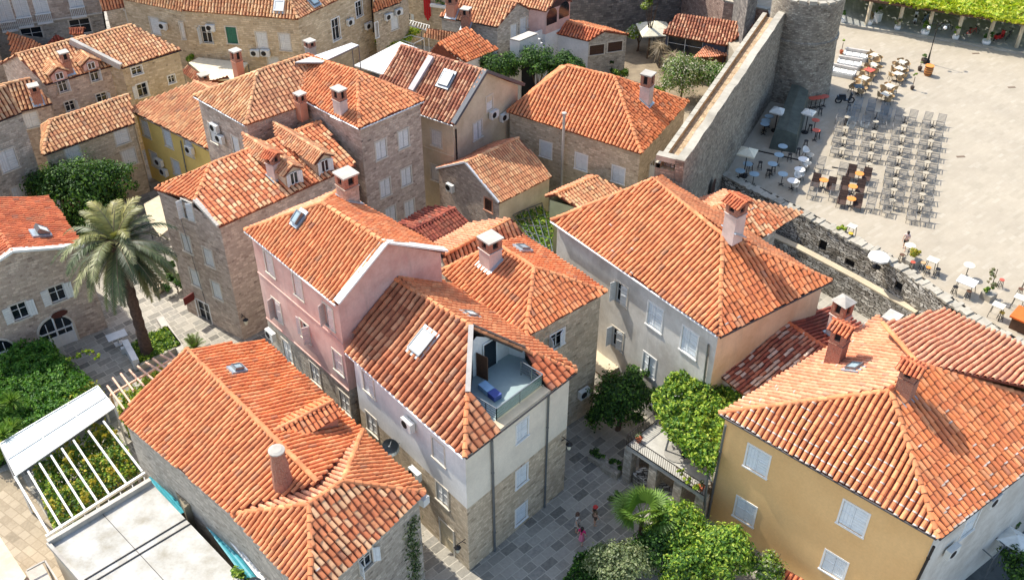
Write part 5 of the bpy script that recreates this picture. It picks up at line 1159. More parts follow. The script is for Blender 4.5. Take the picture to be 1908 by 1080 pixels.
r = empty('awning', at(sum(pts, Vector())/6, 0), 'cream cloth awning over the lane between the palm and the grey stone house', 'awning'); mb = MB(); mb.prism([p.xy for p in pts], 3.16, 3.2); obj('canvas', mb, plain('cream_canvas', (196, 180, 148), .8), r); 
for p in pts[::2]: mb = MB(); mb.bar(at(p, 0), at(p, 3.16), .07); obj('pole', mb, METAL, r)
# hedge mass and yuccas at the left
hp = [P(x, y, 2.0) for x, y in ((-30, 690), (35, 640), (92, 632), (105, 655), (170, 712), (150, 745), (100, 775), (-30, 830))]
r = empty('hedge', at(sum(hp, Vector())/8, 0), 'thick clipped ivy hedge in front of the arched door house', 'hedge'); mb = MB(); mb.prism([p.xy for p in inset([Vector(p.xy) for p in hp][::-1], .35)] if False else [p.xy for p in hp], 0, 1.75); obj('stems', mb, plain('hedge_core', (34, 46, 22), .95), r)
m = MB(); mat_sheet(m, [v.xy for v in hp], 1.45, 2.55, 14000, .2, 'hedge', lump=.18)
for a, c in zip(hp, hp[1:]+hp[:1]):
    n = int((c-a).length*150); q = np.array([a.lerp(c, random.random())[:] for _ in range(n)]); q[:, 2] = RNG.uniform(.1, 2.2, n); t = (c-a).normalized(); o_ = np.array([t.y, -t.x, 0.3]); s_ = 1 if (Vector((t.y, -t.x))).dot(Vector(a.xy)-sum([Vector(v.xy) for v in hp], Vector((0, 0)))/8) > 0 else -1
    nr = np.tile([t.y*s_, -t.x*s_, .4], (n, 1))+RNG.normal(size=(n, 3))*.4; nr /= np.linalg.norm(nr, axis=1, keepdims=True); q += nr*.15; leaf_pts(m, q, nr, .2, 'hedge')
leaves('leaves', m, r)
def sprig(pts, lab):
    m = MB(); mb = MB(); mb.tube(pts, .03, 5)
    for a, c in zip(pts, pts[1:]): blob(m, a.lerp(c, .5), (.28, .28, .18), 90, .17, 'lime+bright')
    r = empty('vine_shoot', pts[0], lab, 'vine'); obj('stem', mb, BARK, r); leaves('leaves', m, r)
sprig([P(122, 672, 2.3), P(138, 664, 2.4), P(152, 658, 2.5), P(165, 653, 2.5), P(176, 660, 2.4), P(186, 668, 2.2)], 'long bright vine shoot arching from the hedge over the paved court')
for i, (px, py, hh, lab) in enumerate(((15, 775, 1.5, 'leftmost spiky yucca at the edge of the photo below the hedge'), (47, 768, 1.6, 'tallest spiky yucca in front of the lit side of the hedge'), (44, 808, 1.1, 'lower yucca between the tall yucca and the glass canopy'), (36, 838, 1.9, 'yucca that leans over the corner of the glass canopy'))):
    b = P(px, py+40, 0); r = empty('yucca', b, lab, 'plant', 'yuccas beside the glass canopy'); mb = MB(); mb.tube([b, b+Z*(hh+1.2)], [.12, .08], 7); obj('trunk', mb, BARK, r); m = MB(); o_ = b+Z*(hh+1.2)
    for k in range(120):
        az, el = random.uniform(0, 6.283), math.radians(random.uniform(-35, 85)); d = Vector((math.cos(az)*math.cos(el), math.sin(az)*math.cos(el), math.sin(el))); s_ = d.cross(Z).normalized()*.035; l = random.uniform(.7, 1.0)
        c = tuple(GN['yucca'][random.randrange(3)]*random.uniform(.7, 1.2)); m.face([o_-s_, o_+s_, o_+d*l*.6+s_*.8-Z*.03, o_+d*l-Z*.12, o_+d*l*.6-s_*.8-Z*.03], None, 0, c)
    leaves('blades', m, r, None, PALM)
# glass canopy and vine pergola
gc = [P(x, y, 3.1) for x, y in ((0, 827), (182, 719), (214, 759), (30, 886))]
r = empty('glass_canopy', at(sum(gc, Vector())/4, 0), 'frosted glass canopy with four large panes beside the vine pergola', 'canopy'); fg = N('frosted_canopy'); fg.b.inputs['Base Color'].default_value = C4((214, 222, 220)); fg.b.inputs['Roughness'].default_value = .25; fg.b.inputs['Alpha'].default_value = .86
k_ = fg.ramp(fg.noise(fg.obj(), 1.5, 6, .7), [(.3, L((186, 196, 192))), (.65, L((222, 228, 226)))]); fg.l(k_, fg.b.inputs['Base Color'])
mb = MB(); mb.prism([p.xy for p in gc], 3.08, 3.11); obj('glass', mb, fg.m, r); mb = MB()
for a, c in ((gc[0], gc[1]), (gc[1], gc[2]), (gc[2], gc[3]), (gc[3], gc[0]), (gc[0].lerp(gc[1], .34), gc[3].lerp(gc[2], .34)), (gc[0].lerp(gc[1], .68), gc[3].lerp(gc[2], .68)), (gc[0].lerp(gc[3], .5), gc[1].lerp(gc[2], .5))): mb.bar(a+Z*.03, c+Z*.03, .06, .07)
for p in gc: mb.bar(at(p, 0), at(p, 3.05), .09)
obj('frame', mb, WHITE, r)
beams = [((28, 888), (90, 992)), ((52, 877), (115, 983)), ((73, 862), (135, 962)), ((95, 848), (158, 948)), ((115, 835), (180, 932)), ((137, 820), (203, 920)), ((165, 803), (235, 900)), ((193, 785), (265, 878))]
r = empty('vine_pergola', P(150, 890, 0), 'white pergola with eight long beams over a bed of green and yellow climbers', 'pergola')
for a, c in beams: mb = MB(); mb.bar(P(*a, 2.95), P(*c, 2.95), .1, .14); obj('beam', mb, WHITE, r)
mb = MB(); mb.bar(P(86, 999, 2.9), P(284, 872, 2.9), .14, .16); obj('front_rail', mb, WHITE, r); mb = MB()
for p in ((90, 992), (180, 932), (268, 876)): mb.bar(P(*p, 2.9), at(P(*p, 2.9), 0), .1)
for k in range(9): q = P(86+198*k/9+6, 999-127*k/9+2, 2.85); mb.bar(q, q+Vector((.28, -.5, -.35)), .05)
obj('post', mb, WHITE, r)
vp = [P(x, y, 1.8) for x, y in ((60, 875), (200, 790), (262, 868), (100, 985))]; m = MB(); mat_sheet(m, [v.xy for v in vp], .6, 2.75, 9000, .21, 'mid+mid+bright+yellow', lump=.3)
for _ in range(9): c = vp[0].lerp(vp[1], random.random()).lerp(vp[3].lerp(vp[2], random.random()), random.random()); blob(m, at(c, 2.5), (.5, .5, .3), 130, .24, 'yellow')
r2 = empty('climbing_vine', at(sum(vp, Vector())/4, 0), 'green and yellow climbers filling the space under the white pergola beams', 'vine'); leaves('foliage', m, r2); mb = MB()
for k in range(8): c = at(vp[0].lerp(vp[2], random.random()), 0); mb.tube([c, c+Vector((random.uniform(-.4, .4), random.uniform(-.4, .4), 1.9))], .04, 5)
obj('stem', mb, BARK, r2)
b = P(18, 872, 0); r = empty('yellow_shrub', b, 'yellow leaved shrub at the end of the glass canopy', 'shrub'); m = MB(); blob(m, up(b, 1.6), (.6, .6, 1.0), 900, .26, 'yellow+bright'); leaves('foliage', m, r)
ys = [P(x, y, 1.6) for x, y in ((118, 752), (185, 716), (195, 735), (135, 775))]; r = empty('yellow_hedge', at(ys[0], 0), 'loose yellow green shrubs along the upper edge of the glass canopy', 'shrub'); m = MB(); mat_sheet(m, [v.xy for v in ys], .5, 2.6, 1500, .24, 'yellow+bright'); leaves('foliage', m, r)
# timber pergola by the ridge end
r = empty('timber_pergola', P(265, 720, 0), 'row of bare pinkish timber rafters sticking out beside the low stone house', 'pergola')
for a, c in (((200, 719), (224, 752)), ((210, 704), (236, 740)), ((225, 696), (243, 720)), ((241, 689), (262, 712)), ((256, 682), (280, 702)), ((271, 675), (308, 696)), ((285, 668), (316, 692)), ((299, 661), (330, 676)), ((314, 654), (332, 672))): mb = MB(); mb.bar(P(*a, 3.4), P(*c, 3.4)+(P(*c, 3.4)-P(*a, 3.4))*.3, .1, .14); obj('rafter', mb, plain('pink_timber', (222, 176, 146), .7), r)
mb = MB(); mb.bar(P(206, 735, 3.3), P(322, 668, 3.3), .1, .12); obj('rail', mb, plain('pink_timber', (222, 176, 146)), r); mb = MB(); mb.bar(P(206, 735, 3.3), at(P(206, 735, 3.3), 0), .1); mb.bar(P(322, 668, 3.3), at(P(322, 668, 3.3), 0), .1); obj('post', mb, WOODL, r)
ts = [P(x, y, 1.8) for x, y in ((215, 750), (300, 690), (330, 690), (235, 790))]; r = empty('yellow_hedge', at(ts[0], 0), 'yellow green shrubs growing under the bare timber rafters', 'shrub'); m = MB(); mat_sheet(m, [v.xy for v in ts], .3, 3.0, 3800, .24, 'yellow+bright+bright', lump=.35); leaves('foliage', m, r)
# flat roofs bottom left
q0, q1, q2, q3 = P(92, 1017, 3.3), P(283, 902, 3.3), P(500, 1130, 3.3), P(300, 1250, 3.3)
h = House('flat_roof_house', 'flat roofed house with a stained white roof deck beside the vine pergola', [q0, q3, q2, q1], 3.3, .03); h.walls(PL_CREAM)
FLAT = plaster('stained_deck', (190, 188, 180), .3, (150, 144, 128)); slab(h, h.C, 3.28, 3.42, FLAT, 'roof_deck'); mb = MB()
for a, c in ((q0, q1),): mb.bar(a+Z*.25, c+Z*.25, .25, .4)
mb.bar(q0+Z*.2, q3+Z*.2, .18, .3)
obj('parapet', mb, CONC, h.root); mb = MB()
for k in (.32, .36): a, c = q0.lerp(q3, k), q1.lerp(q2, k); mb.bar(a+Z*.15, c+Z*.15, .05, .06)
a, c = q0.lerp(q1, .5), q3.lerp(q2, .5); mb.bar(a+Z*.13, c+Z*.13, .03, .02)
obj('roof_seam', mb, DMETAL, h.root)
st_ = [P(x, y, 3.9) for x, y in ((313, 887), (346, 869), (378, 922), (343, 946))]; mb = MB(); mb.prism([v.xy for v in st_][::-1], 0, 3.9); tag(obj('stone_buttress', mb, plaster('stained_stone', (150, 138, 112), .35)), 'stained flat topped stone block against the wall of the low stone house', 'buttress')
def corr(name, lab, pts, z, mat):
    mb = MB(); a, b, c, d = [at(v, z) for v in pts]; n = max(4, int((b-a).length/.14))
    for k in range(n):
        u0, u1, um = k/n, (k+1)/n, (k+.5)/n
        for s, e, h0, h1 in ((u0, um, 0, .05), (um, u1, .05, 0)): mb.face([a.lerp(b, s)+Z*h0, a.lerp(b, e)+Z*h1, d.lerp(c, e)+Z*h1, d.lerp(c, s)+Z*h0], [(0, 0)]*4)
    o = obj(name, mb, mat); sol = o.modifiers.new('thick', 'SOLIDIFY'); sol.thickness = .015; return tag(o, lab, 'roof sheet')
TQ = plain('turquoise_sheet', (64, 150, 160), .5, 0, .15)
corr('corrugated_sheet', 'turquoise corrugated sheet above the stone buttress', [P(x, y, 3.0) for x, y in ((277, 890), (292, 882), (350, 950), (333, 960))], 3.0, TQ)
corr('corrugated_sheet', 'turquoise corrugated sheet below the stone buttress reaching the lower edge', [P(x, y, 3.0) for x, y in ((358, 945), (378, 932), (520, 1095), (480, 1110))], 3.0, TQ)
corr('corrugated_sheet', 'narrow strip of white fibre sheets at the foot of the low stone house wall', [P(x, y, 3.6) for x, y in ((392, 962), (402, 955), (520, 1090), (500, 1100))], 3.6, CONCW)
h = House('outbuilding', 'pale rendered outbuilding with a red roof edge at the lower left corner', [P(-60, 1080, 2.2), P(-10, 1160, 2.2), P(50, 1075, 2.2), P(0, 1000, 2.2)], 2.2, 0); h.walls(PL_PINK); slab(h, h.C, 2.2, 2.3, PL_CREAM, 'roof_deck')
mb = MB(); mb.obox(P(48, 1066, 1.6), P(78, 1048, 1.6)-P(48, 1066, 1.6), P(100, 1090, 1.6)-P(78, 1050, 1.6), Z*.1); mb.bar(P(50, 1062, 2.2), P(84, 1044, 2.2), .08); mb.bar(P(84, 1044, 2.2), P(110, 1085, 2.2), .08); mb.bar(P(84, 1044, 2.2), at(P(84, 1044, 2.2), 0), .08); tag(obj('stair_landing', mb, CONC), 'small concrete landing with a railing beside the flat roofed house', 'landing')
mb = MB(); a, c = P(455, 1062, 3.7), P(478, 1085, 3.7); tree('shrub', 'small green shrub at the lower edge beside the satellite dish', 'shrub', P(440, 1090, 0), [(P(452, 1082, 3.2)[:], (.9, .7, .9), 700)], .2, 'mid+bright', .05, 3)
# ------------------------------------------------------------------ alley greenery
b = P(1150, 800); tree('shade_tree', 'dark green bushy tree in the alley between the stone house and the balcony', 'tree', b, [(P(1160, 740, 2.6)[:], (2.2, 1.9, 1.8), 5200), (P(1130, 770, 1.6)[:], (1.7, 1.3, 1.5), 3000), (P(1185, 715, 3.0)[:], (1.2, 1.2, 1.2), 1700)], .2, 'dark+mid', .16)
vn = [P(x, y, 5.4) for x, y in ((1215, 735), (1262, 690), (1330, 675), (1425, 700), (1440, 730), (1345, 800), (1330, 880), (1300, 860), (1235, 790))]
r = empty('vine_arbour', at(sum(vn, Vector())/9, 0), 'bright green vine arbour shading the balcony between the grey house and the ochre house', 'arbour'); m = MB(); mat_sheet(m, [v.xy for v in vn], 4.6, 6.2, 17000, .22, 'bright+bright+mid', lump=.35); leaves('foliage', m, r); mb = MB()
for k in (0, 2, 4, 6, 8): mb.tube([at(vn[k], 0), at(vn[k].lerp(vn[(k+4) % 9], .1), 4.8)], .06, 6)
for k in range(5): mb.bar(at(vn[0].lerp(vn[2], k/4), 4.7), at(vn[6].lerp(vn[4], k/4), 4.7), .06)
obj('frame', mb, METAL, r)
# balcony terrace with arches
zt = 3.0; B0, B1, B2, B3 = [P(x, y, zt) for x, y in ((1167, 829), (1312, 925), (1330, 862), (1222, 786))]
r = BAL = empty('balcony_terrace', at((B0+B2)/2, 0), 'stone balcony terrace on pillars with black iron railings beside the ochre house', 'balcony')
mb = MB(); mb.prism([v.xy for v in (B0, B1, B2, B3)], zt-.28, zt); obj('floor_slab', mb, plaster('balcony_floor', (190, 186, 174), .2), r); mb = MB()
for f in (.03, .36, .68, .95): c = B0.lerp(B1, f); d_ = (B1-B0).normalized(); mb.box(*(c+Vector((-d_.y, d_.x, 0))*.3).xy, 0, .55, .55, zt-.28, math.atan2(d_.y, d_.x))
c = B3.lerp(B0, .3); mb.box(c.x, c.y, 0, .5, .5, zt-.28); obj('pillar', mb, ST_GREY, r); mb = MB()
for s, e in ((B3, B0), (B0, B1)):
    n = int((e-s).length/.14)
    for zz in (.08, .9): mb.bar(s+Z*zz, e+Z*zz, .04, .04)
    for k in range(n+1): p = s.lerp(e, k/n); mb.bar(p, p+Z*.9, .02)
obj('railing', mb, plain('black_iron', (40, 34, 32), .5, .4), r)
mb = MB(); c = P(1268, 845, zt); k_ = 20; mb.prism([(c.x+.95*math.cos(k*math.pi/10), c.y+.75*math.sin(k*math.pi/10)) for k in range(20)], zt, zt+.06); mb.box(c.x+.3, c.y-.1, zt+.06, .55, .5, .03, .4, 1); obj('hatch', mb, [plain('hatch_concrete', (150, 146, 136), .8), DARK], r)
lw = [P(x, y, 1.0) for x, y in ((1180, 880), (1300, 970), (1318, 960), (1200, 868))]; mb = MB(); mb.prism([v.xy for v in lw], 0, 1.0); obj('lower_wall', mb, ST_RUB, r)
for px, py, lab in ((1190, 822, 'terracotta pot with red flowers on the balcony corner by the railing'), (1237, 792, 'dark pot with a plant at the back of the balcony under the vine'), (1305, 912, 'terracotta pot at the ochre house end of the balcony railing')):
    b = P(px, py, zt); mb = MB(); mb.lathe(b, [(.13, 0), (.2, .3), (.22, .32), (.18, .3)], 12); ob = obj('flower_pot', mb, TERRA, base=b); tag(ob, lab, 'flower pot', 'pots on the balcony'); m = MB(); blob(m, up(b, .5), (.25, .25, .22), 120, .12, 'mid+flower'); leaves('plant', m, ob)
sprig([P(1260, 870, zt+.6), P(1275, 885, zt+.5), P(1290, 900, zt+.4), P(1305, 915, zt+.3)], 'climber with pale leaves hanging over the balcony railing'); sprig([P(1190, 905, 1.2), P(1205, 920, 1.1), P(1225, 925, 1.2)], 'small vine shoot on the low wall under the balcony')
for i, (px, py, lab) in enumerate(((1115, 860, 'stone trough with plants at the foot of the dark alley tree'), (1140, 880, 'second stone trough nearer the balcony pillar'))):
    b = P(px, py); mb = MB(); mb.box(b.x, b.y, 0, 1.1, .6, .5, -.7); ob = obj('stone_trough', mb, ST_GREY, base=b); tag(ob, lab, 'planter'); m = MB(); blob(m, up(b, .75), (.6, .5, .4), 350, .16, 'dark+mid'); leaves('plant', m, ob)
# fan palm and shrubs in the foreground
b = P(1190, 1020); fz = ztop(b, 965); r = empty('fan_palm', b, 'fan palm with broad pleated bright green leaves in front of the balcony', 'palm tree'); mb = MB(); mb.tube([b, at(b, fz)], [.16, .12], 8); obj('trunk', mb, BARK, r); m = MB()
for k in range(17):
    az, el = random.uniform(0, 6.283), math.radians(random.uniform(15, 80)); d = Vector((math.cos(az)*math.cos(el), math.sin(az)*math.cos(el), math.sin(el))); o_ = at(b, fz); e = o_+d*random.uniform(.7, 1.2); m.tube([o_, e], .022, 4, tint=tuple(GN['fan'][0])); sd = d.cross(Z).normalized(); u_ = sd.cross(d); base = GN['fan'][random.randrange(3)]*random.uniform(.75, 1.2)
    for j in range(30):
        a = math.radians(-105+210*j/29); f_ = (d*math.cos(a)+sd*math.sin(a)).normalized(); l = 1.15*random.uniform(.9, 1.05); w_ = (d*-math.sin(a)+sd*math.cos(a))*.05; t_ = e+f_*l-Z*.22; mm = e+f_*l*.55+u_*(.03 if j % 2 else -.03)
        m.face([e, mm+w_, t_, mm-w_], None, 0, tuple(base*(1.08 if j % 2 else .9)))
leaves('fronds', m, r, None, PALM)
for nm, lab, px, py, zc, rr, n, pal, sz in (('olive_shrub', 'grey green olive shrub at the lower edge of the photo', 1150, 1055, 1.9, (2.0, 1.7, 1.3), 6500, 'olive', .17),
   ('shrub', 'bright green bush just behind the olive shrub and the fan palm', 1262, 990, 2.2, (1.8, 1.7, 1.6), 7500, 'bright+bright+mid', .2), ('shrub', 'large bright green bush under the ochre house windows', 1352, 1030, 2.3, (2.0, 1.7, 1.6), 8500, 'bright+bright+mid', .2),
   ('shrub', 'dark green bush between the two bright bushes at the lower edge', 1285, 1062, 1.7, (1.7, 1.4, 1.4), 5500, 'mid+bright', .2), ('shrub', 'low bright bush at the foot of the ochre wall near the lower edge', 1428, 1062, 1.7, (1.3, 1.1, 1.1), 3200, 'bright+olive', .18),
   ('shrub', 'shaded green bush right behind the olive shrub', 1222, 1022, 1.7, (1.5, 1.3, 1.4), 4000, 'mid+dark', .18)):
    c = P(px, py, zc); tree(nm, lab, 'shrub', at(c, 0), [(c[:], rr, n)], sz, pal, .07, 6)
hd = [P(x, y, .9) for x, y in ((1040, 1100), (1075, 1030), (1120, 1005), (1150, 1060), (1130, 1110))]; r = empty('hedge', at(hd[0], 0), 'low dark hedge along the paved alley at the lower edge', 'hedge'); m = MB(); mat_sheet(m, [v.xy for v in hd], .1, 1.3, 6500, .15, 'hedge+dark'); leaves('leaves', m, r)
tree('shrub', 'slender young shrub at the balcony corner by the alley', 'shrub', P(1145, 955), [(up(P(1145, 955), 1.2), (.5, .5, .9), 420)], .15, 'mid+olive', .03, 4)
sl_ = [P(x, y, 1.2) for x, y in ((1428, 1062), (1440, 1050), (1512, 1092), (1500, 1110))]; mb = MB(); tile_slope(mb, [sl_[0]-Z*.2, sl_[3]-Z*.2, sl_[2]+Z*.2, sl_[1]+Z*.2], 'deep', .26); o = obj('wall_tiles', mb, [TILE, UNDER], tint=True); tag(o, 'short row of red coping tiles at the foot of the ochre wall', 'coping')
iv = MB(); n = 800; a, t, nn_, ln = H3.wall(2); q = np.array([(a+t*(ln-random.gauss(.75, .28))+Z*random.uniform(.3, 6.0)+nn_*random.uniform(.02, .12))[:] for _ in range(n)]); nr = np.tile(np.array(nn_), (n, 1))+RNG.normal(size=(n, 3))*.4; nr /= np.linalg.norm(nr, axis=1, keepdims=True); leaf_pts(iv, q, nr, .16, 'dark+olive'); r = empty('ivy', a+t*(ln-.7), 'dark ivy strand climbing the corner of the low stone house', 'ivy'); leaves('leaves', iv, r)
# side yard lower right
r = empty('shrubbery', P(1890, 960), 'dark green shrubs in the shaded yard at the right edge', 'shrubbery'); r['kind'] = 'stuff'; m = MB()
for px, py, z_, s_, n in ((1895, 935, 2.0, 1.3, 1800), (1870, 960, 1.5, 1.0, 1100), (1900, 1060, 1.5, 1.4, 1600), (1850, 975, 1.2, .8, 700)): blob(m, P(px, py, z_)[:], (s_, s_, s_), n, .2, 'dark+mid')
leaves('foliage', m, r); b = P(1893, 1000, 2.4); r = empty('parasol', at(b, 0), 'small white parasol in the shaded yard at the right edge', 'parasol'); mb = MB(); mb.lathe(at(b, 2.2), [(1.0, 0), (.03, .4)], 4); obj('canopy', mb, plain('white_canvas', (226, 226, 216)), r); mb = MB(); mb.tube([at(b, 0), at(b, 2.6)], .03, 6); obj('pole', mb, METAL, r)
fr = [P(x, y, 2.2) for x, y in ((1812, 1006), (1852, 1040), (1872, 1015), (1836, 985))]; mb = MB()
for a, c in zip(fr, fr[1:]+fr[:1]): mb.bar(a, c, .05); mb.bar(a, at(a, 0), .05)
tag(obj('metal_frame', mb, METAL), 'thin grey metal frame standing in the shaded yard', 'frame')
# ------------------------------------------------------------------ gardens at the back
for nm, lab, blobs, sz, pal in (('orange_tree', 'dark glossy orange tree left of the white stair wall', [((930, 125), 4.4, (2.2, 1.8, 1.6), 5200)], .24, 'dark+mid'), ('orange_tree', 'large orange tree in front of the white arch', [((1000, 122), 4.4, (2.2, 1.9, 1.9), 5800)], .22, 'dark+mid'), ('orange_tree', 'orange tree under the garden house wall', [((1055, 128), 4.4, (2.2, 1.8, 1.6), 5000)], .24, 'dark+mid'), ('orange_tree', 'low orange tree behind the striped roof ridge', [((895, 118), 4.4, (1.7, 1.4, 1.3), 3000)], .22, 'dark'),
    ('oleander', 'large pale flowering oleander left of the curtain wall', [((1272, 142), 2.4, (2.6, 2.3, 2.2), 8000)], .2, 'flower+flower+mid'), ('oleander', 'smaller flowering oleander touching the curtain wall', [((1335, 148), 2.2, (2.1, 1.9, 1.8), 5600)], .2, 'flower+mid'), ('shrub', 'green shrub between the tavern roof and the salmon shed', [((1297, 88), 1.6, (1.3, 1.0, 1.0), 1300)], .2, 'olive+mid'),
    ('shrub', 'bright green bush behind the pale chimney of the wide stone house', [((1222, 165), 1.4, (1.1, 1.0, 1.0), 900)], .2, 'bright+mid'), ('shrub', 'bright bush behind the ridge of the wide stone house', [((1160, 143), 1.5, (1.2, .9, .9), 900)], .2, 'bright+mid'), ('shrub', 'pale bare branched shrub by the beige parasol', [((1190, 62), 2.0, (1.6, 1.0, 1.2), 1500)], .22, 'flower+bright'), ('shrub', 'dark shrub at the corner of the garden house', [((1140, 125), 1.4, (.9, .8, 1.0), 600)], .22, 'dark'), ('fruit_tree', 'yellow green tree on the fortress wall', [((1215, 5), 6, (1.2, .8, 1.6), 700)], .24, 'olive+bright')):
    (px, py), z_, rr, n = blobs[0]; c = P(px, py, z_); tree(nm, lab, 'tree' if 'tree' in nm else 'shrub', at(c, 0), [(c[:], rr, n)], sz, pal, .1, 5)
for px, py, lab in ((1232, 82, 'ragged dry thatch parasol in front of the tavern'), (1255, 100, 'ragged dry thatch parasol nearest the large oleander'), (1240, 70, 'ragged dry thatch parasol beside the beige parasol')):
    o_ = P(px, py, 2.6); r = empty('thatch_parasol', at(o_, 0), lab, 'parasol'); m = MB()
    for k in range(300): az = random.uniform(0, 6.283); d = Vector((math.cos(az), math.sin(az), random.uniform(-1.3, .1))); s_ = d.cross(Z).normalized()*.04; c = tuple(GN['dry'][random.randrange(3)]*random.uniform(.7, 1.1)); l = random.uniform(.9, 1.5); m.face([o_-s_, o_+s_, o_+d*l], None, 0, c)
    leaves('thatch', m, r, None, PALM); mb = MB(); mb.tube([at(o_, 0), o_], .05, 6); obj('pole', mb, WOODB, r)
def parasol(px, py, z, s, lab, c=(226, 218, 190), n=4, rot=.6):
    b = P(px, py, z); r = empty('parasol', at(b, PZ if z > 4.5 else 0), lab, 'parasol', rz=0); mb = MB(); prof = [(s, -.12), (s, 0), (s*.5, s*.22), (.02, s*.4)]; cc = at(b, z)
    R = [[cc+Vector((rr*math.cos(rot+2*math.pi*k/n), rr*math.sin(rot+2*math.pi*k/n), zz)) for k in range(n)] for rr, zz in prof]
    for i in range(3):
        for k in range(n): j = (k+1) % n; mb.face([R[i][k], R[i][j], R[i+1][j], R[i+1][k]])
    obj('canopy', mb, plain('beige_canvas%d' % c[0], c, .85), r); mb = MB(); mb.tube([r.location, cc+Z*s*.4], .04, 8); mb.lathe(r.location, [(.3, 0), (.3, .08), (.05, .1)], 12); obj('pole', mb, DMETAL, r)
parasol(1220, 55, 2.8, 2.3, 'large square beige parasol beside the garden tavern roof', rot=.9)
h = House('canopy_roof', 'flat white canopy roof behind the striped roof', [P(660, 122, 5), P(722, 142, 5), P(778, 90, 5), P(745, 78, 5)], 5, 0, cat='canopy'); slab(h, h.C, 4.9, 5.02, CONCW, 'roof_sheet'); mb = MB()
for p in h.C: mb.bar(at(p, 0), at(p, 4.9), .1)
obj('post', mb, METAL, h.root)
h = House('canopy_roof', 'beige flat canopy between the long house and the tan hipped roof', [P(352, 118, 4.5), P(390, 150, 4.5), P(438, 148, 4.5), P(462, 118, 4.5), P(370, 108, 4.5)], 4.5, 0, cat='canopy'); slab(h, h.C, 4.4, 4.55, plain('beige_sheet', (222, 208, 176), .7), 'roof_sheet'); mb = MB()
for p in h.C: mb.bar(at(p, 0), at(p, 4.4), .1)
obj('post', mb, METAL, h.root)
b = P(352, 112, 4.2); tree('shrub', 'small bright shrub at the corner of the beige canopy', 'shrub', at(b, 0), [(b[:], (.9, .7, .7), 500)], .22, 'bright', .05, 3)
h = House('shed', 'small red tiled shed with a brick chimney beside the beige canopy', [P(340, 132, 4.0), P(378, 160, 4.0), P(430, 150, 4.0), P(395, 128, 4.0)], 4.0, .1); h.slope(P(338, 132, 4.0), P(378, 160, 4.0), P(392, 152, 4.5), P(352, 122, 4.5), pal='brown'); h.slope(P(378, 162, 4.0), P(432, 152, 4.0), P(425, 143, 4.8), P(392, 150, 4.6), pal='orange'); h.roof('orange'); h.walls(ST_TAN); h.chimney(0, 0, 379, 138, .7, 'slab', BRICKC, base=P(382, 158, 4.3))
# glass lean-to with a sloping white sheet by the tower roof
pts = [P(x, y, z_) for x, y, z_ in ((550, 116, 13.6), (600, 116, 13.6), (668, 84, 13.6), (655, 80, 13.6))]
r = empty('roof_awning', at(pts[0], 12), 'long white sheet awning on a metal frame behind the tower house roof', 'awning'); mb = MB(); mb.prism([p.xy for p in pts], 13.55, 13.6); obj('sheet', mb, CONCW, r); mb = MB()
for p in pts: mb.bar(at(p, 0 if p is not pts[0] else 11), at(p, 13.55), .07)
for a, c in zip(pts, pts[1:]+pts[:1]): mb.bar(at(a, 13.5), at(c, 13.5), .06)
obj('frame', mb, METAL, r)
vy = [P(x, y, 3.0) for x, y in ((690, 75), (745, 45), (785, 52), (755, 78), (715, 88))]; r = empty('vine_arbour', at(vy[0], 0), 'bright yellow green vine arbour in front of the red cloth wall', 'arbour'); m = MB(); mat_sheet(m, [v.xy for v in vy], 2.4, 3.4, 2600, .26, 'lime+bright'); leaves('foliage', m, r); mb = MB()
for p in vy: mb.bar(at(p, 0), at(p, 2.6), .08)
obj('post', mb, METAL, r)
vy = [P(x, y, 2.0) for x, y in ((665, 80), (700, 68), (712, 88), (680, 98))]; r = empty('hedge', at(vy[0], 0), 'dark green climbers at the foot of the long house end wall', 'hedge'); m = MB(); mat_sheet(m, [v.xy for v in vy], .3, 2.2, 1200, .24, 'dark+mid'); leaves('foliage', m, r)
fr = [P(x, y, 3) for x, y in ((745, 74), (765, 66), (790, 72), (770, 82))]; mb = MB()
for a, c in zip(fr, fr[1:]+fr[:1]): mb.bar(a, c, .07); mb.bar(a, at(a, 0), .07)
tag(obj('pergola_frame', mb, WHITE), 'bare white metal pergola frame beside the yellow green vine', 'frame'); fr = [P(x, y, 3.6) for x, y in ((762, 38), (800, 48), (798, 58), (757, 46))]; mb = MB()
for k in range(9): mb.bar(fr[0].lerp(fr[1], k/8), fr[3].lerp(fr[2], k/8), .05)
mb.bar(fr[0], fr[1], .07); mb.bar(fr[3], fr[2], .07); mb.bar(fr[3], at(fr[3], 0), .07); mb.bar(fr[2], at(fr[2], 0), .07); tag(obj('slatted_frame', mb, WHITE), 'white slatted canopy frame below the red cloth', 'frame')
# vine trellis between cottage and grey house
vt = [P(x, y, 3.2) for x, y in ((955, 400), (1010, 378), (1032, 400), (1030, 470), (985, 440))]; r = empty('vine_trellis', at(vt[0], 0), 'wire trellis with patchy vine beside the yellowish cottage wall', 'trellis'); m = MB(); mat_sheet(m, [v.xy for v in vt], 2.4, 3.5, 1700, .22, 'mid+bright'); blob(m, P(985, 395, 1.6)[:], (1.7, 1.0, 1.2), 1700, .2, 'dark'); leaves('foliage', m, r); mb = MB()
for k in range(5): mb.bar(vt[0].lerp(vt[1], k/4), vt[4].lerp(vt[3], k/4), .05); mb.bar(vt[0].lerp(vt[4], k/4), vt[1].lerp(vt[3], k/4), .05)
for p in vt: mb.bar(p, at(p, 0), .06)
obj('frame', mb, METAL, r)
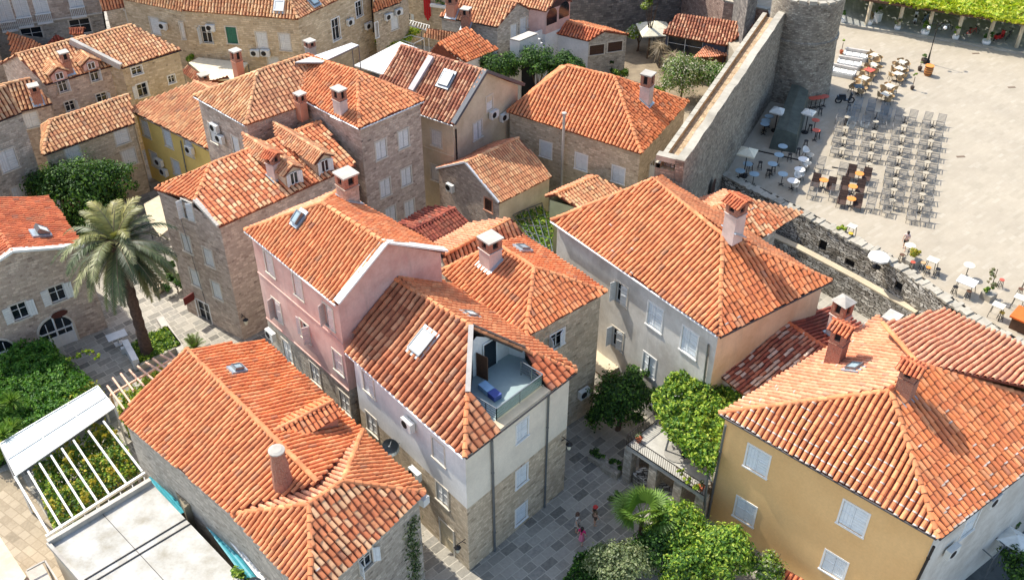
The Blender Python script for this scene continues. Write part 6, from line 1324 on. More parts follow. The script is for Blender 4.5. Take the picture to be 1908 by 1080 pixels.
# unseen taller house, added outside the frame to shade the paved court
a, b = Vector((-46, 52, 12.5)), Vector((-37.0, 57.5, 12.5)); bk = perp(a, b)*8
h = House('stone_house', 'tall stone house beyond the left edge that shades the paved court', [a, b, b+bk, a+bk], 12.5, .2); h.slope(a, b, b+bk*.5+Z*2, a+bk*.5+Z*2, pal='tan'); h.slope(b+bk, a+bk, a+bk*.5+Z*2, b+bk*.5+Z*2, pal='tan'); h.roof('tan'); h.walls(ST_GREY, gables={1: b+bk*.5+Z*2, 3: a+bk*.5+Z*2})
# ------------------------------------------------------------------ the square: furniture, plants, people
def loop_copies(proto, spots, label=None, group=None):
    """first spot moves the prototype, the others are copies with their parts"""
    for i, (p, rz) in enumerate(spots):
        o = proto if i == 0 else copy_tree(proto); o.location = p; o.rotation_euler = (0, 0, rz)
        if label: o['label'] = label
V3 = Vector
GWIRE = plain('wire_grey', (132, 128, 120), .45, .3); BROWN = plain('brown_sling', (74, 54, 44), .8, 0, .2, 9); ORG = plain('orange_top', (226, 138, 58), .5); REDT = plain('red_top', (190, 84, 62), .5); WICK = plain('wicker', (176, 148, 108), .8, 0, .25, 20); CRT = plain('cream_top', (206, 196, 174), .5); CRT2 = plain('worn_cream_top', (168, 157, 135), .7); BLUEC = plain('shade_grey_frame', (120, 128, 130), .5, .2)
def lounge(name, lab, grp, mat, slat=True):
    r = empty(name, (0, 0, 0), lab, 'chair', grp); w = .62
    for sx in (-1, 1):
        for sy in (-1, 1): mb = MB(); mb.bar((sx*w/2, sy*.3, 0), (sx*w/2, sy*.27, .36), .035); obj('leg', mb, mat, r)
    mb = MB()
    if slat:
        for k in range(8): mb.obox(V3((-w/2+k*w/8+.012, -.34, .35)), V3((w/8-.045, 0, 0)), V3((0, .64, .02)), Z*.02)
        mb.bar((-w/2, -.34, .36), (w/2, -.34, .36), .035); mb.bar((-w/2, .3, .37), (w/2, .3, .37), .035)
    else: mb.obox(V3((-w/2, -.34, .34)), V3((w, 0, 0)), V3((0, .64, .03)), Z*.04)
    obj('seat', mb, mat, r); mb = MB(); d = V3((0, .34, .62))
    if slat:
        for k in range(7): mb.obox(V3((-w/2, .3, .4))+d*(k/7+.02), V3((w, 0, 0)), d*.06, V3((0, -.015, .008)))
        mb.bar((-w/2, .3, .38), V3((-w/2, .3, .38))+d, .03); mb.bar((w/2, .3, .38), V3((w/2, .3, .38))+d, .03)
    else:
        mb.obox(V3((-w/2, .3, .38)), V3((w, 0, 0)), d, V3((0, -.03, .016)));
        for k in (.4, .75, 1): mb.bar(V3((-w/2, .27, .39))+d*k, V3((w/2, .27, .39))+d*k, .03)
    obj('backrest', mb, mat, r); mb = MB()
    for s in (-1, 1): mb.bar((s*w/2, -.3, .56), (s*w/2, .38, .58), .05, .03); mb.bar((s*w/2, -.3, .36), (s*w/2, -.3, .56), .03)
    obj('armrest', mb, mat, r); return r
def ptable(name, lab, grp, top, r_=.32, hh=.7, square=False, cat='table'):
    r = empty(name, (0, 0, 0), lab, cat, grp); mb = MB()
    if square: mb.box(0, 0, hh, r_*2, r_*2, .035)
    else: mb.lathe((0, 0, hh), [(r_, 0), (r_, .03)], 20)
    obj('tabletop', mb, top, r); mb = MB(); mb.tube([(0, 0, 0), (0, 0, hh)], .03, 8); obj('stem', mb, DMETAL, r); mb = MB()
    for k in range(4): a = k*math.pi/2+.6; mb.bar((0, 0, .03), (math.cos(a)*.26, math.sin(a)*.26, .02), .05, .03)
    obj('foot', mb, DMETAL, r); return r
def S(px, py): return P(px, py, PZ)
o0 = V3((1750, 238)); rv = V3((-3.2, 19.9)); pv_ = V3((-52.6, -8.2)); fx = math.atan2(*(S(1747, 258)-S(1750, 238)).yx)+math.pi/2
ch, tb, ch2, tb2 = [], [], [], []
brown = [(1517, 345), (1546, 352), (1583, 328), (1612, 334), (1571, 351), (1600, 356), (1566, 378), (1595, 384)]
for c in range(4):
    for rr in range(10):
        for k in (0, 1):
            p = o0+rv*rr+pv_*c+V3((-25.5, -4))*k; x, y = p
            if y > 418 or (c == 3 and (rr < 1 or rr > 4)) or (c == 2 and rr > 7) or (c == 1 and rr > 8): continue
            if any(abs(x-a) < 20 and abs(y-b) < 16 for a, b in brown): continue
            ch.append((S(x, y), fx+random.gauss(0, .05)))
        p = o0+rv*rr+pv_*c+V3((-13, -1)); x, y = p
        if y > 410 or (c == 3 and (rr < 1 or rr > 4)) or (c == 2 and rr > 7) or (c == 1 and rr > 8) or any(abs(x-a) < 20 and abs(y-b) < 12 for a, b in brown): continue
        tb.append((S(x, y), 0))
pr = lounge('wire_chair', 'grey slatted wire armchair in the long ranks on the sunlit square', 'wire armchairs in ranks on the square', GWIRE)
loop_copies(pr, ch+[(S(x, y), fx) for x, y in ((1526, 318), (1567, 330), (1512, 368), (1552, 372), (1620, 392), (1650, 400))])
loop_copies(ptable('pedestal_table', 'small cream pedestal table between two wire armchairs on the square', 'pedestal tables in the ranks', CRT2, .24), tb)
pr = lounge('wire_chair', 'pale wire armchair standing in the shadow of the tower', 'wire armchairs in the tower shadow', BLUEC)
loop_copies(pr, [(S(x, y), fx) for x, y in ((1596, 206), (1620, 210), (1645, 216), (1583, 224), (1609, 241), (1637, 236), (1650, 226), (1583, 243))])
loop_copies(lounge('sling_chair', 'dark brown sling armchair beside an orange topped table', 'brown sling armchairs', BROWN, False), [(S(x, y+6), fx) for x, y in brown])
for (x, y), lab in zip(((1532, 350), (1598, 338), (1586, 362), (1583, 385)), ('leftmost orange topped table between brown armchairs', 'uppermost orange topped table between brown armchairs', 'middle orange topped table between brown armchairs', 'lowest orange topped table between brown armchairs')):
    t = ptable('pedestal_table', lab, 'orange topped tables', ORG, .34); t.location = S(x, y)
def stool(name, lab, grp, top, hh=.62, r_=.17):
    r = empty(name, (0, 0, 0), lab, 'stool', grp); mb = MB(); mb.lathe((0, 0, hh), [(r_, 0), (r_, .035)], 14); obj('seat', mb, top, r)
    for k in range(4): a = k*math.pi/2+.7; mb = MB(); mb.bar((math.cos(a)*r_*1.25, math.sin(a)*r_*1.25, 0), (math.cos(a)*r_*.7, math.sin(a)*r_*.7, hh), .03); obj('leg', mb, DMETAL, r)
    mb = MB(); q = [(math.cos(k*math.pi/2+.7)*r_*1.1, math.sin(k*math.pi/2+.7)*r_*1.1, .2) for k in range(4)]
    for a, b in zip(q, q[1:]+q[:1]): mb.bar(a, b, .02)
    obj('foot_ring', mb, DMETAL, r); return r
def hightable(lab, top, w, d, hh, rz, grp='high tables along the rampart'):
    r = empty('high_table', (0, 0, 0), lab, 'table', grp, rz); mb = MB(); mb.obox(V3((-w/2, -d/2, hh)), V3((w, 0, 0)), V3((0, d, 0)), Z*.04); obj('tabletop', mb, top, r)
    for sx in (-1, 1):
        for sy in (-1, 1): mb = MB(); mb.bar((sx*w*.5, sy*d*.5, 0), (sx*w*.38, sy*d*.38, hh), .035); obj('leg', mb, DMETAL, r)
    return r
for x, y, lab, w, d in ((1583, 442, 'small cream high table next to the yellow green planter by the rampart', .6, .6), (1732, 505, 'square cream high table right of the yellow flowering planter', .75, .65), (1795, 545, 'large marble topped high table by the rampart', 1.2, .95), (1853, 590, 'square cream high table left of the orange stand', .75, .65), (1893, 575, 'square cream high table at the right edge of the square', .7, .65), (1911, 545, 'cream high table cut by the right edge', .7, .65)):
    t = hightable(lab, CRT if 'marble' not in lab else plain('marble', (226, 224, 216), .3, 0, .05), w, d, .95, -.7); t.location = S(x, y)
for x, y, lab in ((1799, 515, 'round cream high table above the marble one'), (1690, 478, 'round cream high table just behind the yellow planter')): t = ptable('round_high_table', lab, 'high tables along the rampart', CRT, .38, .95); t.location = S(x, y)
st_s = [((1677, 488), WOODB, 'brown topped stool left of the yellow planter'), ((1697, 502), REDT, 'red topped stool in front of the yellow planter'), ((1716, 503), WOODL, 'wooden stool left of the square cream high table'), ((1726, 512), ORG, 'orange seated stool under the square cream high table'), ((1744, 515), DMETAL, 'grey stool right of the square cream high table'), ((1801, 556), WOODB, 'dark stool at the lower side of the marble table'), ((1776, 548), DMETAL, 'dark stool at the left side of the marble table'), ((1862, 535), REDT, 'red topped stool behind the tall potted tree'), ((1862, 596), plain('yellow_seat', (206, 172, 50)), 'yellow stool under the cream table by the orange stand'), ((1897, 552), WOODB, 'brown stool beside the tables at the right edge'), ((1905, 590), plain('yellow_seat', (206, 172, 50)), 'yellow stool at the right edge of the square'), ((1582, 448), plain('yellow_seat', (206, 172, 50)), 'yellow stool under the small cream table near the rampart bend')]
for (x, y), m_, lab in st_s: s_ = stool('bar_stool', lab, 'bar stools along the rampart', m_); s_.location = S(x, y)
# white round tables with chairs on the shade edge and tables in the shade
def shell(lab, grp, mat):
    r = empty('shell_chair', (0, 0, 0), lab, 'chair', grp); mb = MB(); n = 9
    R = [[V3((rr*math.cos(a), rr*math.sin(a)*.9, zz+.14*max(0, math.sin(a))*(i == 2)*2.2)) for a in [2*math.pi*k/16 for k in range(16)]] for i, (rr, zz) in enumerate(((.1, .42), (.26, .44), (.32, .56)))]
    for i in range(2):
        for k in range(16): j = (k+1) % 16; mb.face([R[i][k], R[i][j], R[i+1][j], R[i+1][k]])
    mb.face(R[0]); obj('seat', mb, mat, r, smooth=True)
    for k in range(4): a = k*math.pi/2+.78; mb = MB(); mb.bar((math.cos(a)*.28, math.sin(a)*.28, 0), (math.cos(a)*.16, math.sin(a)*.16, .43), .028); obj('leg', mb, DMETAL, r)
    return r
loop_copies(ptable('white_table', 'round white table at the edge of the shadow on the square', 'white tables on the shadow edge', WHITE, .42, .74), [(S(x, y+9), 0) for x, y in ((1494, 303), (1487, 322), (1474, 343))])
loop_copies(shell('white shell chair by the white tables on the shadow edge', 'white shell chairs', WHITE), [(S(x, y+5), random.uniform(0, 6)) for x, y in ((1500, 287), (1507, 294), (1502, 309), (1496, 314), (1490, 331), (1484, 334), (1480, 350))])
loop_copies(ptable('bar_table', 'round bar table in the deep shade by the curtain wall', 'bar tables in the shade', plain('blue_top', (150, 172, 180)), .38, .95), [(S(x, y+14), 0) for x, y in ((1390, 311), (1376, 324), (1436, 311), (1448, 294), (1455, 278), (1424, 230), (1422, 236), (1430, 222), (1402, 330), (1455, 330))])
loop_copies(ptable('bar_table', 'red topped bar table in the shade of the tower', 'red topped bar tables in the shade', REDT, .33, .95), [(S(x, y+12), 0) for x, y in ((1516, 231), (1517, 250), (1510, 190), (1518, 189), (1526, 188), (1534, 186))])
loop_copies(stool('bar_stool', 'dark bar stool in the shade beside the tower', 'dark stools in the shade', DMETAL), [(S(x, y), 0) for x, y in ((1527, 215), (1508, 246), (1523, 258), (1470, 300), (1486, 290), (1440, 322), (1415, 315), (1398, 318), (1430, 330), (1500, 275), (1575, 235), (1580, 208))])
# wicker groups
wt = [(1627, 112), (1625, 130), (1617, 139), (1607, 155), (1597, 170), (1677, 125), (1674, 137), (1670, 147), (1654, 170), (1648, 185)]
wicker = shell('round wicker armchair at the cafe tables beside the tower', 'wicker armchairs at the cafe tables', WICK); ws = []
for x, y in wt:
    for dx, dy in ((-11, -1), (-3, -7), (11, 1), (4, 8)): ws.append((S(x+dx+random.uniform(-1, 1), y+dy+3), random.uniform(0, 6.28)))
loop_copies(wicker, ws)
loop_copies(ptable('cafe_table', 'square cream cafe table among the wicker armchairs', 'cream cafe tables', CRT, .38, .72, True), [(S(x, y+4), .7) for i, (x, y) in enumerate(wt) if i not in (2, 4)])
t = ptable('cafe_table', 'orange cafe table among the wicker armchairs beside the sofas', 'cream cafe tables', REDT, .4, .72, True); t.location = S(1617, 144); t.rotation_euler = (0, 0, .7)
t = ptable('cafe_table', 'dark topped cafe table at the edge of the tower shadow', 'cream cafe tables', plain('slate_top', (60, 76, 84)), .4, .72, True); t.location = S(1597, 175)
# sofas
def sofa(lab, a, b, d):
    a, b = S(*a), S(*b); t = (b-a); n = V3((t.y, -t.x, 0)).normalized(); r = empty('sofa', a, lab, 'sofa', 'white cafe sofas beside the tower'); mb = MB(); mb.obox(a, t, n*d, Z*.35); obj('seat', mb, CONCW, r); mb = MB(); mb.obox(a-n*.02, t, n*-.2, Z*.75); obj('backrest', mb, plain('grey_cushion', (190, 182, 172), .9), r)
    for k in range(3): mb = MB(); mb.obox(a+t*(k/3+.015)+n*.06+Z*.35, t*.3, n*(d-.1), Z*.12); obj('cushion', mb, WHITE, r)
    for p in (a, b): mb = MB(); mb.obox(p, t.normalized()*(.15 if p is a else -.15), n*d, Z*.55); obj('armrest', mb, CONCW, r)
sofa('white sofa farthest from the camera beside the tower', (1572, 103), (1616, 110), .9); sofa('white sofa in the middle of three beside the tower', (1560, 118), (1604, 125), .9); sofa('white sofa nearest the camera beside the tower', (1550, 133), (1594, 142), .9)
# covered stack, small parasol, planters, barrel
mb = MB(); c = [S(x, y) for x, y in ((1432, 277), (1482, 286), (1503, 208), (1466, 196))]; up_ = [at(p.lerp(sum(c, V3())/4, .18), PZ+z_) for p, z_ in zip(c, (1.5, 1.3, 2.3, 2.4))]
for i in range(4): j = (i+1) % 4; m1, m2 = c[i].lerp(c[j], .5)+Z*.0, up_[i].lerp(up_[j], .5)+Z*.12; mb.face([c[i], m1, m2, up_[i]]); mb.face([m1, c[j], up_[j], m2])
mid_ = up_[0].lerp(up_[2], .5)+Z*.25
for i in range(4): j = (i+1) % 4; m2 = up_[i].lerp(up_[j], .5)+Z*.12; mb.face([up_[i], m2, mid_]); mb.face([m2, up_[j], mid_])
o = obj('covered_stack', mb, plain('tarpaulin', (70, 76, 66), .7, 0, .3, 2)); tag(o, 'large stack hidden under a dark green tarpaulin in the shade of the tower', 'tarpaulin')
parasol(1393, 283, PZ+2.2, .95, 'small closed looking beige parasol in the shade by the arched gate', rot=.35)
parasol(1450, 206, PZ+1.9, .8, 'pale parasol left of the dark tarpaulin', (206, 206, 196), rot=.2); parasol(1507, 209, PZ+1.9, .7, 'pale parasol right of the dark tarpaulin', (206, 206, 196), rot=.2); parasol(1638, 478, PZ+.9, .75, 'low white umbrella beside the rampart coping', (232, 226, 212), 8)
def planter(lab, px, py, r_, hh, mat, ph, pal, n=350, sz=.15, square=False, stem=0, cat='planter', grp=None):
    b = S(px, py); mb = MB()
    if square: mb.box(b.x, b.y, PZ, r_*2, r_*2, hh, .6)
    else: mb.lathe(b, [(r_*.7, 0), (r_, hh*.6), (r_*.95, hh), (r_*.85, hh), (r_*.8, hh*.9)], 14)
    ob = obj('planter', mb, mat, base=b); tag(ob, lab, cat, grp); m = MB(); blob(m, (b.x, b.y, PZ+hh+stem+ph*.45), (r_*1.15, r_*1.15, ph*.55), n, sz, pal)
    if stem: mb = MB(); mb.tube([b+Z*hh*.8, b+Z*(hh+stem)], .03, 6); obj('stem', mb, BARK, ob)
    leaves('plant', m, ob); return ob
planter('square stone planter with a round yellow shrub beside the rampart', 1697, 492, .45, .45, CAPST, .9, 'yellow', 900, .12, True); planter('tall potted tree with a thin bamboo stake by the rampart', 1840, 555, .38, .45, CAPST, .6, 'bright+mid', 500, .14, True)
b = S(1840, 553); r = empty('potted_tree', b, 'thin staked sapling with loose brown green crown in the square planter', 'tree'); mb = MB(); mb.tube([b+Z*.3, b+Z*2.3], .025, 6); obj('trunk', mb, BARK, r); m = MB(); blob(m, up(b, 1.9), (.5, .5, .4), 260, .14, 'olive+dry'); blob(m, up(b, 1.2), (.45, .45, .25), 160, .14, 'olive+dry'); leaves('crown', m, r)
planter('low trough of yellow green plants at the rampart bend', 1566, 437, .45, .35, CAPST, .4, 'lime+bright', 420, .16, True)
planter('topiary in a pot at the far end of the cafe sofas', 1567, 100, .17, .35, TERRA, .4, 'bright', 220, .12, stem=.75); planter('dark pot with a slim stem beside the lamp post', 1713, 132, .2, .4, plain('dark_pot', (70, 56, 46)), .25, 'olive', 80, .12, stem=.3); planter('round topiary in a small pot on the sunlit square', 1699, 167, .18, .32, plain('dark_pot', (70, 56, 46)), .45, 'mid+bright', 300, .11, stem=.9); planter('green shrub in a pot at the foot of the lamp post', 1721, 117, .3, .4, plain('dark_pot', (70, 56, 46)), .7, 'mid+olive', 380, .14)
b = S(1728, 140); r = empty('barrel', b, 'orange brown wooden barrel table near the lamp post', 'barrel'); mb = MB(); mb.lathe(b, [(.3, 0), (.38, .35), (.39, .55), (.32, .9), (.0, .9)], 18); obj('body', mb, plain('barrel_wood', (190, 122, 62), .6, 0, .2, 12), r, smooth=False); mb = MB()
for z_ in (.15, .4, .62, .8): mb.lathe(b+Z*z_, [(.375+.02*(1-abs(z_-.5)*2), 0), (.375+.02*(1-abs(z_-.5)*2), .04)], 18)
obj('hoop', mb, DMETAL, r); mb = MB(); mb.lathe(b+Z*.9, [(.4, 0), (.4, .05)], 18); obj('lid', mb, ORG, r)
# street lamp
b = S(1728, 118); zl = ztop(b, 42); r = empty('street_lamp', b, 'tall black lamp post with two curved arms on the square', 'lamp'); mb = MB(); mb.lathe(b, [(.2, 0), (.2, .25), (.1, .35), (.07, 1.0), (.05, 1.1)], 12); mb.tube([b+Z*.9, at(b, zl)], [.05, .035], 8); obj('post', mb, DMETAL, r)
for s in (-1, 1):
    q = at(b, zl-.35); pts = [q, q+V3((s*.25, 0, .28)), q+V3((s*.55, 0, .25)), q+V3((s*.75, 0, 0))]; mb = MB(); mb.tube(pts, .025, 6); a_ = obj('arm', mb, DMETAL, r); mb = MB(); mb.lathe(pts[-1]-Z*.3, [(.1, 0), (.17, .12), (.12, .26), (.03, .3)], 12); obj('lamp_shade', mb, plain('lamp_white', (226, 226, 220), .3), a_)
mb = MB()
for x, y in ((1818, 100), (1885, 163), (1790, 292)): c = S(x, y); mb = MB(); mb.box(c.x, c.y, PZ+.004, .7, .25, .012, .1); tag(obj('drain_grate', mb, plain('rusty_iron', (110, 92, 74), .8)), {1818: 'narrow iron drain grate nearest the pergola kerb', 1885: 'iron drain grate at the right edge of the square', 1790: 'worn iron cover right of the armchair ranks'}[x], 'drain')
for a, c, lab in (((1405, 280), (1495, 300), 'dark cable strip crossing the shaded paving'), ((1550, 312), (1585, 318), 'short thin board lying among the armchairs')): a, c = S(*a), S(*c); mb = MB(); mb.bar(a+Z*.03, c+Z*.03, .12, .05); tag(obj('strip', mb, DMETAL), lab, 'strip')
# orange stand
c = S(1902, 612); r = empty('orange_stand', c, 'orange kiosk top at the right edge beside the rampart', 'stand'); mb = MB(); mb.box(c.x+.4, c.y-.2, PZ+.9, 2.4, 1.5, .12, -.75); obj('top', mb, plain('orange_paint', (226, 104, 30), .5), r); mb = MB(); mb.box(c.x+.4, c.y-.2, PZ, 2.1, 1.2, .9, -.75); obj('body', mb, WOODB, r); mb = MB(); mb.box(c.x+.5, c.y-.2, PZ+1.02, .9, .6, .01, -.75); obj('hatch', mb, DARK, r)
# pergola with vine, kerb, pots and bicycles
kb = [S(x, y) for x, y in ((1540, 42), (1612, 54), (1664, 61), (1780, 79), (1910, 102), (2050, 125))]; mb = MB(); bk = [v+V3((2, 14, 0)) for v in kb]; mb.prism([v.xy for v in kb+bk[::-1]], PZ, PZ+.14); o = obj('arcade_pavement', mb, plaster('pavement_grey', (150, 150, 142), .2)); o['kind'] = 'structure'
mb = MB()
for a, c in zip(kb, kb[1:]): mb.bar(a+Z*.09, c+Z*.09, .3, .2)
o = obj('kerb', mb, CAPST); o['kind'] = 'structure'
r = empty('vine_pergola', kb[2]+V3((4, 5, 0)), 'long pergola with cream posts roofed by yellow green vine beyond the square', 'pergola'); zp = PZ+2.7
for x, y in ((1560, 44), (1613, 51), (1672, 58), (1727, 67), (1781, 76), (1839, 85), (1893, 94)): b = S(x, y)+V3((.1, .3, 0)); mb = MB(); mb.box(b.x, b.y, PZ, .26, .26, 2.7, .2); obj('post', mb, PL_CREAM, r)
mb = MB(); f0, f1 = at(kb[0]+V3((0, .3, 0)), zp+.1), at(kb[5]+V3((0, .3, 0)), zp+.1); mb.bar(f0, f1, .2, .2); f2 = V3((1.2, 6, 0)); mb.bar(f0+f2, f1+f2, .2, .2)
for k in range(40): a = f0.lerp(f1, k/39); mb.bar(a+Z*.15, a+f2*1.9+Z*.15, .1, .1)
obj('rafters', mb, WOODB, r); m = MB(); cv = [f0.lerp(f1, .2)+f2*.0, f0.lerp(f1, .3)-V3((0, .5, 0)), f1-V3((0, .6, 0)), f1+f2*2.4, f0.lerp(f1, -.1)+f2*2.4, f0.lerp(f1, -.1)+f2*.6]; mat_sheet(m, [v.xy for v in cv], zp+.1, zp+.95, 30000, .45, 'lime', lump=.2); leaves('vine', m, r)
bw0, bw1 = f0+V3((2, 13, 0)), f1+V3((2, 13, 0)); mb = MB(); mb.obox(at(bw0, PZ), bw1-bw0, V3((0, 1, 0)), Z*4); o = obj('arcade_wall', mb, PL_CREAM); tag(o, 'cream wall closing the back of the vine pergola', 'wall')
for i, (x, y, lab) in enumerate(((1568, 44, 'white urn with a plant nearest the tower under the pergola'), (1619, 48, 'white urn with purple plant second from the tower'), (1671, 57, 'white urn with a dark red plant by the gap in the kerb'), (1722, 66, 'wide white bowl with a bush left of the lamp top'), (1779, 75, 'white urn with a spiky plant right of the lamp post'), (1836, 84, 'large white bowl with a green shrub near the right edge'))):
    planter(lab, x, y, .42 if i in (3, 5) else .32, .5, WHITE, 1.0, ('mid', 'dry', 'dry+olive', 'mid+bright', 'bright', 'mid+dark')[i], 260, .2, grp='white planters under the pergola')
b = S(1633, 40); planter('tall square white planter behind the urns under the pergola', 1633, 42, .3, 1.0, WHITE, .7, 'dark+mid', 220, .2, True)
def bike(lab, px, py, rz, mat, motor=False):
    r = empty('motor_scooter' if motor else 'bicycle', S(px, py), lab, 'scooter' if motor else 'bicycle', rz=rz); R_ = .26 if motor else .34
    def T(n, mb, m): o = obj(n, mb, m); o.parent = r; return o
    for x in (-.55, .55):
        mb = MB(); mb.tube([(x+R_*math.cos(k*math.pi/10), 0, R_+R_*math.sin(k*math.pi/10)) for k in range(21)], .06 if motor else .025, 6); w_ = T('wheel', mb, DMETAL); mb = MB()
        for k in range(6): a = k*math.pi/6; mb.bar((x-R_*math.cos(a), 0, R_-R_*math.sin(a)), (x+R_*math.cos(a), 0, R_+R_*math.sin(a)), .008)
        s = obj('spokes', mb, METAL); s.parent = w_
    mb = MB()
    if motor: mb.box(-.35, 0, .35, .75, .3, .35); mb.box(.1, 0, .25, .5, .3, .1); mb.bar((.38, 0, .3), (.5, 0, .95), .32, .1)
    else:
        for a, c in (((-.55, 0, .34), (-.1, 0, .3)), ((-.1, 0, .3), (-.25, 0, .85)), ((-.55, 0, .34), (-.22, 0, .75)), ((-.1, 0, .3), (.42, 0, .8)), ((-.22, 0, .75), (.42, 0, .8)), ((.42, 0, .9), (.55, 0, .34))): mb.bar(a, c, .04)
    T('frame', mb, mat); mb = MB(); mb.box(-.3 if motor else -.25, 0, .72 if motor else .85, .55 if motor else .24, .22 if motor else .13, .1); T('saddle', mb, DMETAL); mb = MB(); mb.bar((.42, -.28, 1.0), (.42, .28, 1.0), .04); mb.bar((.42, 0, .9), (.42, 0, 1.0), .04); T('handlebar', mb, DMETAL)
bike('dark motor scooter parked on the shadow edge below the tower', 1573, 192, 0.0, plain('scooter_dark', (44, 52, 60), .3), True)
for lab, x, y, rz, c in (('red motor scooter under the pergola near the right edge', 1860, 76, .6, (178, 36, 34)), ('white motor scooter between the pergola posts', 1704, 42, 1.2, (214, 214, 210))): bike(lab, x, y, rz, plain('scooter%d' % c[0], c, .3), True)
for lab, x, y, rz, c in (('bicycle with a pale frame beneath the vine beside the lamp top', 1757, 60, .1, (196, 196, 192)), ('red bicycle beneath the vine in the middle of the pergola', 1808, 68, .3, (176, 50, 44)), ('black bicycle parked under the pergola beside the red scooter', 1878, 74, .9, (50, 54, 60)), ('grey bicycle under the pergola near the white scooter', 1722, 44, .8, (120, 140, 170))): bike(lab, x, y, rz, plain('bike%d' % c[0], c, .4))
# ------------------------------------------------------------------ people
SKIN = plain('skin', (204, 158, 130), .6, 0, .05)
def skinmesh(name, chain, parent, mat, root=0):
    """chain: {name: (co, radius, parent)}"""
    ks = list(chain); me = bpy.data.meshes.new(name); me.from_pydata([chain[k][0] for k in ks], [(ks.index(chain[k][2]), i) for i, k in enumerate(ks) if chain[k][2]], [])
    o = bpy.data.objects.new(name, me); link(o, parent); o.modifiers.new('skin', 'SKIN')
    if not me.skin_vertices: me.attributes.new('skin', 'FLOAT', 'POINT')
    for i, k in enumerate(ks): r = chain[k][1]; me.skin_vertices[0].data[i].radius = (r, r); me.skin_vertices[0].data[i].use_root = (i == root)
    o.modifiers.new('sub', 'SUBSURF').render_levels = 1; me.materials.append(mat); return o
def person(lab, base, face, H, hair, top, bottom, skirt=False, stride=.12, arms='down', hat=None, bag=None):
    r = empty('person', base, lab, 'person', rz=face); k = H/1.68; s = stride
    def v(x, y, z): return (x*k, y*k, z*k)
    ch = {'pelvis': (v(0, 0, .9), .115*k, None), 'waist': (v(0, .01, 1.05), .1*k, 'pelvis'), 'chest': (v(0, 0, 1.26), .12*k, 'waist'), 'neck': (v(0, 0, 1.43), .05*k, 'chest'), 'chin': (v(0, -.02, 1.5), .06*k, 'neck'), 'head': (v(0, -.01, 1.6), .09*k, 'chin')}
    for sx, y, n in ((-1, s, 'l'), (1, -s, 'r')):
        ch['hip'+n] = (v(sx*.09, 0, .86), .085*k, 'pelvis'); ch['knee'+n] = (v(sx*.1, y*.6-.03, .48), .055*k, 'hip'+n); ch['ank'+n] = (v(sx*.1, y, .09), .036*k, 'knee'+n); ch['toe'+n] = (v(sx*.11, y-.15, .03), .03*k, 'ank'+n)
        ch['sho'+n] = (v(sx*.17, 0, 1.38), .055*k, 'chest')
        if arms == 'phone' and sx == 1: el, ha = v(sx*.22, -.06, 1.12), v(sx*.1, -.26, 1.22)
        else: el, ha = v(sx*.25, .03-y*.3, 1.1), v(sx*.26, -.06-y*.5, .86)
        ch['elb'+n] = (el, .038*k, 'sho'+n); ch['wri'+n] = (ha, .026*k, 'elb'+n); d = (Vector(ha)-Vector(el)).normalized(); q = Vector(ha)+d*.06*k; ch['palm'+n] = (tuple(q), .03*k, 'wri'+n)
        for i in range(5): f = q+d*(.075 if i else .03)*k*(1, .95, 1.05, 1, .8)[i]+Vector((.0, (i-2)*.016, 0))*k+(Vector((-sx*.03, -.03, 0))*k if i == 0 else Vector((0, 0, 0))); ch['fin%d%s' % (i, n)] = (tuple(f), .009*k, 'palm'+n)
    skinmesh('body', ch, r, SKIN)
    t = {'hips': (v(0, 0, .95), .135*k, None), 'waist': (v(0, .01, 1.06), .118*k, 'hips'), 'chest': (v(0, 0, 1.27), .142*k, 'waist'), 'up': (v(0, 0, 1.37), .1*k, 'chest')}
    for sx, n in ((-1, 'l'), (1, 'r')): t['s'+n] = (v(sx*.18, 0, 1.37), .072*k, 'up'); e = Vector(ch['elb'+n][0]); t['a'+n] = (tuple(Vector(t['s'+n][0]).lerp(e, .6)), .056*k, 's'+n)
    skinmesh('top', t, r, top)
    if skirt:
        mb = MB(); mb.lathe((0, 0, 0), [(.2*k, .52*k), (.17*k, .75*k), (.13*k, 1.0*k), (.12*k, 1.06*k)], 16); o = obj('skirt', mb, bottom, smooth=True); o.parent = r
    else:
        t = {'hips': (v(0, 0, .93), .13*k, None)}
        for sx, n in ((-1, 'l'), (1, 'r')): t['h'+n] = (v(sx*.09, 0, .84), .105*k, 'hips'); kn = Vector(ch['knee'+n][0]); t['t'+n] = (tuple(Vector(t['h'+n][0]).lerp(kn, .8)), .08*k, 'h'+n)
        skinmesh('shorts', t, r, bottom)
    mb = MB(); mb.lathe(v(0, .025, 1.52), [(.07*k, -.1*k), (.1*k, -.02*k), (.112*k, .09*k), (.09*k, .16*k), (.03*k, .2*k), (.001, .205*k)], 14); mb.lathe(v(0, .09, 1.3), [(.03*k, 0), (.07*k, .12*k), (.06*k, .3*k)], 10); o = obj('hair', mb, hair, smooth=True); o.parent = r
    mb = MB()
    for sx in (-1, 1): mb.lathe(v(sx*.032, -.098, 1.585), [(.001, -.01*k), (.012*k, 0), (.001, .01*k)], 6)
    mb.bar(v(-.025, -.098, 1.53), v(.025, -.098, 1.53), .012*k); o = obj('face_features', mb, plain('dark_eyes', (60, 36, 30))); o.parent = r; mb = MB(); mb.bar(v(0, -.1, 1.58), v(0, -.118, 1.553), .02*k)
    for sx in (-1, 1): mb.lathe(v(sx*.098, 0, 1.55), [(.001, 0), (.016*k, .025*k), (.001, .055*k)], 6)
    o = obj('nose_and_ears', mb, SKIN); o.parent = r
    if hat: mb = MB(); mb.lathe(v(0, 0, 1.66), [(.16*k, 0), (.12*k, .02), (.11*k, .08*k), (.001, .12*k)], 14); o = obj('cap', mb, hat, smooth=True); o.parent = r
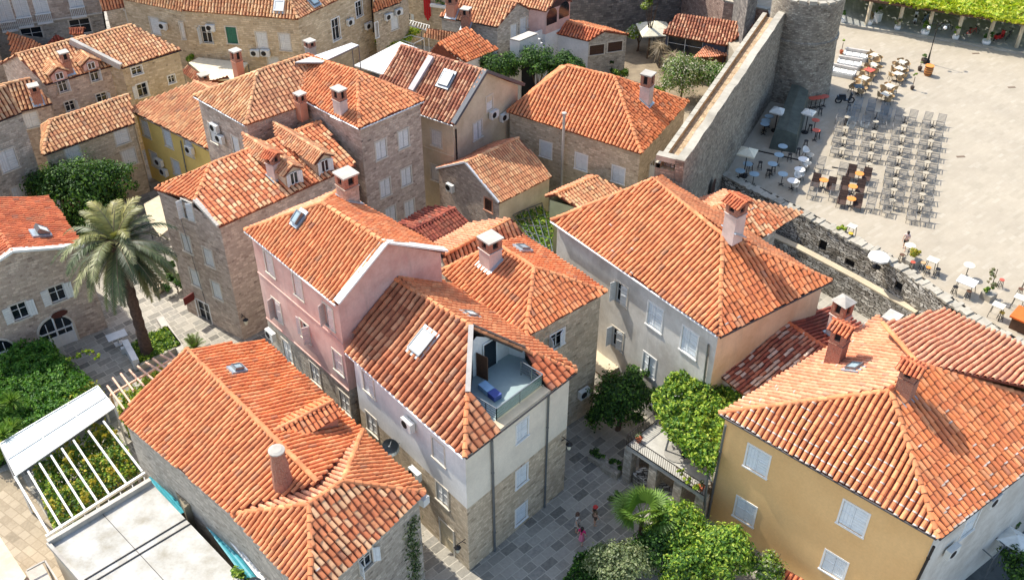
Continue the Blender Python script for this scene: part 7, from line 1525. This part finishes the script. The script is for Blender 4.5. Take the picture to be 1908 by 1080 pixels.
    if bag: mb = MB(); mb.box(0, .17*k, 1.08*k, .26*k, .14*k, .34*k); o = obj('backpack', mb, bag); o.parent = r
    return r
DH = plain('dark_hair', (48, 32, 26), .7); BLK = plain('black_cloth', (40, 38, 42), .85)
pt = N('patterned_cloth'); w_ = pt.n('ShaderNodeTexVoronoi', _Scale=9); pt.l(pt.obj(), w_.inputs['Vector']); pt.l(pt.ramp(w_.outputs['Distance'], [(.3, L((46, 46, 48))), (.5, L((190, 180, 166)))]), pt.b.inputs['Base Color'])
person('person walking on the sunlit square looking at a phone with a pale backpack', S(1684, 464), -.5, 1.5, DH, plain('pale_pink_shirt', (206, 176, 166)), BLK, False, .2, 'phone', None, plain('pale_backpack', (196, 196, 190)))
person('person in a bright pink top and pink skirt walking in the alley', P(1083, 1014), 2.6, 1.5, DH, plain('hot_pink', (206, 40, 104), .8), plain('soft_pink', (226, 130, 150), .8), True, .15)
person('person in a black and beige patterned dress standing in the alley', P(1075, 990), 1.2, 1.62, plain('brown_hair', (84, 56, 40)), pt.m, pt.m, True, .05)
person('person in a red cap and brown clothes at the edge of the alley plants', P(1107, 978), 2.0, 1.6, DH, plain('brown_shirt', (112, 92, 66)), plain('brown_trousers', (92, 76, 60)), False, .05, 'down', plain('red_cap', (190, 50, 44)))
# ------------------------------------------------------------------ light, sky, camera
W = bpy.data.worlds.new('World'); SC.world = W; W.use_nodes = True
sk = W.node_tree.nodes.new('ShaderNodeTexSky'); sk.sky_type = 'NISHITA'; sk.sun_disc = False
EL, AZ = math.radians(51), math.radians(142.3)
sk.sun_elevation = EL; sk.sun_rotation = math.radians(90)-AZ; sk.air_density = 1.0; sk.dust_density = 1.8; sk.altitude = 50
bg = W.node_tree.nodes['Background']; W.node_tree.links.new(sk.outputs[0], bg.inputs[0]); bg.inputs[1].default_value = .15
sl = bpy.data.lights.new('sun', 'SUN'); sl.energy = 3.1; sl.angle = math.radians(.53); sl.color = (1, .955, .88)
so = bpy.data.objects.new('sun', sl); COL.objects.link(so)
sv = Vector((math.cos(AZ)*math.cos(EL), math.sin(AZ)*math.cos(EL), math.sin(EL))); so.rotation_euler = sv.to_track_quat('Z', 'Y').to_euler(); so.location = (0, 40, 80)
cd = bpy.data.cameras.new('camera'); cam = bpy.data.objects.new('camera', cd); COL.objects.link(cam); SC.camera = cam
cd.sensor_fit = 'HORIZONTAL'; cd.sensor_width = 36; cd.lens = 36*F/1908; cd.clip_start = .5; cd.clip_end = 3000
U = Vector((0, st, ct)); Xv = Vector((1, 0, 0)); Bk = Vector((0, -ct, st))
rt = Xv*cr+U*sr; up = U*cr-Xv*sr
cam.matrix_world = Matrix(((rt.x, up.x, Bk.x, 0), (rt.y, up.y, Bk.y, 0), (rt.z, up.z, Bk.z, CH), (0, 0, 0, 1)))
vs = SC.view_settings; vs.view_transform = 'Standard'; vs.look = 'None'; vs.exposure = 1.0; vs.gamma = 1; vs.use_curve_mapping = False
SC.cycles.max_bounces = 6; SC.cycles.diffuse_bounces = 4; SC.cycles.use_denoising = True
SC.cycles.sample_clamp_indirect = 6
